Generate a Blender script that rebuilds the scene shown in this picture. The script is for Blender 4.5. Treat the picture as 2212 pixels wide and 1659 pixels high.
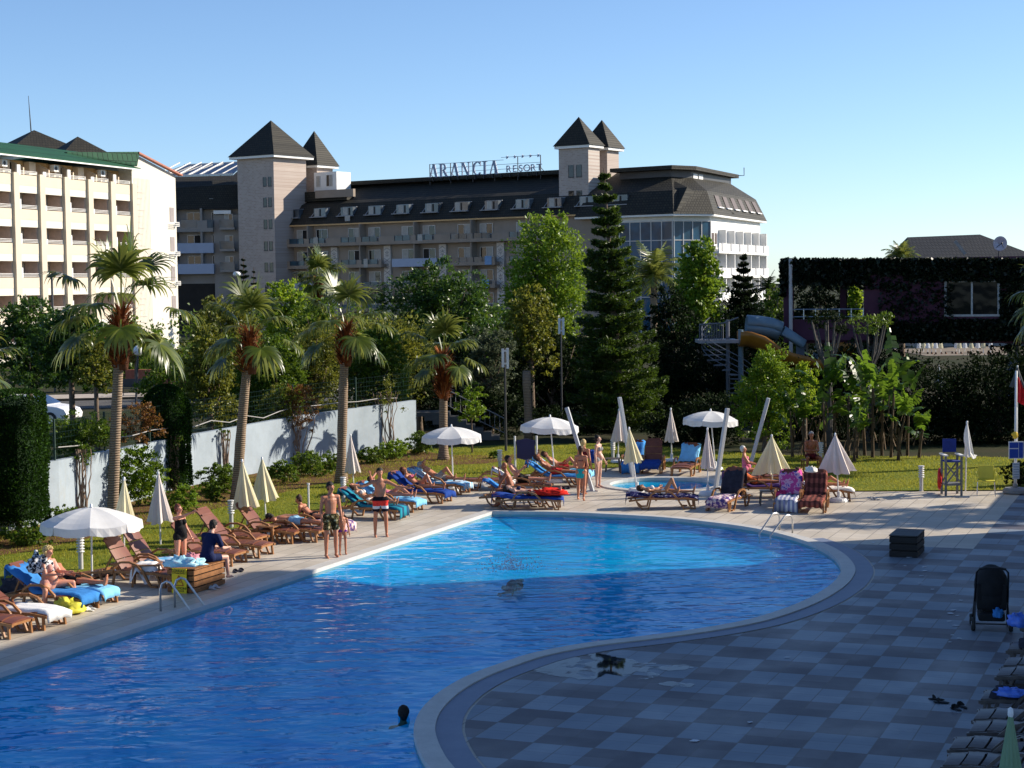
import bpy, bmesh, math, random
import numpy as np
from math import radians as RAD, sin, cos, pi
from mathutils import Vector, Matrix
for o in list(bpy.data.objects): bpy.data.objects.remove(o)
S = bpy.context.scene
COL = S.collection
rnd = random.Random(7)
# ---------------------------------------------------------------- camera, sky, sun, exposure
CAMH, FPX, PIT, ROLL = 6.45, 3801.4, 0.0571154, 0.0129749
fwd = Vector((0, cos(PIT), -sin(PIT))); r0 = Vector((1, 0, 0)); u0 = Vector((0, sin(PIT), cos(PIT)))
rgt = cos(ROLL)*r0 - sin(ROLL)*u0; upv = sin(ROLL)*r0 + cos(ROLL)*u0
cam = bpy.data.cameras.new('camera'); camo = bpy.data.objects.new('camera', cam); COL.objects.link(camo)
cam.sensor_width = 36; cam.lens = 36*FPX/2212; cam.clip_start = .5; cam.clip_end = 4000
camo.matrix_world = Matrix(((rgt.x, upv.x, -fwd.x, 0), (rgt.y, upv.y, -fwd.y, 0), (rgt.z, upv.z, -fwd.z, CAMH), (0, 0, 0, 1)))
S.camera = camo
SUN_AZ, SUN_EL = RAD(15.6), RAD(27)      # azimuth counted from +X towards +Y
W = bpy.data.worlds.new('World'); S.world = W; W.use_nodes = True
nt = W.node_tree; bg = nt.nodes['Background']
sky = nt.nodes.new('ShaderNodeTexSky'); sky.sky_type = 'NISHITA'; sky.sun_disc = False
sky.sun_elevation = SUN_EL; sky.sun_rotation = pi/2 - SUN_AZ
sky.air_density = .72; sky.dust_density = .22; sky.ozone_density = 4.2
nt.links.new(sky.outputs[0], bg.inputs[0]); bg.inputs[1].default_value = 0.112
sl = bpy.data.lights.new('sun', 'SUN'); slo = bpy.data.objects.new('sun', sl); COL.objects.link(slo)
sl.energy = 5.0; sl.angle = RAD(.5); sl.color = (1, .905, .76)
sd = Vector((cos(SUN_EL)*cos(SUN_AZ), cos(SUN_EL)*sin(SUN_AZ), sin(SUN_EL)))
slo.rotation_euler = sd.to_track_quat('Z', 'Y').to_euler()
S.view_settings.view_transform = 'Standard'; S.view_settings.look = 'None'
S.view_settings.exposure = 0.62; S.view_settings.gamma = 1
S.render.engine = 'CYCLES'
S.cycles.max_bounces = 8; S.cycles.transparent_max_bounces = 16
# ---------------------------------------------------------------- picture plan -> ground plan (2212 px wide plan of the photograph)
EYE = Vector((0, 0, CAMH))
def ray(x, y): return fwd + (x-1106)/FPX*rgt - (y-829.5)/FPX*upv
def G(x, y, z=0.0):
    d = ray(x, y); return EYE + d*((z-CAMH)/d.z)
def AT(x, y, Y):
    d = ray(x, y); return EYE + d*(Y/d.y)
TH = -0.37751
DI = Vector((cos(TH), sin(TH), 0)); DJ = Vector((-sin(TH), cos(TH), 0))   # paving grid: across, away
# ---------------------------------------------------------------- materials
MATS = {}
class NB:
    def __init__(s, name):
        s.m = bpy.data.materials.new(name); s.m.use_nodes = True; s.t = s.m.node_tree; s.t.nodes.clear()
        s.out = s.t.nodes.new('ShaderNodeOutputMaterial')
    def n(s, typ, **kw):
        d = s.t.nodes.new('ShaderNode'+typ)
        for k, v in kw.items():
            if k[0] == 'i' and k[1:].isdigit(): s.set(d, int(k[1:]), v)
            elif k.startswith('in_'): s.set(d, k[3:].replace('_', ' '), v)
            else: setattr(d, k, v)
        return d
    def set(s, d, k, v):
        if isinstance(v, bpy.types.NodeSocket): s.t.links.new(v, d.inputs[k])
        elif isinstance(v, bpy.types.Node): s.t.links.new(v.outputs[0], d.inputs[k])
        else:
            if isinstance(v, tuple) and len(v) == 3 and d.inputs[k].type == 'RGBA': v = (*v, 1)
            d.inputs[k].default_value = v
    def math(s, op, a, b=0.0, c=None):
        d = s.n('Math', operation=op, i0=a, i1=b)
        if c is not None: s.set(d, 2, c)
        return d.outputs[0]
    def mix(s, f, a, b, bt='MIX'):
        d = s.n('MixRGB', blend_type=bt, i0=f, i1=a, i2=b); return d.outputs[0]
    def noise(s, scale, detail=4, rough=.6, vec=None, dim='3D'):
        d = s.n('TexNoise', noise_dimensions=dim); d.inputs['Scale'].default_value = scale
        d.inputs['Detail'].default_value = detail; d.inputs['Roughness'].default_value = rough
        if vec is not None: s.set(d, 'Vector', vec)
        return d.outputs[0]
    def ramp(s, f, stops, interp='LINEAR'):
        d = s.n('ValToRGB', i0=f); e = d.color_ramp; e.interpolation = interp
        while len(e.elements) < len(stops): e.elements.new(.5)
        for el, (p, c) in zip(e.elements, stops):
            el.position = p; el.color = (*c, 1) if isinstance(c, tuple) else (c, c, c, 1)
        return d.outputs[0]
    def obj(s): return s.n('TexCoord').outputs['Object']
    def bsdf(s, col, rough=.6, metal=0, bump=None, bstr=.3, bdist=.02, spec=.4, normal=None, **kw):
        d = s.n('BsdfPrincipled'); s.set(d, 'Base Color', col); s.set(d, 'Roughness', rough); s.set(d, 'Metallic', metal)
        d.inputs['Specular IOR Level'].default_value = spec
        if bump is not None:
            b = s.n('Bump'); s.set(b, 'Height', bump); b.inputs['Strength'].default_value = bstr; b.inputs['Distance'].default_value = bdist
            s.set(d, 'Normal', b)
        for k, v in kw.items(): s.set(d, k, v)
        return d
    def done(s, sh):
        s.t.links.new(sh.outputs[0] if isinstance(sh, bpy.types.Node) else sh, s.out.inputs[0])
        MATS[s.m.name] = s.m; return s.m
def flat(name, col, rough=.6, var=.12, scale=3., metal=0, bump=0., spec=.4, dirt=None):
    if name in MATS: return MATS[name]
    b = NB(name); v = b.obj()
    n1 = b.noise(scale, 5, .65, v)
    lo = tuple(c*(1-var) for c in col); hi = tuple(min(1, c*(1+var)) for c in col)
    c = b.mix(b.ramp(n1, [(.3, 0.), (.7, 1.)]), lo, hi)
    if dirt:
        n2 = b.noise(scale*.35, 6, .7, v)
        c = b.mix(b.math('MULTIPLY', b.ramp(n2, [(.5, 0.), (.72, 1.)]), .6), c, dirt)
    bm = b.noise(scale*8, 4, .6, v) if bump else None
    return b.done(b.bsdf(c, rough, metal, bm, bump, .01, spec))
def leafmat(name, c1, c2, c3, trans=.25, rough=.45, spec=.3, tscale=2.0):
    if name in MATS: return MATS[name]
    b = NB(name); isl = b.n('NewGeometry').outputs['Random Per Island']
    c = b.ramp(isl, [(0., c1), (.35, c1), (.72, c2), (1., c3)])  # mostly dark, few bright leaves: contrast of sun and shade put into colour
    n = b.noise(.7, 2, .5, b.obj())
    c = b.mix(b.ramp(n, [(.35, 0.), (.65, .6)]), c, tuple(x*.45 for x in c2))
    p = b.bsdf(c, rough, 0, spec=spec)
    t = b.n('BsdfTranslucent'); b.set(t, 'Color', b.mix(.5, c, tuple(min(1, x*tscale) for x in c3)))
    m = b.n('MixShader', i0=trans, i1=p, i2=t)
    return b.done(m)
# ---------------------------------------------------------------- object helpers
def tag(o, label=None, cat=None, group=None, kind=None):
    if label: o['label'] = label
    if cat: o['category'] = cat
    if group: o['group'] = group
    if kind: o['kind'] = kind
    return o
def empty(name, loc=(0, 0, 0), rz=0., label=None, cat=None, group=None):
    o = bpy.data.objects.new(name, None); COL.objects.link(o); o.empty_display_size = .2
    o.location = loc; o.rotation_euler = (0, 0, rz); return tag(o, label, cat, group)
def link(name, me, parent=None, loc=None):
    o = bpy.data.objects.new(name, me); COL.objects.link(o); o.parent = parent
    if loc is not None: o.location = loc
    return o
def copy_tree(o, parent=None, depth=0):
    c = o.copy(); COL.objects.link(c); c.parent = parent
    for ch in [x for x in bpy.data.objects if x.parent == o]: copy_tree(ch, c, depth+1)
    return c
def frame(a, b):
    z = (b-a).normalized(); x = z.cross(Vector((0, 0, 1)))
    if x.length < 1e-3: x = Vector((1, 0, 0))
    x.normalize(); return x, z.cross(x)
class MB:
    def __init__(s): s.v = []; s.f = []; s.mi = []; s.M = None; s.cm = 0
    def add(s, vs, fs):
        k = len(s.v)
        for p in vs:
            p = Vector(p); s.v.append(s.M @ p if s.M else p)
        for f in fs: s.f.append([k+i for i in f]); s.mi.append(s.cm)
        return s
    def box(s, x0, x1, y0, y1, z0, z1):
        if x0 > x1: x0, x1 = x1, x0
        if y0 > y1: y0, y1 = y1, y0
        if z0 > z1: z0, z1 = z1, z0
        return s.add([(x0, y0, z0), (x1, y0, z0), (x1, y1, z0), (x0, y1, z0), (x0, y0, z1), (x1, y0, z1), (x1, y1, z1), (x0, y1, z1)],
                     [(0, 3, 2, 1), (4, 5, 6, 7), (0, 1, 5, 4), (1, 2, 6, 5), (2, 3, 7, 6), (3, 0, 4, 7)])
    def beam(s, a, b, w, h, up=None):
        a = Vector(a); b = Vector(b); x, y = frame(a, b)
        if up is not None:
            z = (b-a).normalized(); x = Vector(up).cross(z).normalized(); y = z.cross(x)
        vs = [p + x*(w/2*i) + y*(h/2*j) for p in (a, b) for i, j in ((-1, -1), (1, -1), (1, 1), (-1, 1))]
        return s.add(vs, [(3, 2, 1, 0), (4, 5, 6, 7), (0, 1, 5, 4), (1, 2, 6, 5), (2, 3, 7, 6), (3, 0, 4, 7)])
    def strip(s, pts, w, h, up):       # bent flat bar along pts
        for a, b in zip(pts[:-1], pts[1:]):
            a = Vector(a); b = Vector(b); d = (b-a).normalized()*h*.35
            s.beam(a-d, b+d, w, h, up)
        return s
    def tube(s, pts, r, seg=8, cap=True, sq=None):
        pts = [Vector(p) for p in pts]; n = len(pts)
        rs = r if isinstance(r, (list, tuple)) else [r]*n
        vs = []; px = None
        for i, p in enumerate(pts):
            d = (pts[min(i+1, n-1)] - pts[max(i-1, 0)]).normalized()
            if px is None:
                px = d.cross(Vector((0, 0, 1)))
                if px.length < 1e-3: px = Vector((1, 0, 0))
            px = (px - d*px.dot(d)).normalized(); py = d.cross(px)
            for k in range(seg):
                a = 2*pi*k/seg; vs.append(p + (px*cos(a) + py*sin(a))*rs[i])
        fs = [(i*seg+k, i*seg+(k+1) % seg, (i+1)*seg+(k+1) % seg, (i+1)*seg+k) for i in range(n-1) for k in range(seg)]
        if cap: fs += [tuple(range(seg-1, -1, -1)), tuple((n-1)*seg+k for k in range(seg))]
        return s.add(vs, fs)
    def lathe(s, prof, cx=0, cy=0, seg=16, mod=None):
        vs = []
        for (r, z) in prof:
            for k in range(seg):
                a = 2*pi*k/seg; q = r*(mod(k, r, z) if mod else 1); vs.append((cx+q*cos(a), cy+q*sin(a), z))
        n = len(prof)
        fs = [(i*seg+k, i*seg+(k+1) % seg, (i+1)*seg+(k+1) % seg, (i+1)*seg+k) for i in range(n-1) for k in range(seg)]
        return s.add(vs, fs)
    def sphere(s, c, r, su=10, sv=7, sc=(1, 1, 1)):
        c = Vector(c); vs = []
        for i in range(1, sv):
            t = pi*i/sv
            for k in range(su):
                a = 2*pi*k/su; vs.append(c + Vector((sin(t)*cos(a)*r*sc[0], sin(t)*sin(a)*r*sc[1], cos(t)*r*sc[2])))
        m = len(vs); vs += [c+Vector((0, 0, r*sc[2])), c-Vector((0, 0, r*sc[2]))]
        fs = [(i*su+k, (i+1)*su+k, (i+1)*su+(k+1) % su, i*su+(k+1) % su) for i in range(sv-2) for k in range(su)]
        fs += [(m, k, (k+1) % su) for k in range(su)] + [(m+1, (sv-2)*su+(k+1) % su, (sv-2)*su+k) for k in range(su)]
        return s.add(vs, fs)
    def prism(s, poly, z0, z1):
        n = len(poly); vs = [(x, y, z0) for x, y in poly] + [(x, y, z1) for x, y in poly]
        return s.add(vs, [tuple(range(n-1, -1, -1)), tuple(range(n, 2*n))] + [(i, (i+1) % n, n+(i+1) % n, n+i) for i in range(n)])
    def poly3(s, pts, off):            # planar polygon given a thickness vector
        n = len(pts); off = Vector(off); vs = [Vector(p) for p in pts] + [Vector(p)+off for p in pts]
        return s.add(vs, [tuple(range(n-1, -1, -1)), tuple(range(n, 2*n))] + [(i, (i+1) % n, n+(i+1) % n, n+i) for i in range(n)])
    def mesh(s, name, mats, smooth=False, fix=True):
        me = bpy.data.meshes.new(name); me.from_pydata([tuple(p) for p in s.v], [], s.f)
        for m in (mats if isinstance(mats, (list, tuple)) else [mats]): me.materials.append(m)
        if max(s.mi or [0]): me.polygons.foreach_set('material_index', s.mi)
        if fix:
            bm = bmesh.new(); bm.from_mesh(me); bmesh.ops.recalc_face_normals(bm, faces=bm.faces); bm.to_mesh(me); bm.free()
        if smooth: me.shade_smooth()
        me.update(); return me
    def build(s, name, mats, parent=None, smooth=False, loc=None, bevel=0., fix=True):
        o = link(name, s.mesh(name, mats, smooth, fix), parent, loc)
        if bevel:
            b = o.modifiers.new('bevel', 'BEVEL'); b.width = bevel; b.segments = 2; b.limit_method = 'ANGLE'; b.angle_limit = RAD(40)
        return o
def npmesh(name, V, Fq, mat, k=4):
    me = bpy.data.meshes.new(name); nv = len(V); nf = len(Fq)
    me.vertices.add(nv); me.vertices.foreach_set('co', np.asarray(V, np.float32).ravel())
    me.loops.add(nf*k); me.loops.foreach_set('vertex_index', np.asarray(Fq, np.int32).ravel())
    me.polygons.add(nf); me.polygons.foreach_set('loop_start', np.arange(0, nf*k, k, dtype=np.int32))
    try: me.polygons.foreach_set('loop_total', np.full(nf, k, np.int32))
    except Exception: pass
    me.update(calc_edges=True); me.materials.append(mat); return me
def text_mesh(txt, size, depth, mat, font_shear=0):
    c = bpy.data.curves.new('lettering', 'FONT'); c.body = txt; c.size = size; c.extrude = depth/2; c.align_x = 'CENTER'; c.align_y = 'CENTER'
    o = bpy.data.objects.new('lettering', c); COL.objects.link(o)
    me = bpy.data.meshes.new_from_object(o.evaluated_get(bpy.context.evaluated_depsgraph_get()))
    bpy.data.objects.remove(o); me.materials.clear(); me.materials.append(mat); return me
def fill_sheet(name, loops, z, mat):   # flat sheet with holes, loops in world XY
    c = bpy.data.curves.new(name, 'CURVE'); c.dimensions = '2D'; c.fill_mode = 'BOTH'
    for lp in loops:
        sp = c.splines.new('POLY'); sp.points.add(len(lp)-1); sp.use_cyclic_u = True
        for p, q in zip(sp.points, lp): p.co = (q[0], q[1], 0, 1)
    o = bpy.data.objects.new(name, c); COL.objects.link(o)
    me = bpy.data.meshes.new_from_object(o.evaluated_get(bpy.context.evaluated_depsgraph_get()))
    bpy.data.objects.remove(o); me.materials.clear(); me.materials.append(mat)
    o = link(name, me); o.location.z = z; return o
# ================================================================ SETTING: ground, paving, pools, lawn
def m_tiles(checker):
    b = NB('checker_paving' if checker else 'beige_paving'); v = b.obj()
    p = b.n('VectorMath', operation='SUBTRACT', i0=v, i1=(4.578, 30.46, 0))
    r = b.n('VectorRotate', rotation_type='Z_AXIS', in_Vector=p.outputs[0]); r.inputs['Angle'].default_value = -TH
    g = b.n('VectorMath', operation='SCALE', i0=r.outputs[0]); g.inputs['Scale'].default_value = 1/.9039
    sp = b.n('SeparateXYZ', i0=g.outputs[0]); X, Y = sp.outputs[0], sp.outputs[1]
    fx, fy = b.math('FLOOR', X), b.math('FLOOR', Y)
    par = b.math('ABSOLUTE', b.math('MODULO', b.math('ADD', b.math('ADD', fx, fy), 200.), 2.))   # 1 = odd
    # per tile tone
    tx, ty = b.math('FLOOR', b.math('MULTIPLY', X, 2.)), b.math('FLOOR', b.math('MULTIPLY', Y, 2.))
    cv = b.n('CombineXYZ', i0=tx, i1=ty); wn = b.n('TexWhiteNoise', noise_dimensions='3D', in_Vector=cv.outputs[0]).outputs[0]
    grout = b.math('LESS_THAN', b.math('PINGPONG', X, .25), .011)
    g2 = b.math('LESS_THAN', b.math('PINGPONG', Y, .25), .009)
    gr = b.math('MAXIMUM', grout, b.math('MULTIPLY', g2, .7))
    fine = b.noise(60, 4, .7, v); big = b.noise(.45, 6, .65, v)
    if checker:
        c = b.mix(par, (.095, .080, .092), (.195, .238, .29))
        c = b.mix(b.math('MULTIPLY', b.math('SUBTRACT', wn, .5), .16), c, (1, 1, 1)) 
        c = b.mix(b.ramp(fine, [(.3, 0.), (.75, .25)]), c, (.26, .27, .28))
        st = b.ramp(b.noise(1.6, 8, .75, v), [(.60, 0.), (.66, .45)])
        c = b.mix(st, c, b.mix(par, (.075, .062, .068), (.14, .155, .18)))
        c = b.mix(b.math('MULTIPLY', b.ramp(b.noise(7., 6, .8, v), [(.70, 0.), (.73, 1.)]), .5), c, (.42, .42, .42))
    else:
        c = b.mix(par, (.54, .475, .385), (.60, .535, .445))
        c = b.mix(b.math('MULTIPLY', b.math('SUBTRACT', wn, .4), .25), c, (.68, .61, .52))
        c = b.mix(b.ramp(big, [(.42, 0.), (.66, .55)]), c, (.36, .30, .22))
        c = b.mix(b.ramp(fine, [(.35, 0.), (.7, .3)]), c, (.40, .35, .28))
        c = b.mix(b.math('MULTIPLY', b.ramp(b.noise(3.5, 8, .8, v), [(.66, 0.), (.7, 1.)]), .5), c, (.26, .21, .15))
    c = b.mix(b.math('MULTIPLY', gr, .75), c, (.13, .11, .10))
    # long grooves on the boards
    gl = b.math('LESS_THAN', b.math('PINGPONG', b.math('MULTIPLY', Y, 3.), .5), .02)
    c = b.mix(b.math('MULTIPLY', gl, .3), c, (.14, .12, .11))
    rough = b.ramp(big, [(.4, .62), (.62, .42)])
    h = b.math('SUBTRACT', b.math('MULTIPLY', fine, .3), gr)
    return b.done(b.bsdf(c, rough, 0, h, .35, .004, .35))
def cat(pts, n=8, closed=False):
    P = [np.array(p[:2], float) for p in pts]; out = []
    for i in range(len(P)-1):
        a, b_, c, d = P[max(i-1, 0)], P[i], P[i+1], P[min(i+2, len(P)-1)]
        for k in range(n):
            t = k/n; out.append(.5*((2*b_)+(-a+c)*t+(2*a-5*b_+4*c-d)*t*t+(-a+3*b_-3*c+d)*t**3))
    out.append(P[-1]); return out
PC = np.array((-.62, 49.45)); PL_ = PC + np.array((sin(-TH), cos(-TH)))*0     # far-left corner of the pool
far = [G(1064, 1107), G(1213, 1108.5), G(1404, 1117.7), G(1520, 1128.5), G(1637, 1145), G(1735, 1170), G(1790, 1196), G(1816, 1226), G(1808, 1252), G(1778, 1277.5), G(1724, 1306), G(1634, 1336.9), G(1526, 1358.5), G(1400, 1376), G(1273.5, 1391), G(1160, 1412), G(1088, 1434), G(1016, 1461), G(962, 1490), G(926, 1518.9), G(904, 1546), G(894, 1576.5), G(897, 1601.7), G(908, 1630.5), G(926, 1659), G(985, 1725), G(1100, 1800), G(1190, 1900)]
curve = cat(far, 7)
a = np.array(G(0, 1457)[:2]); d = (a-PC); d /= np.linalg.norm(d)
left_end = PC + d*42; near_end = np.array((curve[-1][0]-1.2, left_end[1]-1))
POOL = [tuple(p) for p in curve] + [tuple(near_end), tuple(left_end)]
def offset(loop, dist):
    n = len(loop); out = []
    P = [np.array(p) for p in loop]
    ar = sum(P[i][0]*P[(i+1) % n][1]-P[(i+1) % n][0]*P[i][1] for i in range(n)); sg = 1 if ar > 0 else -1
    for i in range(n):
        a_, b_, c_ = P[i-1], P[i], P[(i+1) % n]
        e1 = (b_-a_)/np.linalg.norm(b_-a_); e2 = (c_-b_)/np.linalg.norm(c_-b_)
        n1 = np.array((e1[1], -e1[0]))*sg; n2 = np.array((e2[1], -e2[0]))*sg
        m = n1+n2; m /= np.linalg.norm(m); out.append(tuple(b_ + m*dist/max(.35, float(m@n1))))
    return out
COP1 = offset(POOL, .31); COP2 = offset(POOL, .70)
KC = np.array(G(1434, 1047)[:2]); KR = 1.72
kid = [(KC[0]+KR*cos(t), KC[1]+KR*sin(t)) for t in np.linspace(0, 2*pi, 48, endpoint=False)]
kid2 = [(KC[0]+(KR+.32)*cos(t), KC[1]+(KR+.32)*sin(t)) for t in np.linspace(0, 2*pi, 48, endpoint=False)]
# earth sheet to the horizon, with openings for the two pools
mb_ = NB('earth'); v = mb_.obj()
cg = mb_.mix(mb_.ramp(mb_.noise(.15, 6, .6, v), [(.4, 0.), (.6, 1.)]), (.045, .04, .022), (.025, .035, .012))
earth = mb_.done(mb_.bsdf(cg, .95, 0, mb_.noise(6, 5, .7, v), .5, .05, .1))
o = fill_sheet('ground', [[(-1800, -400), (1800, -400), (1800, 3200), (-1800, 3200)], offset(POOL, .2), offset(kid, .15)], -.03, earth); tag(o, kind='structure')
# paving: beige zone and checker zone meet along grid lines
def gp(i, j): q = Vector((4.578, 30.46, 0)) + DI*(i*.9039) + DJ*(j*.9039); return (q.x, q.y)
def togrid(p): q = Vector((p[0]-4.578, p[1]-30.46, 0)); return q.dot(DI)/.9039, q.dot(DJ)/.9039
deck_far = [tuple(G(x, y)[:2]) for x, y in [(2600, 1052), (2212, 1060), (1850, 1062), (1700, 1040), (1590, 1022), (1400, 1006), (1190, 1020), (1040, 1036), (900, 1062), (735, 1100), (600, 1140), (480, 1185), (330, 1225), (160, 1258), (0, 1290)]]
dl = np.array(deck_far[-1]); deck_out = deck_far + [tuple(dl - np.array(DJ[:2])*32)] + [(30, -14), (40, 30)]
tiles_b, tiles_c = m_tiles(False), m_tiles(True)
o = fill_sheet('beige_paving', [deck_out, COP1, kid2], 0.0, tiles_b); tag(o, kind='structure')
bi, bj = togrid(G(2143, 1098)[:2]); bi = round(bi); ti, tj = togrid(G(1835, 1172)[:2]); tj = round(tj)
# checker paving polygon follows the outer coping line on the pool side
seg = [p for p in offset(POOL, .74)[:len(curve)]]
i0 = max(range(len(seg)), key=lambda k: seg[k][0])
chk = [gp(bi+20, 30), gp(bi, 30), gp(bi, tj), gp(togrid(seg[i0-6])[0], tj)] + seg[i0-6:] + [(seg[-1][0]+1, -12), (30, -12)]
o = fill_sheet('checker_paving', [chk], 0.004, tiles_c); tag(o, kind='structure')
# coping stones: inner pale ring (slightly raised) and outer drain ring
def m_coping(name, col, col2, gap):
    b = NB(name); v = b.obj(); n = b.noise(2.2, 6, .7, v); f = b.noise(45, 4, .6, v)
    c = b.mix(b.ramp(n, [(.35, 0.), (.7, 1.)]), col, col2); c = b.mix(b.ramp(f, [(.4, 0.), (.8, .25)]), c, (.25, .24, .22))
    return b.done(b.bsdf(c, .5, 0, f, .2, .004, .4))
mc1 = m_coping('coping_stone', (.62, .59, .54), (.50, .48, .44), 0); mc2 = m_coping('drain_band', (.185, .22, .31), (.14, .175, .26), 0)
def ring(name, inner, outer, z0, z1, mat, prof=True, lip=0):
    m = MB(); n = len(inner); vs = []
    for lp, z in ((inner, z1), (outer, z1), (outer, z0), (inner, z0-lip)): vs += [(x, y, z) for x, y in lp]
    fs = []
    for i in range(n):
        j = (i+1) % n
        fs += [(i, j, n+j, n+i), (n+i, n+j, 2*n+j, 2*n+i), (i, 3*n+i, 3*n+j, j)]
    m.add(vs, fs); return m.build(name, mat)
o = ring('pool_coping', POOL, COP1, 0.0, .035, mc1, lip=.12); tag(o, kind='structure')
ib = max(range(len(curve)), key=lambda k: curve[k][0])-9; o1 = offset(POOL, .312); m = MB()
m.add([(x, y, .012) for x, y in o1[ib:len(curve)]] + [(x, y, .012) for x, y in COP2[ib:len(curve)]], [(k, k+1, len(curve)-ib+k+1, len(curve)-ib+k) for k in range(len(curve)-ib-1)])
o = m.build('pool_drain_band', mc2); tag(o, kind='structure')
o = ring('paddling_pool_coping', kid, kid2, 0.0, .04, mc1, lip=.1); tag(o, kind='structure')
# basins
def m_basin():
    b = NB('rippled_pool_mosaic'); v = b.obj()
    n = b.noise(.35, 3, .5, v); ck = b.n('TexVoronoi', in_Vector=v); ck.inputs['Scale'].default_value = 2.2; ck.feature = 'DISTANCE_TO_EDGE'
    wob = b.n('TexVoronoi', feature='DISTANCE_TO_EDGE', in_Vector=b.mix(.25, v, b.n('TexNoise', in_Scale=1.3, in_Vector=v).outputs[1])); wob.inputs['Scale'].default_value = 3.0
    mp_ = b.n('Mapping', in_Vector=v); mp_.inputs['Scale'].default_value = (.5, 1.5, 1); st_ = b.noise(.9, 5, .65, mp_.outputs[0]); c = b.mix(b.ramp(st_, [(.38, 0.), (.62, 1.)]), (.004, .52, .90), (.010, .74, .98))  # stretched noise puts the water's light and dark streaks into the floor colour
    return b.done(b.bsdf(c, .5))
basin = m_basin()
def pool_basin(name, loop, z0, zf, inset):
    m = MB(); n = len(loop); L = offset(loop, .01); L2 = offset(loop, -inset)
    m.add([(x, y, -.01) for x, y in L] + [(x, y, z0) for x, y in L] + [(x, y, zf) for x, y in L2], [(r*n+i, r*n+(i+1) % n, (r+1)*n+(i+1) % n, (r+1)*n+i) for i in range(n) for r in (0, 1)])
    w = m.build(name, basin, fix=False); f = fill_sheet('basin_floor', [L2], zf, basin); f.parent = w; tag(w, kind='structure'); return w
pool_basin('pool_basin', POOL, -.12, -.45, 1.3); pool_basin('paddling_pool_basin', kid, -.09, -.2, .5)
def m_water(name, s1, s2, amp, tint):
    b = NB(name); v = b.obj(); mp = b.n('Mapping', in_Vector=v); mp.inputs['Rotation'].default_value = (0, 0, RAD(-8)); mp.inputs['Scale'].default_value = (.72, 1.0, 1)
    n1 = b.noise(s1, 1.5, .5, mp.outputs[0]); n2 = b.noise(s2, 1, .5, mp.outputs[0]); n3 = b.noise(.30, 2, .5, v); n4 = b.noise(s2*2.6, 3, .6, mp.outputs[0])
    calm = b.ramp(n3, [(.36, .45), (.62, 1.)])
    h = b.math('MULTIPLY', b.math('ADD', b.math('MULTIPLY', n1, 1.0), b.math('ADD', b.math('MULTIPLY', n2, .22), b.math('MULTIPLY', n4, .02))), calm)
    bp = b.n('Bump', in_Height=h); bp.inputs['Strength'].default_value = 1; bp.inputs['Distance'].default_value = amp
    fr = b.n('Fresnel', in_Normal=bp.outputs[0]); fr.inputs['IOR'].default_value = 1.33
    gl = b.n('BsdfGlossy', in_Normal=bp.outputs[0]); gl.inputs['Roughness'].default_value = .03
    tr = b.n('BsdfRefraction', in_Normal=bp.outputs[0]); tr.inputs['IOR'].default_value = 1.0; tr.inputs['Roughness'].default_value = 0
    tp = b.n('BsdfTransparent'); b.set(tp, 'Color', tint)
    mx = b.n('MixShader', i0=b.math('MINIMUM', b.math('MULTIPLY', fr.outputs[0], .70), .5), i1=tp, i2=gl); return b.done(mx)
water = m_water('pool_water', 2.0, 5.5, .075, (.38, .86, 1.0))
o = fill_sheet('pool_water', [offset(POOL, .005)], -.055, water); tag(o, kind='structure')
o = fill_sheet('paddling_pool_water', [offset(kid, .005)], -.05, m_water('paddling_water', 3., 9, .02, (.6, .9, .97))); tag(o, kind='structure')
# puddles left on the tiles
wet = NB('wet_film'); v = wet.obj(); gl = wet.n('BsdfGlossy'); gl.inputs['Roughness'].default_value = .02
tp = wet.n('BsdfTransparent'); wet.set(tp, 'Color', (.55, .56, .60)); fr = wet.n('Fresnel'); fr.inputs['IOR'].default_value = 1.33
wm = wet.n('MixShader', i0=fr.outputs[0], i1=tp, i2=gl); wt = wet.n('BsdfTransparent'); wn_ = wet.ramp(wet.noise(2.2, 5, .6, v), [(.40, 0.), (.47, 1.)])
wetm = wet.done(wet.n('MixShader', i0=wn_, i1=wt, i2=wm))
def blob(pts, amp=.05, seed=1):
    r = random.Random(seed); P = cat(pts+[pts[0]], 9)[:-1]
    return [(p[0]+r.uniform(-amp, amp), p[1]+r.uniform(-amp, amp)) for p in P]
pd = [[(1130, 1446), (1180, 1420), (1270, 1410), (1330, 1420), (1395, 1432), (1425, 1438), (1400, 1450), (1430, 1460), (1380, 1468), (1310, 1456), (1280, 1470), (1210, 1462), (1170, 1456)],
      [(1400, 1440), (1470, 1436), (1500, 1442), (1450, 1450)], [(1440, 1472), (1500, 1480), (1475, 1486), (1420, 1480)]]
for k, p in enumerate(pd):
    o = fill_sheet('puddle', [blob([G(x, y)[:2] for x, y in p], .05, k)], .009, wetm); tag(o, kind='structure')
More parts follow.
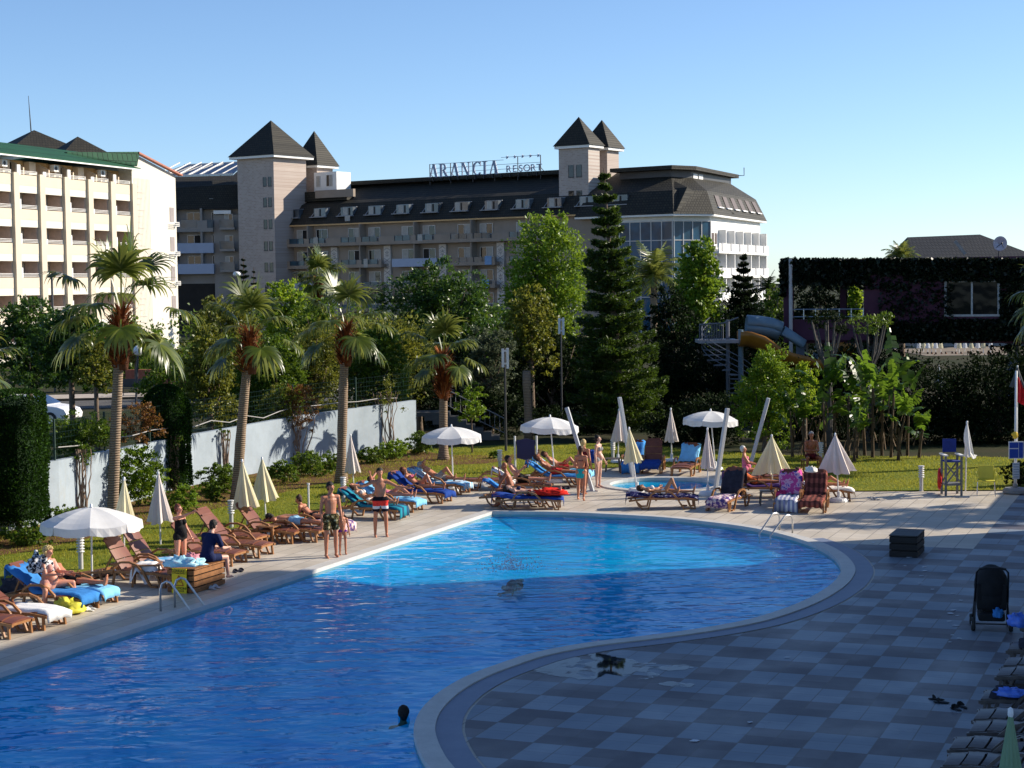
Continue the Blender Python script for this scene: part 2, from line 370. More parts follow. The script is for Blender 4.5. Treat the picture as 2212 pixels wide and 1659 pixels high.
# lawn with soil beds, pavement behind the fence, road
lawn_b = NB('lawn_turf'); v = lawn_b.obj(); n1 = lawn_b.noise(.5, 5, .6, v); n2 = lawn_b.noise(9, 4, .75, v)
c = lawn_b.mix(lawn_b.ramp(n1, [(.35, 0.), (.65, 1.)]), (.12, .16, .010), (.24, .23, .020)); c = lawn_b.mix(lawn_b.ramp(n2, [(.4, 0.), (.7, .8)]), c, (.055, .085, .008))
c = lawn_b.mix(lawn_b.ramp(lawn_b.noise(16, 4, .8, v), [(.62, 0.), (.72, .8)]), c, (.42, .38, .06))
turf = lawn_b.done(lawn_b.bsdf(c, .9, 0, n2, .8, .04, .15))
WALLB = [G(-260, 1215), G(-60, 1165), G(130, 1128), G(420, 1050), G(640, 1008), G(900, 972)]   # foot of the white wall
lf = [tuple(p[:2]) for p in WALLB] + [tuple(G(x, y)[:2]) for x, y in [(935, 970), (1100, 962), (1350, 958), (1500, 975), (1700, 985), (2212, 990), (2600, 992)]]
lawn = fill_sheet('lawn', [lf + [(p[0]-DJ[0]*0, p[1]) for p in [np.array(q) for q in deck_far]] + [tuple(dl - np.array(DJ[:2])*25), tuple(np.array(WALLB[0][:2]) - np.array(DJ[:2])*18)]], .03, turf); tag(lawn, kind='structure')
from mathutils.bvhtree import BVHTree
lm = lawn.data; tree_ = BVHTree.FromPolygons([v_.co for v_ in lm.vertices], [p.vertices[:] for p in lm.polygons])
rs = np.random.RandomState(3); V_ = []; F_ = []; cnt = 0
while cnt < 90000:
    x = rs.uniform(-22, 24); y = rs.uniform(40, 69)
    if tree_.ray_cast(Vector((x, y, 5)), Vector((0, 0, -1)))[0] is None: continue
    a_ = rs.uniform(0, pi); w_ = rs.uniform(.006, .014); h_ = rs.uniform(.025, .075)*(1+.5*sin(x*1.3)*cos(y*1.1)); lx, ly = rs.normal(0, .03, 2); k = len(V_)
    V_ += [(x-w_*cos(a_), y-w_*sin(a_), .03), (x+w_*cos(a_), y+w_*sin(a_), .03), (x+lx, y+ly, .03+h_)]; F_.append((k, k+1, k+2)); cnt += 1
gm = leafmat('grass_blades', (.11, .16, .010), (.22, .25, .014), (.50, .45, .06), .3, .6, .2)
tag(link('grass', npmesh('grass', V_, F_, gm, 3)), 'short sunlit turf of green and yellow blades round the pool deck', 'grass', kind='stuff')
soil = flat('soil', (.13, .065, .035), .95, .35, 6, bump=.8, spec=.1)
bed = [tuple(p[:2]) for p in WALLB[1:]] + [tuple(G(x, y)[:2]) for x, y in [(960, 985), (1100, 985), (1170, 972), (1180, 985), (1050, 1003), (930, 1008), (700, 1045), (480, 1098), (250, 1152), (60, 1195), (-60, 1210)]]
o = fill_sheet('soil_bed', [bed], .036, soil); tag(o, kind='structure')
bed2 = [tuple(G(x, y)[:2]) for x, y in [(150, 1262), (330, 1228), (480, 1189), (470, 1178), (330, 1212), (140, 1245), (-40, 1290), (-40, 1305)]]
o = fill_sheet('soil_strip', [bed2], .040, soil); tag(o, kind='structure')
asph = flat('asphalt', (.10, .095, .09), .9, .2, 1.2, bump=.4, spec=.2)
o = fill_sheet('road', [[(-60, 86), (-8, 99), (-8, 106), (-60, 94)]], -.02, asph); tag(o, kind='structure')
m = MB(); m.add([(-60, 94.2, .0), (-8, 106.2, .0), (-8, 110, .0), (-60, 98.2, .0), (-60, 94, .12), (-8, 106, .12), (-8, 110, .12), (-60, 98.2, .12)], [(4, 5, 6, 7), (0, 1, 5, 4)])
tag(m.build('pavement', flat('pavement_slabs', (.42, .36, .30), .9, .15, 2)), kind='structure')
# ================================================================ BUILDINGS
def m_rooftile(name, col, col2, sx=.35, sz=.32):
    b = NB(name); v = b.obj(); w = b.n('TexBrick', in_Vector=b.n('Mapping', in_Vector=v, in_Rotation=(RAD(90), 0, 0)).outputs[0])
    w.inputs['Scale'].default_value = 1.; w.inputs['Brick Width'].default_value = sx; w.inputs['Row Height'].default_value = sz; w.inputs['Mortar Size'].default_value = .05; w.inputs['Mortar Smooth'].default_value = .6
    b.set(w, 'Color1', col); b.set(w, 'Color2', col2); b.set(w, 'Mortar', tuple(x*.35 for x in col))
    n = b.noise(.6, 5, .6, v); c = b.mix(b.ramp(n, [(.4, 0.), (.7, .4)]), w.outputs[0], tuple(x*.6 for x in col2))
    return b.done(b.bsdf(c, .7, 0, w.outputs[1], .6, -.04, .3))
slate = m_rooftile('dark_roof_tiles', (.026, .024, .018), (.042, .038, .027))
slate_g = m_rooftile('green_roof_tiles', (.012, .075, .035), (.02, .10, .045), .5, .8)
brickw = NB('tower_brick'); v = brickw.obj(); w = brickw.n('TexBrick', in_Vector=brickw.n('Mapping', in_Vector=v, in_Rotation=(RAD(90), 0, 0)).outputs[0]); w.inputs['Scale'].default_value = 1
w.inputs['Brick Width'].default_value = .5; w.inputs['Row Height'].default_value = .22; w.inputs['Mortar Size'].default_value = .02
brickw.set(w, 'Color1', (.38, .30, .255)); brickw.set(w, 'Color2', (.47, .39, .34)); brickw.set(w, 'Mortar', (.5, .45, .40))
brickw = brickw.done(brickw.bsdf(brickw.mix(brickw.ramp(brickw.noise(.4, 5, .6, v), [(.4, 0.), (.7, .35)]), w.outputs[0], (.38, .30, .26)), .85))
render = flat('beige_render', (.30, .245, .195), .85, .10, .5, dirt=(.36, .30, .26)); renderd = flat('grey_render', (.28, .26, .24), .85, .1, .6)
bluewhite = flat('blue_white_render', (.36, .42, .54), .8, .05, .7); white = flat('white_paint', (.80, .79, .76), .6, .04, 1.2); offw = flat('cream_render', (.66, .62, .54), .85, .04, .5)
beige = flat('warm_beige_render', (.62, .54, .42), .85, .04, .5); tan = flat('tan_render', (.66, .42, .20), .85, .15, .7)
peach = flat('peach_render', (.78, .62, .46), .85, .05, .6)
def m_glass(name, col, rough=.06, refl=.5):
    b = NB(name); v = b.obj(); n = b.noise(.5, 3, .5, v); c = b.mix(b.ramp(n, [(.4, 0.), (.6, 1.)]), col, tuple(x*.5 for x in col))
    bp = b.noise(.8, 2, .5, v); p = b.bsdf(c, .5, 0, spec=.08); g = b.n('BsdfGlossy'); g.inputs['Roughness'].default_value = rough
    bn = b.n('Bump', in_Height=bp); bn.inputs['Distance'].default_value = .03; bn.inputs['Strength'].default_value = .4; b.set(g, 'Normal', bn)
    return b.done(b.n('MixShader', i0=refl, i1=p, i2=g))
gdark = m_glass('window_glass', (.025, .022, .02), .05, .05); gblue = m_glass('curtain_wall_glass', (.014, .095, .18), .03, .025); gbal = m_glass('balustrade_glass', (.05, .10, .135), .1, .04)
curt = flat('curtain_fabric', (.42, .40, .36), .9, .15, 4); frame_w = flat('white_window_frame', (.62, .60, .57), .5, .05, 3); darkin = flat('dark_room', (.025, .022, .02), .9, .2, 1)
metal_d = flat('dark_metal', (.05, .05, .055), .5, .1, 3); steel = flat('brushed_steel', (.55, .56, .58), .3, .05, 6, metal=.9)
frame_g = flat('grey_dormer_frame', (.26, .26, .27), .5, .1, 3)
def window(root, x0, x1, z0, z1, y, name='window', split=2, cur=.5, fr=.07, r=rnd):
    """window in a wall facing local -y: frame ring with panes, some curtain behind"""
    m = MB()
    m.box(x0, x1, y-.05, y+.05, z0, z0+fr); m.box(x0, x1, y-.05, y+.05, z1-fr, z1)
    for k in range(split+1):
        x = x0 + (x1-x0-fr)*k/split; m.box(x, x+fr, y-.055, y+.045, z0+fr*.9, z1-fr*.9)
    w = m.build(name, frame_w, root)
    g = MB(); g.box(x0+fr, x1-fr, y-.01, y+.01, z0+fr, z1-fr); 
    op = r.random()
    g.cm = 0
    k = r.randrange(split); xs = x0+(x1-x0)*k/split; xe = x0+(x1-x0)*(k+1)/split
    if op < cur:
        g.cm = 1; g.box(xs+fr, xe-fr*.5, y-.022, y-.012, z0+fr, z1-fr)
    elif op < cur+.25:
        g.cm = 2; g.box(xs+fr, xe-fr*.5, y-.022, y-.012, z0+fr, z1-fr)
    g.build('pane', [gdark, curt, darkin], w); return w
# ---------------------------------------------------------------- far resort hotel: main wing
ph = RAD(34); ar = empty('resort_hotel', (-33.69, 255, 0), -ph, 'long beige hotel wing with mansard dormers and glass balconies under the roof letters', 'hotel')
LX = 66.0   # local x along the facade, -y towards the viewer, z up
def part(mb, name, mats, root, **k): return mb.build(name, mats, root, **k)
m = MB(); m.box(0, 58.2, 0, 14, -1, 15.2); part(m, 'wall', render, ar)
m = MB(); m.add([(-1, -.9, 15.15), (LX, -.9, 15.15), (LX, 1.9, 18.1), (-.2, 1.9, 18.1), (0, 9.8, 21.25), (LX-10, 9.8, 21.25), (-1, 15, 15.15), (LX, 15, 15.15)],
                [(0, 1, 2, 3), (3, 2, 5, 4), (0, 3, 4, 6), (4, 5, 7, 6), (1, 7, 5, 2), (0, 6, 7, 1)]); part(m, 'roof', slate, ar)
m = MB(); m.box(2, 47, 7.5, 11.5, 21.0, 21.55); m.box(3, 11, 2.6, 4.2, 18.6, 20.0); part(m, 'ridge_cap', slate, ar)
m = MB(); m.box(5.5, 12.5, 2.2, 2.7, 19.0, 20.1); part(m, 'roof_wall', render, ar)
m = MB(); m.box(-.9, 57.5, -.85, 0, 14.95, 15.14); part(m, 'soffit', tan, ar)
for k in range(12):
    x = 1.7+4.93*k
    if x > 56: break
    m = MB(); m.box(x-.12, x+2.72, -.46, .4, 16.12, 16.24); m.poly3([(x, -.30, 16.2), (x+.1, -.30, 16.2), (x+.35, .9, 17.45), (x+.25, .9, 17.45)], (0, .12, 0)); m.box(x+.2, x+2.7, .72, .9, 17.4, 17.5)
    m.box(x+.5, x+2.6, -.05, .02, 16.2, 16.3); f = m.build('dormer', frame_g, ar)
    g = MB(); g.box(x+.45, x+2.6, -.02, .9, 16.24, 17.42); q = rnd.random(); g.cm = 1; g.box(x+.55+q*.5, x+1.3+q*.6, -.05, -.03, 16.3, 17.36); g.cm = 2; g.box(x+1.42+q*.7, x+1.62+q*.8, -.055, -.03, 16.3, 17.3); g.build('pane', [m_glass('dormer_glass', (.13, .155, .18), .05, .05), curt, darkin], f)
for fl, (zt, zb) in enumerate(((13.15, 12.0), (10.0, 8.9), (6.9, 5.9), (3.8, 2.8))):
    z1 = zb
    for b_ in range(5):
        x0 = 3.2 + 9.45*b_; x1 = x0+7.6
        solid = (fl == 1 and b_ == 2) or (fl == 2 and b_ == 0)
        if b_ == 4: x1 = x0+6.5
        m = MB(); m.cm = 1 if solid else 0
        nxt = x0+9.45 if (fl == 0 and b_ < 4) else x1
        m.box(x0, nxt, -1.5, 0, zb, zb+.45); m.box(x0, x0+.45, -1.5, -1.35, zb+.45, zt-.02); m.box(nxt-.45 if nxt == x1 else x1-.4, nxt, -1.5, -1.35, zb+.45, zt-.02)
        m.box(x0+3.2, x0+4.1, -1.5, -1.35, zb+.45, zt-.02)
        if solid: m.box(x0, x1, -1.52, -1.34, zb, zt)
        m.build('balcony', [render, bluewhite], ar)
        if not solid:
            for xa, xb in ((x0+.5, x0+3.1), (x0+4.2, x0+6.9)):
                g = MB(); g.box(xa, xb, -1.44, -1.41, zb+.45, zt); g.cm = 1
                for xx in (xa, (xa+xb)/2, xb): g.box(xx-.03, xx+.03, -1.49, -1.45, zb+.4, zt+.05)
                g.build('balustrade', [gbal, metal_d], ar)
        m = MB(); m.box(x0+3.55, x0+3.75, -1.3, -.01, zt, zt+2.0 if fl else 14.95); m.build('divider', render, ar)
        for xa in (x0+.7, x0+4.3): window(ar, xa, xa+2.1, zb+1.0, zb+2.45, -.06, cur=.6)
        if fl: 
            pass
for b_ in range(5):
    x = .9+9.45*b_; m = MB(); m.box(x, x+1.15, -.35, 0, 1, 11.85); m.cm = 1
    for k in range(6):
        z = 2.2+1.7*k
        for a0 in range(0, 8): 
            t0 = a0*pi/4; m.beam((x+.575+.12*cos(t0), -.36, z+.12*sin(t0)), (x+.575+.42*cos(t0), -.36, z+.42*sin(t0)), .06, .03)
        for sx in (-1, 1):
            m.beam((x+.575+sx*.5, -.36, z-.55), (x+.575, -.36, z-.85), .05, .03); m.beam((x+.575+sx*.5, -.36, z+.55), (x+.575, -.36, z+.85), .05, .03)
    m.build('pilaster', [flat('pale_panel', (.60, .55, .50), .8), metal_d], ar)
m = MB(); 
for (x, z) in ((13.2, 15.9), ): m.box(x, x+.9, -.62, -.56, z-.55, z+.3)
m.build('hanging_towel', curt, ar)
for (x, z0, z1, w_, mt) in ((37.6, 8.95, 10.1, 1.1, 'b'), (8.2, 12.4, 13.3, .8, 'w'), (17.2, 8.9, 10.1, .7, 'w'), (36.9, 5.9, 7.0, 1.3, 'b'), (26.6, 12.3, 13.25, .8, 'w'), (14.5, 5.8, 7.0, .9, 'b')):
    m = MB(); m.box(x, x+w_, -1.56, -1.535, z0, z1); m.build('hanging_towel', flat('hung_blue_towel', (.20, .34, .55), .9, .15, 3) if mt == 'b' else curt, ar)
# stair tower pair builder
def tower(loc, rz, w, d, h, oh, rh, label, wall, wins=(), pen=None):
    t = empty('tower', loc, rz, label, 'tower')
    m = MB(); m.box(0, w, 0, d, -1, h); m.build('wall', wall, t)
    m = MB(); m.add([(-oh, -oh, h), (w+oh, -oh, h), (w+oh, d+oh, h), (-oh, d+oh, h), (w/2, d/2, h+rh)], [(0, 1, 4), (1, 2, 4), (2, 3, 4), (3, 0, 4), (0, 3, 2, 1)]); m.build('roof', slate, t)
    m = MB(); m.box(-oh+.15, w+oh-.15, -oh+.15, d+oh-.15, h-.35, h-.02); m.build('fascia', white, t)
    for (x, z, ww, hh) in wins:
        f = MB(); f.box(x-.05, x+ww+.05, -.06, .05, z-.12, z); f.box(x-.05, x, -.04, .05, z, z+hh); f.box(x+ww, x+ww+.05, -.04, .05, z, z+hh); f = f.build('window', metal_d, t)
        g = MB(); g.box(x, x+ww, -.012, .05, z, z+hh); g.build('pane', gdark, f)
    return t
def lw(x, y, z=0):  # local main-wing coordinates to world
    return (-33.69 + x*cos(ph) + y*sin(ph), 255 - x*sin(ph) + y*cos(ph), z)
tw = [(x, z, .55, 1.25) for z in (20.7, 17.8, 14.7, 11.6, 8.6, 5.4) for x in (4.9, 5.85)]
tower(lw(-3.7, -4.0), -ph, 6.9, 7.0, 25.0, .95, 5.3, 'square brick tower with pyramid roof at the left end of the long hotel wing', brickw, tw)
t2 = tower(lw(-.6, 5.4), -ph, 3.8, 3.6, 24.0, .75, 5.2, 'narrower pyramid roofed tower standing behind the left brick tower', brickw)
m = MB(); m.box(4.0, 8.2, 3.8, 7, 18, 22.8); e = empty('penthouse', lw(0, 0), -ph, 'cream roof house with two windows and outdoor units between the left towers', 'roof house'); m.build('wall', white, e)
window(e, 4.4, 5.2, 20.7, 22.3, 3.78, split=1); window(e, 6.3, 7.5, 20.7, 22.4, 3.78, split=2)
tower(lw(47.4, 1.5), -ph, 4.5, 2.8, 24.1, .55, 3.8, 'pink brick roof tower right of the roof letters', brickw, [(x, z, .75, 1.5) for z in (20.1, 16.8) for x in (1.5, 2.7)])
tower(lw(48.6, 6.2), -ph, 3.3, 3.0, 24.0, .65, 3.8, 'smaller pointed tower half hidden behind the right brick tower', brickw)
# ---------------------------------------------------------------- roof letters
sg = empty('roof_sign', lw(21.9, 7.6, 21.1), -ph, 'open steel frame on the ridge carrying the letters ARANCIA RESORT and five stars', 'sign')
lett = flat('sign_letters', (.24, .30, .42), .5, .25, 1.5)
m = MB()
for z, x0, x1 in ((.28, 0, 18.7), (.95, 0, 18.7), (1.6, 0, 18.7), (2.2, 0, 12.6), (2.55, 12.2, 18.7)): m.box(x0, x1, .1, .15, z, z+.05)
for x in (0, 3.6, 7.4, 11.1, 14.9, 18.6): m.box(x, x+.09, .08, .18, -.6, 2.25 if x < 12 else 2.6); m.beam((x, .1, 1.0), (x+.5, 1.6, -.4), .07, .07)
for k in range(13): m.box(.8+k*1.45, .86+k*1.45, -.3, .1, -.2, .28)
m.build('frame', metal_d, sg)
def serif(x, z, w=.5): return (x-w/2, x+w/2, z, z+.09)
def gl_poly(m, pts, x, s=1.): m.poly3([(x+p[0]*s, -.12, .35+p[1]*s) for p in pts], (0, .16, 0))
H_ = 1.85
def A_(m, x): gl_poly(m, [(0, 0), (.16, 0), (.74, H_), (.62, H_)], x); gl_poly(m, [(.52, H_), (.95, H_), (1.42, 0), (1.0, 0)], x); m.box(x-.15, x+.3, -.12, .04, .35, .43)
def I_(m, x): m.box(x+.25, x+.62, -.12, .04, .35, .35+H_); m.box(x, x+.87, -.125, .045, .35, .44); m.box(x, x+.87, -.125, .045, .26+H_, .35+H_)
def N_(m, x): m.box(x+.2, x+.34, -.12, .04, .35, .35+H_); m.box(x+1.3, x+1.44, -.12, .04, .35, .35+H_); gl_poly(m, [(.2, H_), (.6, H_), (1.44, 0), (1.1, 0)], x); m.box(x-.02, x+.55, -.125, .045, .35, .43); m.box(x-.05, x+.4, -.125, .045, .27+H_, .35+H_); m.box(x+1.1, x+1.65, -.125, .045, .27+H_, .35+H_)
def arc_poly(cx, cz, r1x, r1z, r2x, r2z, a0, a1, n=14):
    return [(cx+r1x*cos(a0+(a1-a0)*k/n), cz+r1z*sin(a0+(a1-a0)*k/n)) for k in range(n+1)] + [(cx+r2x*cos(a1+(a0-a1)*k/n), cz+r2z*sin(a1+(a0-a1)*k/n)) for k in range(n+1)]
def C_(m, x):
    P = arc_poly(.85, H_/2, .8, H_/2, .48, H_/2-.12, RAD(45), RAD(318)); n = len(P)//2
    for k in range(n-1): gl_poly(m, [P[k], P[k+1], P[2*n-2-k], P[2*n-1-k]], x)
    m.box(x+1.3, x+1.42, -.12, .04, 1.55, .35+H_)
def R_(m, x):
    m.box(x+.2, x+.56, -.12, .04, .35, .35+H_); m.box(x, x+.8, -.125, .045, .35, .43); m.box(x, x+.8, -.125, .045, .27+H_, .35+H_)
    P = arc_poly(.65, H_-.5, .62, .5, .3, .36, RAD(-90), RAD(90), 10); n = len(P)//2
    for k in range(n-1): gl_poly(m, [P[k], P[k+1], P[2*n-2-k], P[2*n-1-k]], x)
    gl_poly(m, [(.62, .95), (1.0, .95), (1.62, 0), (1.18, 0)], x); m.box(x+1.1, x+1.75, -.125, .045, .35, .42)
for f_, x in ((A_, .12), (R_, 1.75), (A_, 3.78), (N_, 5.5), (C_, 7.5), (I_, 9.15), (A_, 10.4)):
    m = MB(); f_(m, x); m.build('letter', lett, sg)
for k, ch in enumerate('RESORT'):
    me = text_mesh(ch, 1.32, .14, lett); o = link('letter', me, sg, (13.55+k*1.0, -.05, .90)); o.rotation_euler = (pi/2, 0, 0); o.scale = (1.15, 1, 1)
for k in range(5):
    m = MB(); P = [(.28*cos(RAD(90+36*q))*(1 if q % 2 == 0 else .42), .28*sin(RAD(90+36*q))*(1 if q % 2 == 0 else .42)) for q in range(10)]
    m.poly3([(13.3+k*1.27+a_, -.05, 2.55+b_) for a_, b_ in P], (0, .1, 0)); m.build('star', lett, sg)
# ---------------------------------------------------------------- right end of the resort: glass front and sunlit wing
def rot2(a_): return Vector((cos(a_), sin(a_), 0))
pA = Vector(lw(52.0, 0)); pB = Vector(lw(65, 0)); pC = pB + rot2(RAD(30))*5.6; pD = pC + Vector((.35, .937, 0))*29
fw_ = empty('glass_front_wing', (0, 0, 0), 0, 'hotel wing with tall blue glass front and white sunlit balconies at the right end', 'hotel')
pAi, pBi, pCi, pDi = (Vector(p) for p in (lw(57.6, -.3), pB, pC, pD)); back = [Vector(lw(58, 22)), Vector(lw(52, 14))]
m = MB(); m.prism([(p.x, p.y) for p in (pAi, pBi, pCi, pDi, pDi+Vector((-14, 5, 0)), back[0])], -1, 14.6); m.build('wall', white, fw_)
ring0 = [pA, pB, pC, pD, pD+Vector((-16, 6, 0)), Vector(lw(50, 20))]
cen = sum(ring0, Vector())/6
def exp_(p, d_): return p + (p-cen).normalized()*d_
lo = [exp_(p, 1.6) for p in ring0]; hi = [exp_(p, -.9) for p in ring0]; tp_ = [exp_(p, -7) for p in ring0]
m = MB(); n = 6
m.add([(p.x, p.y, 14.75) for p in lo] + [(p.x, p.y, 17.75) for p in hi] + [(p.x, p.y, 20.0) for p in tp_], [(i, (i+1) % n, n+(i+1) % n, n+i) for i in range(n)] + [(n+i, n+(i+1) % n, 2*n+(i+1) % n, 2*n+i) for i in range(n)] + [tuple(range(2*n, 3*n)), tuple(range(n-1, -1, -1))]); m.build('roof', slate, fw_)
m = MB(); m.prism([(p.x, p.y) for p in [exp_(q, 1.5) for q in ring0]], 14.5, 14.74); m.build('fascia', white, fw_)
m = MB(); q_ = [exp_(p, -6.3) for p in ring0]; m.prism([(p.x, p.y) for p in q_], 18.6, 20.6); m.cm = 1; m.prism([(p.x, p.y) for p in [exp_(p, -4.6) for p in ring0]], 20.6, 21.1); m.cm = 2
e1 = (q_[3]-q_[2])
for t_ in (.03, .16): 
    a_ = q_[2]+e1*t_; nn = Vector((e1.y, -e1.x, 0)).normalized()*.1; m.poly3([(a_.x, a_.y, 19.2), (a_.x+e1.x*.1, a_.y+e1.y*.1, 19.2), (a_.x+e1.x*.1, a_.y+e1.y*.1, 20.3), (a_.x, a_.y, 20.3)], nn)
m.build('raised_roof', [metal_d, slate, white], fw_)
def face_frame(a_, b_): d_ = (b_-a_); L = d_.length; d_.normalize(); return Matrix(((d_.x, -d_.y, 0, a_.x), (d_.y, d_.x, 0, a_.y), (0, 0, 1, 0), (0, 0, 0, 1))), L
for a_, b_, nx in ((pAi, pBi, 5), (pBi, pCi, 4)):
    Mx, L = face_frame(a_, b_); g = MB(); g.M = Mx; g.box(0, L, -.16, -.02, 0, 13.9); g.build('glass_facade', gblue, fw_)
    g = MB(); g.M = Mx
    for k in range(nx+1): x = L*k/nx; g.box(x-.06, x+.06, -.24, -.165, 0, 13.9)
    for k in range(7): z = 13.9-k*2.35; g.box(0, L, -.22, -.168, z-.05, z+.05)
    g.build('mullions', frame_w, fw_)
Mx, L = face_frame(pCi, pDi); nb = 6; bw = L/nb
for fl, zb in enumerate((9.9, 6.8, 3.7, .6)):
    for k in range(nb):
        x = bw*k; m = MB(); m.M = Mx
        m.box(x+.1, x+bw, -1.2, 0, zb, zb+.25); m.box(x+.1, x+bw, -1.2, -1.05, zb+.25, zb+1.25); m.box(x+bw-.35, x+bw-.1, -1.0, 0, zb+1.25, zb+3.05); m.build('balcony', white, fw_)
        m = MB(); m.M = Mx; m.box(x+1.0, x+2.1, -.05, .05, zb+.3, zb+2.6); m.box(x+2.6, x+3.5, -.05, .05, zb+1.2, zb+2.6); m.build('window', flat('brown_shutter', (.075, .05, .045), .6), fw_)
        m = MB(); m.M = Mx; m.box(x+1.3, x+2.2, -1.28, -1.21, zb+.35, zb+1.3); m.build('panel', flat('grey_panel', (.45, .45, .47), .6), fw_)
cd = (hi[3]-hi[2]); cl = (lo[3]-lo[2])
for k in range(6):
    t0 = .10+.15*k; P = lambda t_, s_: Vector((lo[2].x+cl.x*t_, lo[2].y+cl.y*t_, 14.75)).lerp(Vector((hi[2].x+cd.x*t_, hi[2].y+cd.y*t_, 17.75)), s_)
    nn = Vector((cl.y, -cl.x, 0)).normalized()*.18
    m = MB(); m.poly3([P(t0, .35)+nn*.3, P(t0+.075, .35)+nn*.3, P(t0+.075, .85)+nn*.3, P(t0, .85)+nn*.3], nn*.4); d_ = m.build('skylight', flat('brown_shutter', (.075, .05, .045), .6), fw_)
    m = MB(); m.poly3([P(t0-.005, .30)+nn*.2, P(t0+.08, .30)+nn*.2, P(t0+.08, .35)+nn*.2, P(t0-.005, .35)+nn*.2], nn*1.4); m.build('sill', white, d_)
m = MB(); m.M = None; px = q_[3]+Vector((1, 0, 0)); m.tube([(px.x, px.y, 20.9), (px.x+.8, px.y, 20.9), (px.x+.8, px.y, 22)], .06, 5); m.build('antenna', metal_d, fw_)
# ---------------------------------------------------------------- wing seen between the left hotel and the tower
wl = AT(366, 620, 256.); wg = empty('rear_hotel_wing', (wl.x, 256, 0), 0, 'shaded wing with roof solar panels between cream hotel and brick tower', 'hotel')
X_ = lambda px, Y=256.: (px-1106)/FPX*Y*1.0 - wl.x
Zp = lambda py, px=440, Y=256.: (612+.01298*(1106-px)-py)/FPX*Y+6.45
xa, xb, xc = X_(383), X_(516), X_(470)
m = MB(); m.box(xa, xb+3, .0, 12, -1, 17.7); m.build('wall', renderd, wg)
m = MB(); m.add([(xa-1.5, -1.2, 17.7), (xb+1, -1.2, 17.7), (xb+1, .9, 21.4), (xa-1.2, .9, 20.9), (xb+1, 11, 24.0), (xa-4, 9, 23.3), (xa-1.5, 12, 17.7), (xb+1, 12, 17.7)], [(0, 1, 2, 3), (3, 2, 4, 5), (5, 4, 7, 6), (0, 3, 5, 6), (1, 7, 4, 2), (0, 6, 7, 1)]); m.build('roof', slate, wg)
m = MB(); m.cm = 0
m.poly3([(xa-3, 1.6, 22.5), (xb-.5, 1.6, 22.7), (xb+1, 6, 24.8), (xa+0.5, 6, 24.4)], (0, 0, .15)); m.cm = 1
for k in range(7): x = xa-3+k*1.6; m.beam((x, 1.5, 22.75), (x+2.9, 6.1, 24.95), .16, .16)
m.beam((xa-3, 1.5, 22.7), (xb-.5, 1.5, 22.9), .2, .2); m.beam((xa+.5, 6.1, 24.6), (xb+1, 6.1, 25.0), .14, .14); m.build('solar_panel', [m_glass('solar_glass', (.02, .04, .10), .1, .5), white], wg)
for (px0, px1, py0, py1) in ((393, 432, 430, 446), (447, 478, 428, 444), (503, 516, 431, 443)):
    x0, x1 = X_(px0), X_(px1); z0, z1 = Zp(py1), Zp(py0); m = MB(); m.box(x0-.2, x1+.1, -.75, .9, z0-.1, z0+.05); m.poly3([(x0, -.6, z0), (x0+.12, -.6, z0), (x0+.55, .5, z1), (x0+.43, .5, z1)], (0, .1, 0)); m.box(x0+.4, x1, .35, .5, z1-.08, z1+.05); f = m.build('dormer', frame_g, wg)
    g = MB(); g.box(x0+.6, x1-.1, -.3, .5, z0+.05, z1-.08); g.cm = 1; g.box(x0+.9, x0+1.5, -.34, -.31, z0+.1, z1-.15); g.build('pane', [gdark, curt], f)
for zb, zt, mt, gls in ((14.45, 16.1, renderd, 1), (11.4, 12.85, bluewhite, 0), (8.4, 9.85, bluewhite, 0)):
    m = MB(); h_ = .55 if gls else zt-zb; m.box(xa+.6, xc, -1.3, 0, zb, zb+h_)
    if gls: m.box(xa+.6, xa+1.2, -1.3, -1.15, zb+h_, zt); m.box(xa+3.6, xa+5.0, -1.3, -1.15, zb+h_, zt)
    m.build('balcony', mt, wg)
    if gls:
        for q0, q1 in ((xa+1.2, xa+3.6), (xa+5.0, xc)): g = MB(); g.box(q0, q1, -1.25, -1.2, zb+h_, zt+.1); g.build('balustrade', gbal, wg)
    m = MB(); m.box(xa+4.0, xa+4.3, -1.25, 0, zt, zt+1.75); m.build('divider', renderd, wg); m = MB(); m.box(xa-.1, xa+.6, -1.4, 0, zb-1, zt+1.8); m.build('divider', renderd, wg)
    window(wg, xa+1.9, xa+3.9, zb+.6, zt+1.2, -.06, cur=.6); window(wg, xa+6.0, xc-.3, zb+.6, zt+1.2, -.06, cur=.3)
m = MB(); m.box(xc, xb+1, -.6, 0, -1, 16.9); m.cm = 1; m.box(xc+.1, xb-.5, -1.2, -.6, 17.0, 17.5); m.build('stair_bay', [renderd, white], wg)
for z in (15.0, 11.9, 8.9):
    m = MB(); m.box(xc+1.0, xb+.1, -2.0, -.6, z-.3, z); m.build('balcony', renderd, wg); g = MB(); g.box(xc+1.0, xb, -1.98, -1.93, z, z+1.15); g.build('balustrade', gbal, wg)
    window(wg, xc+1.6, xb-.3, z+.1, z+2.0, -.66, cur=.4)
m = MB(); m.box(xa+.2, xc-.1, -.05, .1, -1, 7.0); m.build('dark_slab', darkin, wg)  # thin dark slab on the wall; the unlit opening is only its colour
# ---------------------------------------------------------------- near left hotel
al = math.atan2(12, 3.9); lhx = Vector((-43.9, 161, 0)); lh = empty('balcony_hotel', lhx, al, 'cream hotel with six rows of white railed balconies and a green roof, sunlit', 'hotel')
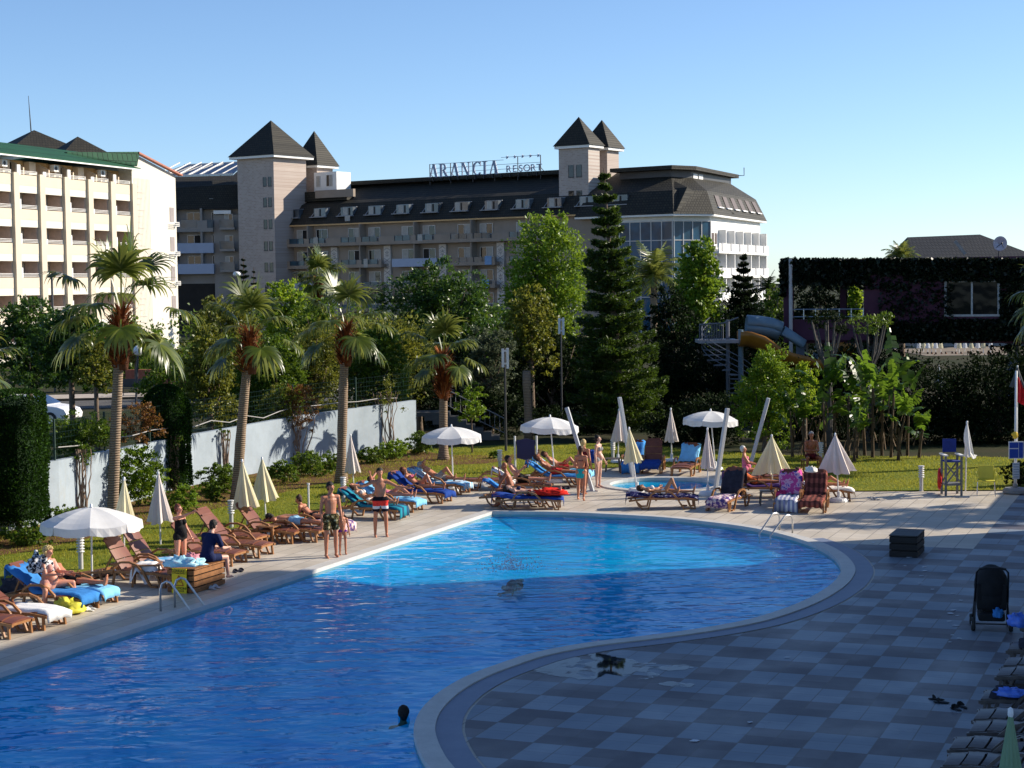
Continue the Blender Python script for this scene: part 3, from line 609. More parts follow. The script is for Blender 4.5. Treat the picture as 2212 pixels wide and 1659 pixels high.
# local x along the facade (away from the viewer), -y out of the facade
m = MB(); m.box(-20, 18.6, 1.6, 12, -1, 18.3); m.build('wall', offw, lh)
m = MB(); m.box(18.6, 27.6, -.02, 12, -1, 18.0); m.poly3([(18.6, -.02, 18.0), (27.6, -.02, 18.0), (27.6, -.02, 18.3), (19.4, -.02, 20.0), (18.6, -.02, 19.4)], (0, 12, 0)); m.build('gable_wall', offw, lh)
m = MB(); m.poly3([(-20, -.9, 18.4), (18.9, -.9, 18.4), (18.9, 5.5, 20.2), (-20, 5.5, 20.2)], (0, 0, .14)); m.poly3([(18.9, -.5, 18.75), (19.4, -.5, 20.1), (19.4, 12, 20.1), (12, 12, 18.9), (12, 3.3, 19.7)], (0, 0, .15)); m.build('roof', slate_g, lh)
m = MB(); m.beam((19.3, -.3, 20.15), (28.3, -.3, 18.35), .5, .16); m.build('gable_trim', flat('red_tile_edge', (.42, .16, .11), .7), lh)
m = MB(); m.beam((-20, -.95, 18.38), (18.9, -.95, 18.38), .08, .12); m.build('gutter', white, lh)
bays = [-2.05+4.15*k for k in range(-4, 6)]
for k, t_ in enumerate(bays):
    m = MB(); m.box(t_-.42, t_+.42, -.28, 1.6, -1, 17.0); m.cm = 1; m.box(t_+.42, t_+.5, -.1, 1.6, -1, 16.9); m.build('pilaster', [beige, flat('joint', (.25, .16, .12), .8)], lh)
for k in range(len(bays)-1):
    x0, x1 = bays[k]+.5, bays[k+1]-.42
    for fl in range(6):
        zp = 16.85-3.1*fl
        m = MB(); m.box(x0, x1, -.04, .15, zp-.95, zp); m.cm = 1; m.box(x0, x1, -.02, .15, zp-1.62, zp-.95); m.cm = 2; m.box(x0, x1, .15, 1.6, zp-1.0, zp-.85); m.build('parapet', [beige, offw, offw], lh)
        g = MB()
        for z in (.12, .24, .36): g.box(x0+.5, x1, 0, .04, zp+z-.02, zp+z+.02)
        for z_ in (x0+.5, x1-.05): g.box(z_, z_+.05, .045, .09, zp, zp+.38)
        g.box(x0, x0+.5, -.03, .12, zp, zp+ (.45 if k % 2 else .9)); g.build('railing', white, lh)
        if fl > 0:
            m = MB(); m.box(x1-.12, x1, .16, 1.55, zp, zp+1.48); m.build('side_wall', flat('pink_render', (.62, .45, .36), .85), lh)
            dx = x0+.25 if k % 2 else x0+.2
            if k % 2 == 0:
                m = MB(); m.box(dx, dx+.95, 1.5, 1.58, zp-.8, zp+1.4); f = m.build('balcony_door', frame_w, lh); g = MB(); g.box(dx+.1, dx+.85, 1.47, 1.51, zp-.7, zp+.75); g.box(dx+.1, dx+.85, 1.47, 1.51, zp+.9, zp+1.35); g.build('pane', gdark, f)
            else:
                m = MB(); m.box(x0+.6, x0+1.5, 1.1, 1.5, zp+.95, zp+1.4); m.cm = 1; m.lathe([(0, 0), (.2, 0)], 0, 0, 10); m.build('air_unit', [flat('grey_unit', (.35, .34, .33), .6), metal_d], lh)
    zt = 16.85
    m = MB(); m.box(x0-.9, x1+.4, 1.5, 1.6, zt, 18.3); m.build('top_wall', tan, lh)
    m = MB(); m.box(x0-.8, x0+.25, .9, 1.5, zt, zt+1.35); m.poly3([(x0+1.3, .2, zt), (x0+1.3, 1.5, zt), (x0+1.3, 1.5, zt+1.35), (x0+1.3, .2, zt+.7)], (.15, 0, 0)); m.build('top_partition', peach, lh)
    if k % 2:
        m = MB(); m.box(x0+2.2, x0+3.0, .2, .6, zt+.62, zt+1.22); a_ = m.build('air_unit', white, lh); g = MB(); g.M = Matrix.Translation((x0+2.55, .19, zt+.92)) @ Matrix.Rotation(pi/2, 4, 'X'); g.lathe([(.001, .01), (.2, .01), (.2, 0)], 0, 0, 14); g.build('fan', metal_d, a_)
    else:
        m = MB(); m.box(x0+.5, x0+1.3, 1.42, 1.5, zt, zt+1.3); f = m.build('balcony_door', frame_w, lh); g = MB(); g.box(x0+.6, x0+1.2, 1.38, 1.43, zt+.1, zt+1.2); g.build('pane', gdark, f)
for z in (13.4, 10.3, 7.2, 4.1):
    m = MB(); m.box(26.2, 27.05, -.06, .0, z, z+1.5); f = m.build('gable_window', flat('grey_shutter', (.30, .26, .25), .6), lh)
    g = MB(); g.box(26.1, 27.4, -.5, -.45, z-.1, z-.05); g.box(26.1, 27.4, -.5, -.45, z-.3, z-.25); g.box(26.1, 27.4, -.5, -.45, z-.5, z-.45); g.box(27.35, 27.4, -.5, 0, z-.5, z-.05); g.build('sill', white, f)
m = MB(); m.cm = 0
for k in range(12): m.box(19.0+k*.26, 19.03+k*.26, -.14, -.1, 2, 17.6)
for k in range(24): m.box(18.9, 20.6+.5*sin(k*2.1), -.13, -.11, 3+.6*k, 3.03+.6*k)
m.build('trellis', flat('pale_trellis', (.62, .58, .52), .8), lh)
def far_tower(px, apex, base, w, dist, label):
    c = AT(px, base, dist); za = c.z; top = AT(px, apex, dist).z
    tower((c.x-w/2*cos(.7)+w/2*sin(.7), dist-w/2*sin(.7)-w/2*cos(.7), 0), .62, w, w, za-.3, .9, top-za+.3, label, offw)
far_tower(67, 281, 329, 8.2, 215, 'left dark pyramid roof rising behind the green hotel roof'); far_tower(163, 295, 343, 5.9, 205, 'smaller dark pyramid roof right of the other, behind the green hotel roof')
a0 = AT(67, 284, 215); m = MB(); m.tube([(0, 0, 0), (-.1, 0, 2.2), (-.2, 0, 4.3)], [.09, .06, .03], 5); o = m.build('antenna_mast', metal_d); o.location = a0; tag(o, 'thin antenna mast on the left pyramid roof', 'antenna')
# ---------------------------------------------------------------- ivy covered pink building on the right
YB = 84.; ivo = AT(1692, 600, YB); ivo.z = 0; nIV = Vector((sin(TH), -cos(TH), 0))
iv = empty('ivy_building', ivo, TH, 'flat roofed dark pink building raised on posts and covered in ivy', 'building')
def IVP(px, py, off=0.):
    d = ray(px, py); t = ((ivo+nIV*off)-EYE).dot(nIV)/d.dot(nIV); p = EYE+d*t; return (p-ivo).dot(DI), p.z
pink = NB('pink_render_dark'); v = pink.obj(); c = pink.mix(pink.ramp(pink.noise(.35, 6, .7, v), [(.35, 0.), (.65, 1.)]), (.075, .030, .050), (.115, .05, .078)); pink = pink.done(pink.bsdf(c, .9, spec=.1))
XR = 24.
(_, zr), (_, zo1), (xo0, zo0), (_, zu) = IVP(1692, 562), IVP(1712, 614), IVP(1712, 690), IVP(1700, 735)
zf = zu; xo1 = IVP(1866, 650)[0]; xw0, zw0 = IVP(2040, 684); xw1, zw1 = IVP(2160, 604)
m = MB()
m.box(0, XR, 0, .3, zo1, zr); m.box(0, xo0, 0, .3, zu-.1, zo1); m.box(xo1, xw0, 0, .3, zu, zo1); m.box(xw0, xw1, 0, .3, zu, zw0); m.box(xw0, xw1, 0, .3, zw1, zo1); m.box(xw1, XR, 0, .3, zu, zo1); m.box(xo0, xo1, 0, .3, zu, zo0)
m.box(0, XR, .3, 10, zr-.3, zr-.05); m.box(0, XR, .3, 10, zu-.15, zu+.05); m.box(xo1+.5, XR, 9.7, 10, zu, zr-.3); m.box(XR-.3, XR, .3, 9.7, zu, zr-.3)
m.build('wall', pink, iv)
m = MB(); m.box(xo1-1.9, xo1-1.6, 4, 4.3, zo0, zo1); m.build('column', pink, iv)
m = MB(); m.box(xo0+3.0, xo0+3.3, 8, 8.3, zo0, zo1); m.build('column', pink, iv)
f = MB()
for a_, b_, c_, d_ in ((xw0, xw1, zw0, zw0+.1), (xw0, xw1, zw1-.1, zw1), (xw0, xw0+.1, zw0+.1, zw1-.1), (xw1-.1, xw1, zw0+.1, zw1-.1), ((xw0+xw1)/2-.04, (xw0+xw1)/2+.04, zw0+.1, zw1-.1)): f.box(a_, b_, -.05, .05, c_, d_)
f = f.build('window', flat('grey_window_frame', (.40, .40, .39), .6), iv); g = MB(); g.box(xw0+.1, xw1-.1, .06, .09, zw0+.1, zw1-.1); g.build('pane', m_glass('dim_glass', (.008, .009, .009), .05, .012), f)
m = MB(); m.tube([(.4, -.2, zu-1.2), (.4, -.2, zr+.05)], .09, 8); m.build('downpipe', flat('grey_pipe', (.50, .47, .46), .5), iv)
for px in (1700, 1850, 2165, 2240):
    x = IVP(px, 800)[0]; m = MB(); m.box(x, x+.5, 2, 2.5, -.5, zu-.16); m.build('post', flat('blue_grey_post', (.20, .24, .32), .8), iv)
m = MB(); 
for z_ in (0.12, .47): m.tube([(xo0, -.1, zo0+z_), (xo1, -.1, zo0+z_)], .03, 5)
for k in range(7): x = xo0+(xo1-xo0)*k/6; m.tube([(x, -.1, zo0), (x, -.1, zo0+.5)], .03, 5)
m.build('railing', steel, iv)
# low dark roofed building behind with dish
rb = empty('tiled_roof_building', (0, 0, 0), 0, 'dark hipped roof building showing above the ivy building', 'building'); Yb = 168.
P = [AT(1965, 522, Yb), AT(1990, 509, Yb+4), AT(2130, 503, Yb+4), AT(2290, 524, Yb), AT(1960, 540, Yb-3), AT(2330, 540, Yb-3)]
m = MB(); m.add([P[4]+Vector((0, 0, -2)), P[5]+Vector((0, 0, -2)), P[2]+Vector((1, 6, 0)), P[1]+Vector((0, 6, 0)), P[4]+Vector((0, 16, -2)), P[5]+Vector((0, 16, -2))], [(0, 1, 2, 3), (3, 2, 5, 4), (0, 3, 4), (1, 5, 2)]); m.build('roof', m_rooftile('shaded_roof_tiles', (.022, .022, .022), (.03, .03, .03)), rb)  # darker tile copy, shade of the averted roof put into its colour
a_, b_ = P[4], P[5]; m = MB(); m.box(a_.x+.8, b_.x-.8, Yb-2, Yb+12, -1, a_.z-2); m.build('wall', renderd, rb)
m = MB(); p0 = AT(2063, 521, Yb-6); p1 = AT(2085, 549, Yb-6); m.beam(p0, p1, .15, .3); m.build('roof_ridge', flat('pale_ridge', (.25, .24, .24), .7), rb)
dc = AT(2160, 526, 92.); e = empty('satellite_dish', (dc.x, dc.y, dc.z), 0, 'round pale satellite dish above the flat roof', 'satellite dish')
m = MB(); m.M = Matrix.Rotation(RAD(96), 4, 'X') @ Matrix.Rotation(.15, 4, 'Y'); m.lathe([(.03, -.12), (.2, -.10), (.3, -.04), (.39, .03), (.38, .04), (.28, -.02), (.03, -.1)], 0, 0, 24); m.build('dish', flat('dish_grey', (.42, .46, .52), .5), e, smooth=True)
m = MB(); m.tube([(0, .1, -.05), (0, .25, -.75)], .035, 6); m.tube([(-.18, -.02, -.2), (0, -.35, 0)], .02, 5); m.tube([(.18, -.02, -.2), (0, -.35, 0)], .02, 5); m.sphere((0, -.35, 0), .06); m.build('arm', metal_d, e)
# the photographer's own hotel: out of view, shades the near half of the pool (its corner and eaves are read from the shadow line)
hb = empty('shading_hotel', (20.0, 46.6, 0), TH, 'cream hotel block the photograph was taken from, outside the frame', 'hotel')
m = MB(); m.box(.3, 16, -32, 0, -.5, 13.44); m.build('wall', offw, hb)
m = MB(); m.box(0, 16.4, -32.3, .3, 13.45, 13.85); m.build('roof', slate, hb)
for k in range(5):
    for z in (.6, 4, 7.4, 10.8):
        m = MB(); m.box(.22, .3, -5.6*k-3.6, -5.6*k-1.4, z, z+2.1); m.build('window', gdark, hb)
ab = empty('terrace_annex', (21.8, 52.6, 0), TH, 'low cream annex right of the lawn, outside the frame', 'annex'); m = MB(); m.box(0, 9, -4.0, 9, -.5, 3.9); m.cm = 1; m.box(-.2, 9.2, -4.2, 9.2, 3.9, 4.1); m.build('wall', [offw, slate], ab)
# ================================================================ VEGETATION
bark = flat('grey_bark', (.16, .12, .09), .95, .35, 8, bump=1., spec=.1); pbark = NB('palm_bark'); v = pbark.obj()
wv = pbark.n('TexWave', wave_type='BANDS', bands_direction='Z', in_Vector=v); wv.inputs['Scale'].default_value = 5; wv.inputs['Distortion'].default_value = 2; wv.inputs['Detail'].default_value = 3
c = pbark.mix(wv.outputs[1], (.20, .14, .10), (.36, .27, .19)); c = pbark.mix(pbark.ramp(pbark.noise(20, 4, .7, v), [(.5, 0.), (.8, .5)]), c, (.12, .07, .05)); pbark = pbark.done(pbark.bsdf(c, .95, 0, wv.outputs[1], .8, .02, .1))
boots = leafmat('palm_boots', (.14, .035, .012), (.34, .10, .03), (.55, .24, .10), .05, .8, .1, 1.2)
LM = dict(
 bright=leafmat('leaf_bright', (.09, .18, .008), (.18, .29, .012), (.28, .38, .03)),
 lime=leafmat('leaf_lime', (.12, .22, .008), (.21, .33, .012), (.34, .42, .03), .4),
 mid=leafmat('leaf_mid', (.045, .10, .008), (.10, .17, .012), (.18, .26, .02)),
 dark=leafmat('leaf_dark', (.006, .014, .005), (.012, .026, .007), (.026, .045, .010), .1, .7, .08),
 gloss=leafmat('leaf_glossy', (.02, .055, .010), (.05, .11, .014), (.11, .20, .02), .2, .4, .3),
 olive=leafmat('leaf_olive', (.07, .10, .012), (.15, .18, .018), (.28, .27, .035), .3),
 silver=leafmat('leaf_silver', (.05, .07, .035), (.09, .115, .06), (.18, .21, .12), .2, .6, .15),
 red=leafmat('leaf_red', (.12, .04, .015), (.20, .08, .02), (.30, .16, .03), .3),
 cyp=leafmat('leaf_cypress', (.006, .022, .004), (.014, .048, .005), (.06, .14, .010), .12, .7, .1),
 arau=leafmat('needle_araucaria', (.014, .038, .005), (.035, .075, .008), (.12, .19, .018), .2, .5, .3),
 palm=leafmat('leaf_palm', (.035, .065, .008), (.10, .14, .012), (.30, .32, .07), .3, .35, .5),
 banana=leafmat('leaf_banana', (.018, .05, .006), (.06, .14, .010), (.18, .29, .025), .3, .35, .5))
def leaves(name, C, N, mat, size, rs, parent=None, aspect=.55, up=.35, loc=None):
    """C centres, N outward directions; each leaf a folded diamond of two triangles-as-quad"""
    n = len(C); sz = size*rs.uniform(.6, 1.25, (n, 1))
    d = N + rs.normal(0, .75, (n, 3)); d[:, 2] += up*.3; d /= np.linalg.norm(d, axis=1)[:, None]+1e-9     # leaf axis
    nr = rs.normal(0, .8, (n, 3)) + N*.6; nr[:, 2] += up; sdv = np.cross(d, nr); sdv /= np.linalg.norm(sdv, axis=1)[:, None]+1e-9
    nn = np.cross(sdv, d)
    V = np.empty((n, 4, 3)); V[:, 0] = C - d*sz*.5; V[:, 1] = C + sdv*sz*aspect*.5 + nn*sz*.12; V[:, 2] = C + d*sz*.55; V[:, 3] = C - sdv*sz*aspect*.5 + nn*sz*.12
    return link(name, npmesh(name, V.reshape(-1, 3), np.arange(n*4).reshape(-1, 4), mat), parent, loc)
def crown_pts(rs, n, lobes, shell=.62, clump=.10, per=22):
    """leaf centres: clumps on the shells of ellipsoid lobes"""
    vol = np.array([l[3]*l[4]+l[4]*l[5] for l in lobes]); pk = vol/vol.sum(); nc = max(1, n//per)
    idx = rs.choice(len(lobes), nc, p=pk); L = np.array(lobes)[idx]
    u = rs.normal(0, 1, (nc, 3)); u /= np.linalg.norm(u, axis=1)[:, None]
    r = shell + (1-shell)*rs.uniform(0, 1, (nc, 1))**.6; r *= 1+rs.normal(0, .07, (nc, 1))
    cc = L[:, :3] + u*r*L[:, 3:]; cs = (L[:, 3:].mean(axis=1)*clump*rs.uniform(.6, 1.6, nc))[:, None, None]
    off = rs.normal(0, 1, (nc, per, 3))*cs; off[:, :, 2] *= .7
    C = (cc[:, None, :]+off).reshape(-1, 3); N = np.repeat(u, per, axis=0); return C, N
def lobes_for(rs, w, h, d, z0, n=9, kind='round'):
    out = []
    for k in range(n):
        t = (k+.5)/n; 
        if kind == 'column':
            c = min(h, w)*.9; z = z0+h*rs.uniform(.2, .8); x = (t-.5)*(w-c); out.append((x, rs.uniform(-.3, .3)*d, z, c*rs.uniform(.55, .8), max(.3, d*.35), h*rs.uniform(.22, .36))); continue
        z = z0 + h*(.12+.76*t)
        if kind == 'cone': rr = (1-t)**.8*.80+.16
        else: rr = math.sin(pi*min(1, .20+.72*t))**.6
        a = k*2.39996+rs.uniform(-.4, .4); q = rs.uniform(.35, .72)*rr; s_ = rs.uniform(.40, .56)*(.62+.5*rr)
        out.append((cos(a)*q*w/2, sin(a)*q*d/2, z, w*s_*.5, d*s_*.5, h*s_*.40))
    if kind != 'column': out.append((0, 0, z0+h*.5, w*.30, d*.30, h*.42))
    return out
def limbs(rs, m, h, z0, r, lobes, lean=(0, 0)):
    top = Vector((lean[0], lean[1], z0+h*.45)); pts = [Vector((0, 0, -.1)), Vector((lean[0]*.2, lean[1]*.2, z0*.5)), Vector((lean[0]*.6, lean[1]*.6, z0)), top]
    m.tube(pts, [r*1.25, r, r*.85, r*.4], 8)
    for l in lobes[:-1]:
        b = pts[2].lerp(top, rs.uniform(0, .7)); e = Vector(l[:3]); mid = b.lerp(e, .5)+Vector((rs.normal(0, .1), rs.normal(0, .1), -.05*h*.2)); m.tube([b, mid, e], [r*.42, r*.28, r*.08], 6)
def tree(name, x, y, w, h, d, z0, n, leaf, mat, label, cat='tree', seed=1, kind='round', group=None, nl=11, r=None, shell=.6, clump=.10, per=22, lean=(0, 0), z=0., aspect=.55):
    rs = np.random.RandomState(seed); t = empty(name, (x, y, z), 0, label, cat, group); L = lobes_for(rs, w, h, d, z0, nl, kind)
    m = MB(); limbs(rs, m, h, max(z0, .15), r or .03*h+.03, L, lean); m.build('trunk', bark, t, smooth=True)
    C, N = crown_pts(rs, n, L, shell, clump, per); leaves('crown', C, N, LM[mat], leaf, rs, t, aspect); return t
def tree_px(name, px0, px1, pyt, pyb, Y, n, leaf, mat, label, trunk=.0, dep=None, **k):
    """a tree whose crown spans the given part of the plan at distance Y"""
    p0 = AT(px0, pyb, Y); p1 = AT(px1, pyt, Y); w = p1.x-p0.x; z0 = p0.z; h = p1.z-z0
    return tree(name, (p0.x+p1.x)/2, Y, w, h, dep or w*.8, z0, n, leaf, mat, label, **k)
# ---- fan palms
def fan(rs, m_v, m_f, base, az, el, plen, R, droop):
    """one fan leaf: petiole and about thirty folded segments that droop at the tips"""
    d = Vector((cos(az)*cos(el), sin(az)*cos(el), sin(el))); side = Vector((-sin(az), cos(az), 0)); pts = []
    p = Vector(base); dd = d.copy()
    for k in range(6):
        pts.append(p.copy()); p = p + dd*plen/5; dd = (dd + Vector((0, 0, -droop*.10))).normalized()
    for a, b in zip(pts[:-1], pts[1:]):
        k = len(m_v); w = .022
        m_v += [a-side*w, a+side*w, b+side*w, b-side*w]; m_f.append((k, k+1, k+2, k+3))
    hub = pts[-1]; ax = dd.normalized(); nrm = side.cross(ax).normalized()
    if nrm.z < 0: nrm = -nrm
    nseg = 30
    for i in range(nseg):
        a = (i/(nseg-1)-.5)*RAD(250)+rs.normal(0, .02); u = (ax*cos(a)+side*sin(a)).normalized(); t_ = side*cos(a)-ax*sin(a)
        L = R*(.62+.38*cos(a*.62))*rs.uniform(.75, 1.12); q = hub.copy(); prev = None; v_ = (u+nrm*.28*(1-abs(a)/2.2)).normalized(); n_ = 7; dr = droop*rs.uniform(.6, 1.7)
        for s_ in range(n_+1):
            f = s_/n_; w = .052*R*(sin(pi*min(1, .12+f*.60)))*(1-f**2.5)+.003
            g = q + nrm*(.012 if i % 2 else -.012)
            k = len(m_v); m_v += [g-t_*w, g+t_*w]
            if s_: m_f.append((k-2, k-1, k+1, k))
            q = q + v_*L/n_; v_ = (v_+Vector((0, 0, -1))*dr*(.04+.75*f**1.8)).normalized()
def fan_palm(x, y, z, H, tr, crownR, skirt, label, seed, nf=26, lean=(0, 0), full=True, group='fan palms along the lawn', name='palm_tree', petiole=1.0):
    rs = np.random.RandomState(seed); t = empty(name, (x, y, z), 0, label, 'palm tree', group)
    m = MB(); n = 14; pts = [Vector((lean[0]*(k/n)**1.3, lean[1]*(k/n)**1.3, H*k/n-.05)) for k in range(n+1)]
    m.tube(pts, [tr*(1.55-.75*min(1, k/2.0) if k < 2 else 1.0-.22*k/n)*(1+.03*rs.normal()) for k in range(n+1)], 12); m.build('trunk', pbark, t, smooth=True)
    Vv, Ff = [], []
    zs = H-skirt
    for k in range(int(330*skirt)):
        f = rs.uniform(0, 1); zz_ = zs+skirt*f; a = rs.uniform(0, 2*pi); c0 = pts[-1].lerp(pts[-4], (H-zz_)/(H*3/14) if H > 0 else 0); r_ = tr*(.95+.5*sin(pi*min(1, f*1.1)))
        b = Vector((c0.x+cos(a)*r_*.8, c0.y+sin(a)*r_*.8, zz_)); o_ = Vector((cos(a), sin(a), rs.uniform(.2, 1.7))).normalized(); L = rs.uniform(.16, .46); s_ = Vector((-sin(a), cos(a), 0))*rs.uniform(.02, .05)
        k0 = len(Vv); Vv += [b-s_, b+s_, b+o_*L+s_*.35, b+o_*L-s_*.35]; Ff.append((k0, k0+1, k0+2, k0+3))
    link('boots', npmesh('boots', [tuple(q) for q in Vv], Ff, boots), t)
    m = MB(); m.tube([pts[-1]+Vector((0, 0, -skirt)), pts[-1]+Vector((0, 0, -skirt*.7)), pts[-1]+Vector((0, 0, -skirt*.2)), pts[-1]+Vector((0, 0, .1))], [tr*.85, tr*1.2, tr*1.15, tr*.6], 10); m.build('fibre', flat('palm_fibre', (.13, .045, .018), .95, .4, 12, bump=1.), t, smooth=True)
    Vv, Ff = [], []
    for k in range(nf):
        f = (k+.5)/nf; az = k*2.39996+rs.uniform(-.25, .25); el = RAD(88-98*f**.9)+rs.normal(0, .08)
        fan(rs, Vv, Ff, pts[-1]+Vector((0, 0, -.05-.2*f)), az, el, petiole*crownR*rs.uniform(.40, .55), crownR*rs.uniform(.44, .56), .9+1.0*f)
    link('crown', npmesh('crown', [tuple(q) for q in Vv], Ff, LM['palm']), t); return t
def palm_px(px, pyb, pxt, pyt, Y=None, **k):
    b = G(px, pyb) if Y is None else AT(px, pyb, Y); tp = AT(pxt, pyt, b.y)
    return fan_palm(b.x, b.y, 0 if Y is None else b.z, tp.z-(0 if Y is None else b.z), lean=(tp.x-b.x, 0), **k)
palm_px(243, 1170, 262, 672, tr=.155, crownR=1.95, skirt=1.45, label='fan palm nearest the white sunlit hotel, its trunk beside the closed parasols', seed=3, nf=14, petiole=1.6)
palm_px(512, 1085, 541, 718, tr=.165, crownR=1.8, skirt=1.2, label='fan palm behind the two cream parasols, second along the white wall', seed=5, nf=13, petiole=1.25)
palm_px(737, 1045, 747, 702, tr=.165, crownR=1.95, skirt=1.3, label='fan palm beside the closed pink-white parasol, third along the white wall', seed=8, nf=14, petiole=1.25)
palm_px(958, 995, 958, 762, tr=.17, crownR=1.8, skirt=1.7, label='fan palm behind the open white parasol at the end of the white wall', seed=12, nf=13, petiole=1.2)
palm_px(689, 655, 689, 602, Y=140, tr=.34, crownR=3.0, skirt=1.9, label='small distant fan palm in front of the shaded hotel wing', seed=15, nf=18, group=None)
palm_px(-95, 1030, -92, 800, Y=50., tr=.2, crownR=2.2, skirt=1.0, label='fan palm at the left edge with only drooping leaf tips showing', seed=19, nf=20, group=None)
palm_px(2290, 985, 2290, 640, Y=60., tr=.2, crownR=2.2, skirt=1.0, label='fan palm at the right edge showing one bright leaf against the ivy building', seed=22, nf=18, group=None)
for k, (x, y, h_) in enumerate(((20.5, 49.5, 5.6), (23.2, 51.4, 6.3), (22.8, 49.0, 5.0))):
    fan_palm(x, y, 0, h_, .17, 2.0, 1.0, 'fan palm outside the frame right of the tiled deck', 30+k, nf=16, group='palms beyond the right edge')
# feather palms
def feather_palm(x, y, z, H, R, label, seed, nf=26, tr=.3, mat='palm'):
    rs = np.random.RandomState(seed); t = empty('date_palm', (x, y, z), 0, label, 'palm tree'); m = MB(); m.tube([(0, 0, -.2), (0, 0, H*.5), (0, 0, H)], [tr*1.1, tr, tr*.9], 10); m.build('trunk', pbark, t, smooth=True)
    Vv, Ff = [], []
    for k in range(nf):
        az = k*2.39996; el = RAD(84-80*(k+.5)/nf); q = Vector((0, 0, H)); d = Vector((cos(az)*cos(el), sin(az)*cos(el), sin(el))); sd_ = Vector((-sin(az), cos(az), 0)); L = R*rs.uniform(.85, 1.1)
        for s_ in range(26):
            f = s_/26; q = q+d*L/26; d = (d+Vector((0, 0, -.05-.03*f))).normalized()
            for sg_ in (-1, 1):
                l_ = R*.30*sin(pi*min(.97, .15+f*.8)); o_ = (sd_*sg_+d*.7+Vector((0, 0, -.15+rs.normal(0, .12)))).normalized()*l_; w_ = d*R*.022; k0 = len(Vv)
                Vv += [q-w_, q+w_, q+o_+w_*.2+Vector((0, 0, -l_*.25)), q+o_-w_*.2+Vector((0, 0, -l_*.25))]; Ff.append((k0, k0+1, k0+2, k0+3))
    link('crown', npmesh('crown', [tuple(p) for p in Vv], Ff, LM[mat]), t); return t
p = AT(1412, 600, 150); feather_palm(p.x, 150, 0, p.z, 3.6, 'pale feathery palm in front of the blue glass wall', 41, 22)
p = AT(1947, 548, 98); feather_palm(p.x, 98, 0, p.z-.3, 1.25, 'feathery palm above the roof of the ivy building', 43, 30, .2)
p = AT(1658, 612, 150); feather_palm(p.x, 150, 0, p.z-.5, 1.6, 'small dark feathery palm left of the ivy building', 45, 18, .2, 'dark')
# ---- araucaria
def araucaria(x, y, H, R, label, seed, tiers=26, z=0., mat='arau', dens=1.):
    rs = np.random.RandomState(seed); t = empty('araucaria', (x, y, z), 0, label, 'tree'); m = MB(); m.tube([(0, 0, -.1), (.02, 0, H*.5), (0, 0, H)], [H*.02, H*.012, .015], 8)
    Cs, Ns = [], []
    for k in range(tiers):
        f = (k+.3)/tiers; zt = H*(1-.985*(1-f)**1.0) if False else H*(.06+.93*f); rr = R*min(1., (1-f)**.80*1.10+.03)*(1+rs.normal(0, .08)); nb = 6
        for b in range(nb):
            az = 2*pi*b/nb+k*.6+rs.normal(0, .12); L = rr*rs.uniform(.85, 1.08); q = Vector((0, 0, zt+rs.normal(0, .06)*min(1, R)));  el = .12+.15*f; pts = [q.copy()]; ns = 10
            d = Vector((cos(az)*cos(el), sin(az)*cos(el), sin(el)-.16))
            for s_ in range(ns): q = q+d*L/ns; d = (d+Vector((0, 0, .022+.035*(s_/ns)))).normalized(); pts.append(q.copy())
            m.tube([pts[0], pts[5], pts[-1]], [.03+.012*L, .02+.006*L, .008], 4, cap=False)
            sd_ = np.array((-sin(az), cos(az), 0.)); nq = int(L*260*dens)+40; u = rs.uniform(.12, 1., nq); P = np.array([tuple(p) for p in pts]); ii = np.minimum((u*ns).astype(int), ns-1); fr_ = (u*ns-ii)[:, None]
            base = P[ii]*(1-fr_)+P[ii+1]*fr_; wd = (.30*L*np.sin(np.pi*np.clip(.22+u*.72, 0, 1))+.06)[:, None]; lat = rs.uniform(-1, 1, (nq, 1))
            c_ = base + sd_*lat*wd; c_[:, 2] += .06 - .10*np.abs(lat[:, 0])*L*.3 + rs.uniform(-.20, .11, nq)*min(1, L)
            Cs.append(c_); nv_ = sd_*lat + np.array((cos(az), sin(az), .35)); Ns.append(nv_)
    m.build('trunk', bark, t); leaves('crown', np.vstack(Cs), np.vstack(Ns), LM[mat], .19*max(.8, R/2.0)*(1.3 if dens < .8 else 1), rs, t, .30, .1); return t
p = G(1340, 948); tp = AT(1302, 362, p.y); t_ = araucaria(p.x+.05, p.y, tp.z, 2.05, 'tall tiered araucaria in front of the resort hotel', 51, 23); t_.rotation_euler = (0, RAD(-3.2), 0)
p = AT(1607, 800, 105); araucaria(p.x, 105, AT(1607, 545, 105).z, 1.75, 'small dark araucaria left of the ivy building', 52, 18, mat='dark', dens=.7)
p = AT(527, 640, 190); araucaria(p.x, 190, AT(527, 553, 190).z, 1.5, 'far araucaria at the foot of the brick tower', 53, 15, mat='dark', dens=.5)
p = AT(549, 640, 188); araucaria(p.x, 188, AT(549, 577, 188).z, .9, 'smaller far araucaria right of the one under the brick tower', 54, 12, mat='dark', dens=.5)
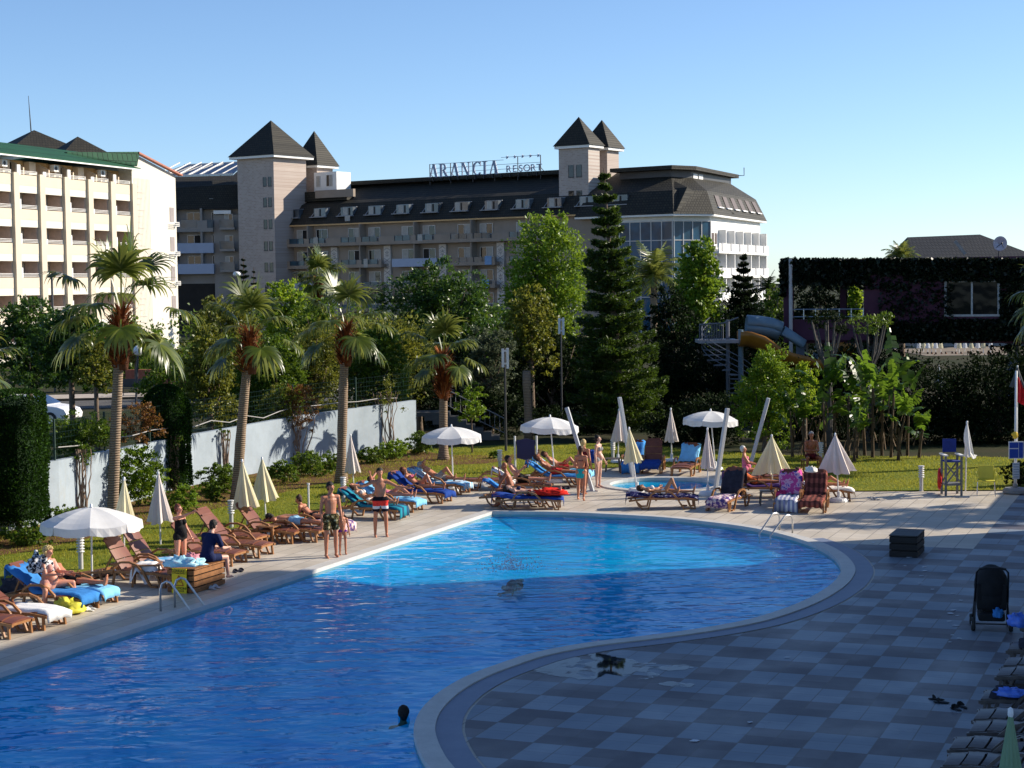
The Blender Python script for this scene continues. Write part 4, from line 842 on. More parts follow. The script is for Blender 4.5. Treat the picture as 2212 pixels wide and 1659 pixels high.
# ---- broadleaf trees
TP = tree_px
TP('tree', 1086, 1262, 450, 800, 84, 20000, .17, 'bright', 'tall bright green tree left of the big araucaria', seed=61, nl=17, shell=.45, clump=.13)
TP('tree', 1078, 1215, 610, 800, 80, 9000, .16, 'olive', 'lower yellowish green tree in front of the tall bright one', seed=62, nl=11)
TP('tree', 1440, 1584, 505, 760, 104, 15000, .22, 'bright', 'pointed bright green tree before the sunlit balconies', seed=63, nl=14, kind='cone', shell=.5)
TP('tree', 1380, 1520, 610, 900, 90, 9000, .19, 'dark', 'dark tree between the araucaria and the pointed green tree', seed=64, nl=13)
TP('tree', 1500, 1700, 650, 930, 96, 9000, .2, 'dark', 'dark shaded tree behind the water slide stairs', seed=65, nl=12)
TP('tree', 1640, 1715, 596, 800, 120, 5000, .2, 'mid', 'green bushy tree just left of the ivy building wall', seed=66)
TP('tree', 822, 1084, 568, 800, 92, 20000, .19, 'gloss', 'wide dark glossy tree behind the third and fourth palms', seed=67, nl=16, shell=.5)
TP('tree', 560, 672, 598, 760, 112, 10000, .2, 'lime', 'bright lime green tree between second and third palms', seed=68, nl=10)
TP('tree', 600, 760, 640, 800, 104, 7000, .2, 'mid', 'grey green bushy tree below the small distant palm', seed=69, nl=9)
TP('tree', 400, 580, 640, 800, 98, 9000, .19, 'olive', 'olive green hedge tree behind the second palm crown', seed=70, nl=10)
TP('tree', -30, 150, 640, 836, 72, 13000, .15, 'gloss', 'dark glossy leaved tree at the left edge above the car', seed=71, nl=12)
TP('tree', 60, 245, 655, 842, 68, 12000, .15, 'gloss', 'glossy green tree just left of the first palm trunk', seed=72, nl=12)
TP('tree', 150, 262, 720, 848, 66, 5000, .12, 'olive', 'thin yellowing shrub tree behind the first palm trunk', seed=73, nl=8)
TP('tree', 255, 330, 700, 790, 112, 3500, .2, 'mid', 'small green tree behind the lamp globe', seed=74, nl=6)
TP('tree', 385, 520, 700, 910, 64, 12000, .13, 'olive', 'yellow green bushy tree left of the second palm', seed=75, nl=12)
TP('tree', 520, 660, 720, 905, 66, 13000, .13, 'mid', 'leafy green tree right behind the second palm trunk', seed=76, nl=12)
TP('tree', 610, 745, 690, 880, 68, 12000, .13, 'olive', 'yellow green narrow leaved tree between second and third palms', seed=77, nl=12, aspect=.3)
TP('tree', 745, 880, 700, 880, 70, 12000, .14, 'mid', 'dense green tree right of the third palm trunk', seed=78, nl=12)
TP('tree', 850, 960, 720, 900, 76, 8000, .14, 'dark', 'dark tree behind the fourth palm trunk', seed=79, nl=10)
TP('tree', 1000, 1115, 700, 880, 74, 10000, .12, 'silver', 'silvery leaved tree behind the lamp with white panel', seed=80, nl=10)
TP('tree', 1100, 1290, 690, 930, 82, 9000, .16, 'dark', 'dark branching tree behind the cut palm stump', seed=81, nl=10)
p = G(1020, 981); tree('young_tree', p.x, p.y, 1.35, 1.55, 1.2, 1.15, 2600, .09, 'bright', 'slim young tree tied to a pale stake between the lawn parasols', seed=82, r=.03, nl=7)
TP('bush', 1588, 1718, 745, 965, 66.5, 15000, .105, 'bright', 'big bright leafy bush behind the leaning white column', seed=83, nl=14, shell=.5, cat='bush')
TP('bush', 1700, 1776, 770, 900, 66, 3500, .09, 'lime', 'smaller yellow green bush left of the banana stems', seed=84, nl=6, cat='bush')
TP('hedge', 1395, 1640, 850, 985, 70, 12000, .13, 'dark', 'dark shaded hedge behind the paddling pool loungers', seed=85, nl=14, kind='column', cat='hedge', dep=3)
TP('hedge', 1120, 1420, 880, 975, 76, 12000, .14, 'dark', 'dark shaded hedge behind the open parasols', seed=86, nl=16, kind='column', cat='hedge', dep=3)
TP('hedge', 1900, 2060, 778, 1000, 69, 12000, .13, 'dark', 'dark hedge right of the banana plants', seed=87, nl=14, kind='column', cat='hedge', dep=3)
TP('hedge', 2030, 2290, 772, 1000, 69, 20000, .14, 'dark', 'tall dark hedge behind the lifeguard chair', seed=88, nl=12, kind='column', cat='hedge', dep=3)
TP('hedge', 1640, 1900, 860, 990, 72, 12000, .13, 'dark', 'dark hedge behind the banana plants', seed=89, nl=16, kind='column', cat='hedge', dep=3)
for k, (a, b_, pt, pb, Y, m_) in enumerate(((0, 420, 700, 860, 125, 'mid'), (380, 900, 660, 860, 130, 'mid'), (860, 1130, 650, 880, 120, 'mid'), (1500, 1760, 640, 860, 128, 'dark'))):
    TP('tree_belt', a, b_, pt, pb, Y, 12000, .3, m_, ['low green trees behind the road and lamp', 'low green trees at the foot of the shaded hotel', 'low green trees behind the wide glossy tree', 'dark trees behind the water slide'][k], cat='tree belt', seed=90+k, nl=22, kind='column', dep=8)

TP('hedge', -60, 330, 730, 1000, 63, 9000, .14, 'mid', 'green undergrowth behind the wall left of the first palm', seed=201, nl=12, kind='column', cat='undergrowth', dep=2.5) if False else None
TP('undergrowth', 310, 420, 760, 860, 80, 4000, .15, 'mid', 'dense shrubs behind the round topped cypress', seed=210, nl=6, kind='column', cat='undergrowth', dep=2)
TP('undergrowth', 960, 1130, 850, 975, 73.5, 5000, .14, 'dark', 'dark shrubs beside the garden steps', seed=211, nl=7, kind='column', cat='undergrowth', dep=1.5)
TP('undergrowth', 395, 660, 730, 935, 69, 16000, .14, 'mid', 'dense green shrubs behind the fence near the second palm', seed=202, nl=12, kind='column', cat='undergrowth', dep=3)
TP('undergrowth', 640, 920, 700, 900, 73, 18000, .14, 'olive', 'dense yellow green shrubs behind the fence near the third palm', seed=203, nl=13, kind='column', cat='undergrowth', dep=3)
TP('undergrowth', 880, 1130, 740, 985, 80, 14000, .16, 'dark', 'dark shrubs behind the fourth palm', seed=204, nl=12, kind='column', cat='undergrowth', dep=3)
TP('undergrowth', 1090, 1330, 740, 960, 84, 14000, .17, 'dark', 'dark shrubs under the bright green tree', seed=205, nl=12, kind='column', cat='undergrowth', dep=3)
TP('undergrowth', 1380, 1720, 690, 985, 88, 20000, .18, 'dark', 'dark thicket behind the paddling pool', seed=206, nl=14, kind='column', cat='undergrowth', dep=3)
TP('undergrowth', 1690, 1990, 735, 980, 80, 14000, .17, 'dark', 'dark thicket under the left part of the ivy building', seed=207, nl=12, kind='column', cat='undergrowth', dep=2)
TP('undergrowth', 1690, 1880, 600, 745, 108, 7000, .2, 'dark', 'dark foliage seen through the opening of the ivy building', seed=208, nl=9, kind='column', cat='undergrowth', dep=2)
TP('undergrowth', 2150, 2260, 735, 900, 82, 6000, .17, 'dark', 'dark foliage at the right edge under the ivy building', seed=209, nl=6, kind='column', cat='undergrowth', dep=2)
# leaves in the window opening and on the ivy building
TP('tree', 1826, 1866, 608, 690, 106, 2600, .2, 'lime', 'sunlit green tree seen through the ivy building opening', seed=95, nl=5)
rs = np.random.RandomState(9); C_l, N_l = [], []
def ivy(px0, px1, py0, py1, n):
    for _ in range(n):
        x, z = IVP(rs.uniform(px0, px1), rs.uniform(py0, py1)); C_l.append((x, -.06-abs(rs.normal(0, .07)), z)); N_l.append((0, -1, .1))
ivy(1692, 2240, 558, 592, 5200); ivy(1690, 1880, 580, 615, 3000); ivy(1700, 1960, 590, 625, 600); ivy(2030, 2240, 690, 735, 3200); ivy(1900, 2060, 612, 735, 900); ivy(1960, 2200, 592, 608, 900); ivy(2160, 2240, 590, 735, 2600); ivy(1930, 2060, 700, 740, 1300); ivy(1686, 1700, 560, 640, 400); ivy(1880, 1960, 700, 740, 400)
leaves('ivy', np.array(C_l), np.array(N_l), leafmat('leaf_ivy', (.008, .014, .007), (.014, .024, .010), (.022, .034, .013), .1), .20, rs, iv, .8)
# ---- clipped columns, hedges, climbing shrubs and bed plants by the wall
def clipped(name, x, y, w, d, h, z0, n, label, seed, dome=.25, mat='cyp', leaf=.07):
    rs = np.random.RandomState(seed); t = empty(name, (x, y, 0), 0, label, 'clipped tree'); m = MB(); m.tube([(0, 0, -.1), (.03, 0, z0+.4)], [.09, .08], 8); m.build('trunk', bark, t)
    a = rs.uniform(0, 2*pi, n); f = rs.uniform(0, 1, n); e_ = 3.0
    rr = (np.abs(np.cos(a))**e_+np.abs(np.sin(a))**e_)**(-1/e_); sh = np.where(f > 1-dome, np.sqrt(np.clip(1-((f-(1-dome))/dome)**2, 0, 1)), 1.)
    sh *= rs.uniform(.86, 1.02, n)*(1+.05*np.sin(a*5+f*9)); C = np.stack([w/2*np.cos(a)*rr*sh, d/2*np.sin(a)*rr*sh, z0+h*f], 1); N = np.stack([np.cos(a), np.sin(a), (f > 1-dome)*1.2], 1)
    leaves('crown', C, N, LM[mat], leaf, rs, t, .5)
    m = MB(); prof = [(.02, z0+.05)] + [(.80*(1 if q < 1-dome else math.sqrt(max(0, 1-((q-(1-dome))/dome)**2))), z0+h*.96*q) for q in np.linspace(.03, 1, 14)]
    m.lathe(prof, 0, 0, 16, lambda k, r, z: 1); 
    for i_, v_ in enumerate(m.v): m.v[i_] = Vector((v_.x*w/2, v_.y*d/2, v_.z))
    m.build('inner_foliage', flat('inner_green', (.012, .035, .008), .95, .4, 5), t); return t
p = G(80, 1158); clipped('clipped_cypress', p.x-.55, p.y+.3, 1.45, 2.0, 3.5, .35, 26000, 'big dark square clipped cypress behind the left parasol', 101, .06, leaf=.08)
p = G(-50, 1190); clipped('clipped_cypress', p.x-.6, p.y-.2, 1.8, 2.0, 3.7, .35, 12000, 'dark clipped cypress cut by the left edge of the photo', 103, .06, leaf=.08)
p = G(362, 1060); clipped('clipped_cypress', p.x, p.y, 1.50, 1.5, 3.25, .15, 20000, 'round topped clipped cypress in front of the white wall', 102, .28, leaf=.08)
def wallpt(i, t, off=0., z=0.):
    a, b = Vector(WALLB[i]), Vector(WALLB[i+1]); d = (b-a).normalized(); n = Vector((d.y, -d.x, 0)); p = a.lerp(b, t)+n*off; p.z = z; return p
def shrub(name, p, w, h, d, n, leaf, mat, label, seed, z0=.0, cat='shrub', group=None, **k): return tree(name, p.x, p.y, w, h, d, z0, n, leaf, mat, label, cat, seed, r=.02, group=group, **k)
p = G(175, 1000, 1.0); shrub('hedge', wallpt(2, .20, -.4), 2.2, 1.35, 1.0, 7000, .085, 'mid', 'sunlit hedge on top of the white wall right of the car', 111, 1.6, 'hedge', kind='column', nl=10)
shrub('hedge', wallpt(2, .62, -.35), 1.5, 1.5, .8, 2600, .085, 'red', 'reddish thin hedge between the first palm and clipped cypress', 112, 1.5, 'hedge', kind='column', nl=7)
p = G(300, 1095); shrub('bush', p, 1.7, 1.75, 1.4, 8000, .085, 'bright', 'bright round bush right behind the closed parasols', 113, .1, 'bush', nl=11, shell=.5)
for k, (x, y, w, h, m_, l_) in enumerate(((395, 1108, 1.1, .85, 'bright', 'low bright bush at the foot of the round topped cypress'), (480, 1068, 1.5, 1.0, 'mid', 'dark leafy shrub left of the second palm trunk'), (455, 1085, .9, .7, 'mid', 'small leafy shrub in front of the one by the second palm'),
     (610, 1045, 1.4, .75, 'mid', 'leafy shrub between the second and third palm trunks'), (668, 1030, 1.6, .85, 'mid', 'taller leafy shrub under the climbing plant'), (712, 1020, 1.0, .7, 'mid', 'shrub touching the third palm trunk on its left'),
     (800, 1003, 1.4, .65, 'mid', 'low shrub right of the closed parasol under the wall'), (850, 992, 1.5, .75, 'bright', 'low bright shrub below the bare climber'), (905, 982, 1.4, .85, 'mid', 'leafy shrub at the end of the white wall'),
     (60, 1180, 1.6, .6, 'mid', 'low plants at the foot of the big square cypress'), (150, 1150, 1.5, .7, 'mid', 'low plants between square cypress and first palm'), (210, 1090, 1.3, 1.6, 'gloss', 'dark shrub shading the white wall left of the first palm'), (1070, 992, .5, .35, 'bright', 'small plant at the foot of the lamp'), (2205, 1052, 1.2, .8, 'dark', 'dark spiky plant behind the flagpole base'))):
    shrub('shrub', G(x, y), w, h, w*.8, int(2600*w*h)+900, .075, m_, l_, 120+k, 0., nl=7)
def climber(p, w, h, zt, label, seed, mat, nl_=2200):
    rs = np.random.RandomState(seed); t = empty('climbing_plant', p, 0, label, 'climber'); m = MB()
    for k in range(12):
        x = rs.normal(0, w*.12); q = Vector((x*.4, 0, 0)); pts = [q.copy()]
        for s_ in range(8): q = q+Vector((rs.normal(x*.25, .09)*w*.5, rs.normal(0, .02), zt/7)); pts.append(q.copy())
        m.tube(pts, [.022]*5+[.014]*4, 5, cap=False)
    m.build('stems', flat('pale_stem', (.30, .21, .15), .9, .3, 6), t)
    L = lobes_for(rs, w, h, .7, zt-h*.35, 8); C, N = crown_pts(rs, nl_, L, .5, .14); leaves('foliage', C, N, LM[mat], .075, rs, t); return t
climber(wallpt(3, .98, .16), 1.6, 1.9, 1.9, 'bare stemmed climber with reddish leaves on the white wall between palms', 141, 'red', 2600); shrub('bush', wallpt(3, .9, -.4), 1.6, 1.3, .8, 3000, .08, 'olive', 'olive bush on top of the wall above the climber', 142, 1.7, 'bush')
climber(wallpt(4, .72, .16), 1.5, 1.5, 2.1, 'thin twiggy climber casting shadow at the end of the white wall', 143, 'olive', 900); climber(wallpt(2, .12, .16), .8, .8, 1.7, 'bare vine stems on the wall beside the square cypress', 144, 'mid', 500)
climber(wallpt(2, .80, .14), .7, .6, 1.6, 'bare vine stems left of the first palm on the wall', 145, 'mid', 300); climber(wallpt(3, .25, .14), .5, .5, 1.5, 'thin hanging vine right of the round topped cypress', 146, 'mid', 300)
# cut palm trunk
p = G(1142, 955); h_ = AT(1138, 801, p.y).z; t_ = empty('palm_stump', p, 0, 'cut grey palm trunk standing without a crown', 'tree trunk'); m = MB(); m.tube([(0, 0, -.1), (0, 0, h_*.3), (-.03, 0, h_*.6), (-.05, 0, h_*.8), (-.05, 0, h_)], [.2, .17, .15, .17, .16], 12); m.build('trunk', pbark, t_, smooth=True)
# banana plants
def banana(p, h, label, seed, nl_=5, green=True):
    rs = np.random.RandomState(seed); t = empty('banana_plant', p, 0, label, 'banana plant', 'banana plants at the lawn edge'); m = MB(); lx, ly = rs.normal(0, .16, 2)
    pts = [Vector((lx*(k/5)**1.5, ly*(k/5)**1.5, h*.72*k/5-.05)) for k in range(6)]; m.tube(pts, [.065, .055, .05, .045, .04, .03], 8)
    for k in range(7): 
        a = rs.uniform(0, 6.28); z_ = rs.uniform(.25, 1)*h*.7; m.beam((cos(a)*.07, sin(a)*.07, z_), (cos(a)*rs.uniform(.12, .3), sin(a)*.2, z_-rs.uniform(.3, .7)), .05, .008)
    m.build('trunk', flat('banana_stem', (.10, .065, .035), .9, .5, 7), t); Vv, Ff = [], []
    for k in range(nl_):
        az = rs.uniform(0, 6.28); el = RAD(rs.uniform(48, 88)); q = pts[rs.choice([3, 4, 5, 5, 5])]+Vector((0, 0, 0)); d = Vector((cos(az)*cos(el), sin(az)*cos(el), sin(el))); sd_ = Vector((-sin(az), cos(az), 0)); L = rs.uniform(.8, 1.5)*(h/2.9+.1); ns = 14; w0 = rs.uniform(.18, .32)
        for s_ in range(ns):
            f = s_/ns; q2 = q+d*L/ns
            if f > .15:
                for sg_ in (-1, 1):
                    w = w0*sin(pi*min(.98, f*.92+.04)); 
                    if rs.uniform() < .12: continue
                    tear = Vector((rs.normal(0, .02), rs.normal(0, .02), -abs(rs.normal(.25, .25))*w)); k0 = len(Vv)
                    Vv += [q, q2, q2+sd_*sg_*w*.9+tear+d*.03, q+sd_*sg_*w+tear]; Ff.append((k0, k0+1, k0+2, k0+3))
            q = q2; d = (d+Vector((0, 0, -.06-.16*f*f))).normalized()
    link('leaves', npmesh('leaves', [tuple(x) for x in Vv], Ff, LM['banana']), t); return t
bl = ['banana plant with a big bright upright leaf beside the leafy bush', 'banana plant leaning left with torn pale leaf', 'banana plant behind the leftmost pair', 'slim banana plant with few leaves', 'banana plant with brown stem in the clump middle', 'banana plant with folded bright leaf at mid height', 'short banana plant in the clump middle', 'tall banana plant under the arching leaf', 'banana plant with long arching green leaf', 'low bright banana shoot in front', 'banana plant with drooping dark leaf on the right', 'tall banana plant with pale stem on the right', 'low banana plant with flat sunlit leaf', 'thin banana plant at the right end of the clump', 'rightmost short banana plant']
bx = [(1712, 990, 840), (1738, 988, 850), (1760, 985, 870), (1783, 990, 800), (1808, 986, 790), (1832, 989, 800), (1850, 992, 870), (1868, 985, 770), (1885, 990, 760), (1845, 1000, 900), (1905, 986, 790), (1925, 990, 765), (1940, 996, 860), (1960, 986, 800), (1985, 992, 890)]
for k, (x, y, yt) in enumerate(bx):
    p = G(x, y); banana(p, AT(x, yt, p.y).z, bl[k], 160+k, 6)
# frangipani
def frangi(px, pyb, pyt, Y, w, label, seed):
    rs = np.random.RandomState(seed); b = AT(px, 900, Y); zt = AT(px, pyt, Y).z; t = empty('frangipani', (b.x, Y, 0), 0, label, 'tree'); m = MB(); L = []
    m.tube([(0, 0, -.1), (.05, 0, zt*.35), (0, 0, zt*.55)], [.16, .12, .11], 8)
    for k in range(9):
        a = 2*pi*k/9; e = Vector((cos(a)*w*.5*rs.uniform(.5, 1), sin(a)*w*.5, zt*rs.uniform(.86, 1))); m.tube([(0, 0, zt*.55), (e.x*.6, e.y*.6, zt*.72), e], [.07, .05, .03], 6); L.append((e.x, e.y, e.z+.1, .28, .28, .16))
    m.build('trunk', flat('dark_bark', (.10, .09, .08), .9, .3, 6), t); C, N = crown_pts(rs, 900, L, .3, .3, 12); leaves('crown', C, N, LM['mid' if seed == 171 else 'dark'], .15, rs, t, .35); return t
frangi(1878, 900, 685, 70, 1.7, 'forked frangipani with light green tufts in front of the pink wall', 171); frangi(1790, 900, 680, 69, 1.8, 'dark forked frangipani below the window opening', 172)
# ================================================================ WALL, FENCE AND GARDEN FURNITURE
wallp = NB('white_wall_paint'); v = wallp.obj(); c = wallp.mix(wallp.ramp(wallp.noise(.8, 6, .7, v), [(.4, 0.), (.7, 1.)]), (.36, .42, .475), (.28, .33, .375))
c = wallp.mix(wallp.math('MULTIPLY', wallp.ramp(wallp.noise(3, 6, .8, wallp.n('Mapping', in_Vector=v, in_Scale=(1, 1, .25)).outputs[0]), [(.54, 0.), (.68, 1.)]), .45), c, (.35, .36, .34)); wallp = wallp.done(wallp.bsdf(c, .85, 0, wallp.noise(20, 4, .6, v), .2, .01, .2))
we = empty('garden_wall', (0, 0, 0), 0, 'long rendered pale blue white wall behind the palms and lawn', 'wall')
WT = [1.75, 1.72, 1.72, 1.68, 1.80, 1.95]
m = MB()
for i in range(len(WALLB)-1):
    a, b = Vector(WALLB[i]), Vector(WALLB[i+1]); n = Vector((-(b-a).y, (b-a).x, 0)).normalized()*.22; z0, z1 = WT[i], WT[i+1]
    m.add([a, b, b+n, a+n, a+Vector((0, 0, z0)), b+Vector((0, 0, z1)), b+n+Vector((0, 0, z1)), a+n+Vector((0, 0, z0))], [(0, 1, 5, 4), (1, 2, 6, 5), (2, 3, 7, 6), (3, 0, 4, 7), (4, 5, 6, 7)])
m.build('wall', wallp, we)
fe = empty('wire_fence', (0, 0, 0), 0, 'green wire mesh fence on thin posts above the white wall', 'fence'); grn = flat('green_fence_paint', (.012, .04, .03), .5, .2, 4); mesh_ = MB()
for i in range(len(WALLB)-1):
    a, b = Vector(WALLB[i]), Vector(WALLB[i+1]); n = Vector((-(b-a).y, (b-a).x, 0)).normalized()*.11; L = (b-a).length; k_ = max(1, int(L/2.6))
    for k in range(k_): p = a.lerp(b, k/k_)+n; z = WT[i]+(WT[i+1]-WT[i])*k/k_; m = MB(); m.tube([(p.x, p.y, z), (p.x, p.y, z+1.15)], .035, 6); m.build('post', grn, fe)
    for z in np.arange(.12, 1.1, .16): mesh_.tube([a+n+Vector((0, 0, WT[i]+z)), b+n+Vector((0, 0, WT[i+1]+z))], .004, 3)
    for q in np.arange(0, L, .16): p = a+(b-a)*(q/L)+n; z = WT[i]+(WT[i+1]-WT[i])*q/L; mesh_.tube([(p.x, p.y, z), (p.x, p.y, z+1.1)], .003, 3)
mesh_.build('wire_mesh', grn, fe)
cb = MB(); pts = []
for i in range(2, len(WALLB)-1):
    a, b = Vector(WALLB[i]), Vector(WALLB[i+1])
    for k in range(6): p = a.lerp(b, k/6); pts.append((p.x, p.y, WT[i]+.22+.16*abs(sin(k*1.6+i))))
cb.tube(pts, .016, 6); o = cb.build('cable_hose', flat('grey_hose', (.34, .33, .32), .6)); tag(o, 'pale grey cable sagging along the top of the white wall', 'cable')
cloth_w = NB('parasol_cloth_white'); v = cloth_w.obj()
def clothmat(name, col, trans=.22, col2=None):
    b = NB(name); v = b.obj(); n = b.noise(1.8, 4, .6, v); c = b.mix(b.ramp(n, [(.35, 0.), (.7, 1.)]), col, col2 or tuple(x*.86 for x in col))
    p = b.bsdf(c, .85, spec=.15); t = b.n('BsdfTranslucent'); b.set(t, 'Color', tuple(min(1, x*1.0) for x in col)); return b.done(b.n('MixShader', i0=trans, i1=p, i2=t))
cw, cc, cp, cg = clothmat('parasol_white', (.82, .82, .82)), clothmat('parasol_cream', (.80, .74, .50), .18, (.70, .63, .42)), clothmat('parasol_pinkish', (.78, .70, .66), .18), clothmat('parasol_green', (.28, .42, .26), .2)
plastic = flat('white_plastic', (.78, .78, .78), .4, .05, 5); post_w = flat('parasol_pole', (.74, .74, .74), .4, .06, 4)
GO, GC = 'open white parasols on the deck', 'closed parasols around the pools'
def base(t, r=.27, x=0, y=0):
    m = MB(); m.lathe([(.001, 0), (r, 0), (r*1.02, .04), (r*.9, .11), (r*.3, .13), (.05, .14), (.05, .30), (.001, .30)], x, y, 18); m.build('base', plastic, t, smooth=False)
def parasol_open(p, R, ztop, label, rz=0, tilt=(0, 0), drop=.34, hasbase=True, lean=(0, 0)):
    t = empty('open_parasol', p, 0, label, 'parasol', GO); n = 8; zr = ztop-drop*R/1.05
    Mt = Matrix.Translation((lean[0], lean[1], ztop)) @ Matrix.Rotation(tilt[0], 4, 'X') @ Matrix.Rotation(tilt[1], 4, 'Y') @ Matrix.Rotation(rz, 4, 'Z')
    m = MB(); m.M = Mt; nr, ns = 6, 6; vs = []; 
    def pt(i, s_, f):
        a = 2*pi*(i+s_)/n; sag = sin(pi*s_)
        r = R*f*(1-.055*sag*f); z = -(drop*R/1.05)*(.18*f+.82*f**2.1) - .035*sag*f*R; return (r*cos(a), r*sin(a), z)
    for j in range(nr+1):
        for i in range(n):
            for s_ in range(ns): vs.append(pt(i, s_/ns, j/nr))
    N_ = n*ns; fs = [(j*N_+k, j*N_+(k+1) % N_, (j+1)*N_+(k+1) % N_, (j+1)*N_+k) for j in range(nr) for k in range(N_)]; m.add(vs, fs); m.build('canopy', cw, t, smooth=False)
    m = MB(); m.M = Mt; vs = []
    for i in range(n):
        for s_ in range(ns+1):
            q = Vector(pt(i, s_/ns, 1)); q2 = q+Vector((0, 0, -.17-.015*sin(pi*s_/ns)+.008*sin(9*s_+i))); o_ = Vector((q.x, q.y, 0)).normalized()*(.012*sin(s_*3.1+i*2)+.01); vs += [q, q2+o_]
    fs = []
    for i in range(n):
        for s_ in range(ns): k = (i*(ns+1)+s_)*2; fs.append((k, k+1, k+3, k+2))
    m.add(vs, fs); m.build('valance', cw, t)
    m = MB(); m.tube([(0, 0, .1), (lean[0]*.5, lean[1]*.5, ztop*.5), (lean[0], lean[1], ztop)], .021, 8); m.build('pole', post_w, t)
    m = MB(); m.M = Mt
    for i in range(n): q = Vector(pt(i, 0, .99)); m.tube([(0, 0, -.03), tuple(q*.5+Vector((0, 0, .03))), tuple(q)], .007, 4); m.tube([(0, 0, -.55), tuple(q*.55+Vector((0, 0, 0.01)))], .006, 4)
    m.build('ribs', post_w, t); m = MB(); m.M = Mt; m.lathe([(.001, .09), (.025, .07), (.03, .02), (.045, .0), (.001, -.01)], 0, 0, 10); m.build('finial', plastic, t, smooth=True)
    if hasbase: base(t)
    return t
def parasol_closed(p, ztop, length, r, mat, label, lean=(0, 0), hasbase=True, seed=1, flare=(0, 0), nf=9):
    rs = random.Random(seed); t = empty('closed_parasol', p, 0, label, 'parasol', GC)
    d = Vector((lean[0], lean[1], ztop)); Mt = Matrix.Translation(d) @ Vector((0, 0, 1)).rotation_difference(d.normalized()).to_matrix().to_4x4()
    m = MB(); m.M = Mt; seg = nf*4; vs = []; rows = 12
    for j in range(rows+1):
        f = j/rows; rr = .018+(r-.018)*f**1.05
        for k in range(seg):
            a = 2*pi*k/seg; ph_ = (k % 4)/4; pl = 1-.34*f**.6*(.5-.5*cos(2*pi*ph_)); tw_ = a+.10*f; q = rr*pl*(1+.04*sin(3*a+seed))
            hem = .035*length*sin(a*3+seed*2)*(f > .98)+.03*(.5-.5*cos(2*pi*ph_))*(f > .98)
            vs.append((q*cos(tw_)+flare[0]*f**3*max(0, cos(a-flare[1])), q*sin(tw_), -length*f*(1-.0*f)+hem))
    fs = [(j*seg+k, j*seg+(k+1) % seg, (j+1)*seg+(k+1) % seg, (j+1)*seg+k) for j in range(rows) for k in range(seg)]; m.add(vs, fs); m.build('canopy', mat, t, smooth=False)
    m = MB(); m.tube([(0, 0, .05), tuple(d*.5), tuple(d)], .021, 8); m.build('pole', post_w, t)
    m = MB(); m.M = Mt; m.lathe([(.001, .06), (.028, .04), (.03, -.02), (.02, -.05)], 0, 0, 10); m.build('finial', plastic, t, smooth=True)
    if hasbase: base(t)
    return t
def ztop_at(px, pyt, p): return AT(px, pyt, p.y).z
def PO(pb, top, half, label, **k):
    p = G(*pb); tp = AT(top[0], top[1], p.y); return parasol_open(p, half/FPX*p.y, tp.z, label, lean=(tp.x-p.x, 0), **k)
PO((199, 1256), (197, 1096), 108, 'open white parasol nearest the camera, beside the sunbathing blonde woman', rz=.2, hasbase=False, drop=.30)
PO((979, 1062), (975, 922), 67, 'open white parasol in front of the fourth palm', rz=.35, drop=.30)
PO((1199, 1042), (1188, 901), 63, 'open white parasol above the dark blue notice board', rz=.1, tilt=(0, .05), drop=.32)
PO((1545, 1016), (1535, 888), 61, 'open white parasol crossed by a leaning white column right of the paddling pool', rz=.4, tilt=(0, .03), drop=.30)
def PC_(pb, top, bot, half, mat, label, **k):
    p = G(*pb); tp = AT(top[0], top[1], p.y); bt = AT(bot[0], bot[1], p.y); return parasol_closed(p, tp.z, tp.z-bt.z, half/FPX*p.y, mat, label, lean=(tp.x-p.x, 0), **k)
PC_((268, 1236), (268, 1035), (268, 1125), 25, cc, 'closed cream parasol rising right behind the open parasol nearest the camera', seed=1)
PC_((347, 1180), (342, 1023), (345, 1128), 30, cp, 'closed parasol left of the woman in the black swimsuit', seed=2, hasbase=False)
PC_((537, 1165), (523, 996), (527, 1096), 30, cc, 'left of the two closed cream parasols by the second palm', seed=3, hasbase=False)
PC_((575, 1132), (566, 991), (572, 1080), 33, cc, 'right of the two closed cream parasols by the second palm, tilted and fuller', seed=4, hasbase=False)
PC_((764, 1052), (757, 941), (758, 1021), 19, cp, 'slim closed parasol beside the third palm trunk', seed=5, hasbase=False)
PC_((1335, 1000), (1337, 886), (1336, 954), 17, cp, 'closed parasol right behind the second leaning white column', seed=6)
PC_((1376, 1062), (1359, 926), (1362, 1000), 22, cc, 'closed yellowish parasol in front of the paddling pool, on a leaning pole', seed=7)
PC_((1451, 998), (1449, 884), (1450, 954), 16, cp, 'closed parasol standing alone behind the paddling pool', seed=8)
PC_((1529, 1069), (1528, 927), (1529, 1011), 17, cp, 'closed parasol below the open parasol right of the paddling pool', seed=9)
PC_((1669, 1064), (1667, 942), (1668, 1023), 46, cc, 'broad half closed cream parasol in front of the elderly women', seed=10, nf=10)
PC_((1812, 1084), (1804, 939), (1805, 1020), 45, cp, 'broad half closed greyish white parasol next to the plaid lounger', seed=11, nf=10)
p = G(2092, 1068); tp = AT(2095.6, 915, p.y); parasol_closed(p+Vector((0, .35, 0)), tp.z, tp.z-AT(2095, 990, p.y).z, .26, cw, 'closed white parasol draped over the lifeguard chair', lean=(tp.x-p.x, 0), seed=12, flare=(.5, pi), hasbase=False)
PC_((2197, 985), (2198, 792), (2198, 836), 17, flat('shade_grey_cloth', (.10, .10, .11), .9, .2, 4), 'grey closed parasol behind the red flag, darkened for its shade', seed=13, hasbase=False)  # grey cloth darkened, the shade it stands in put into its colour
p = AT(2183, 1540, 17.2); parasol_closed(Vector((p.x, p.y, 0)), p.z, 1.25, .24, cg, 'closed green parasol in the near bottom right corner', seed=14, nf=11)
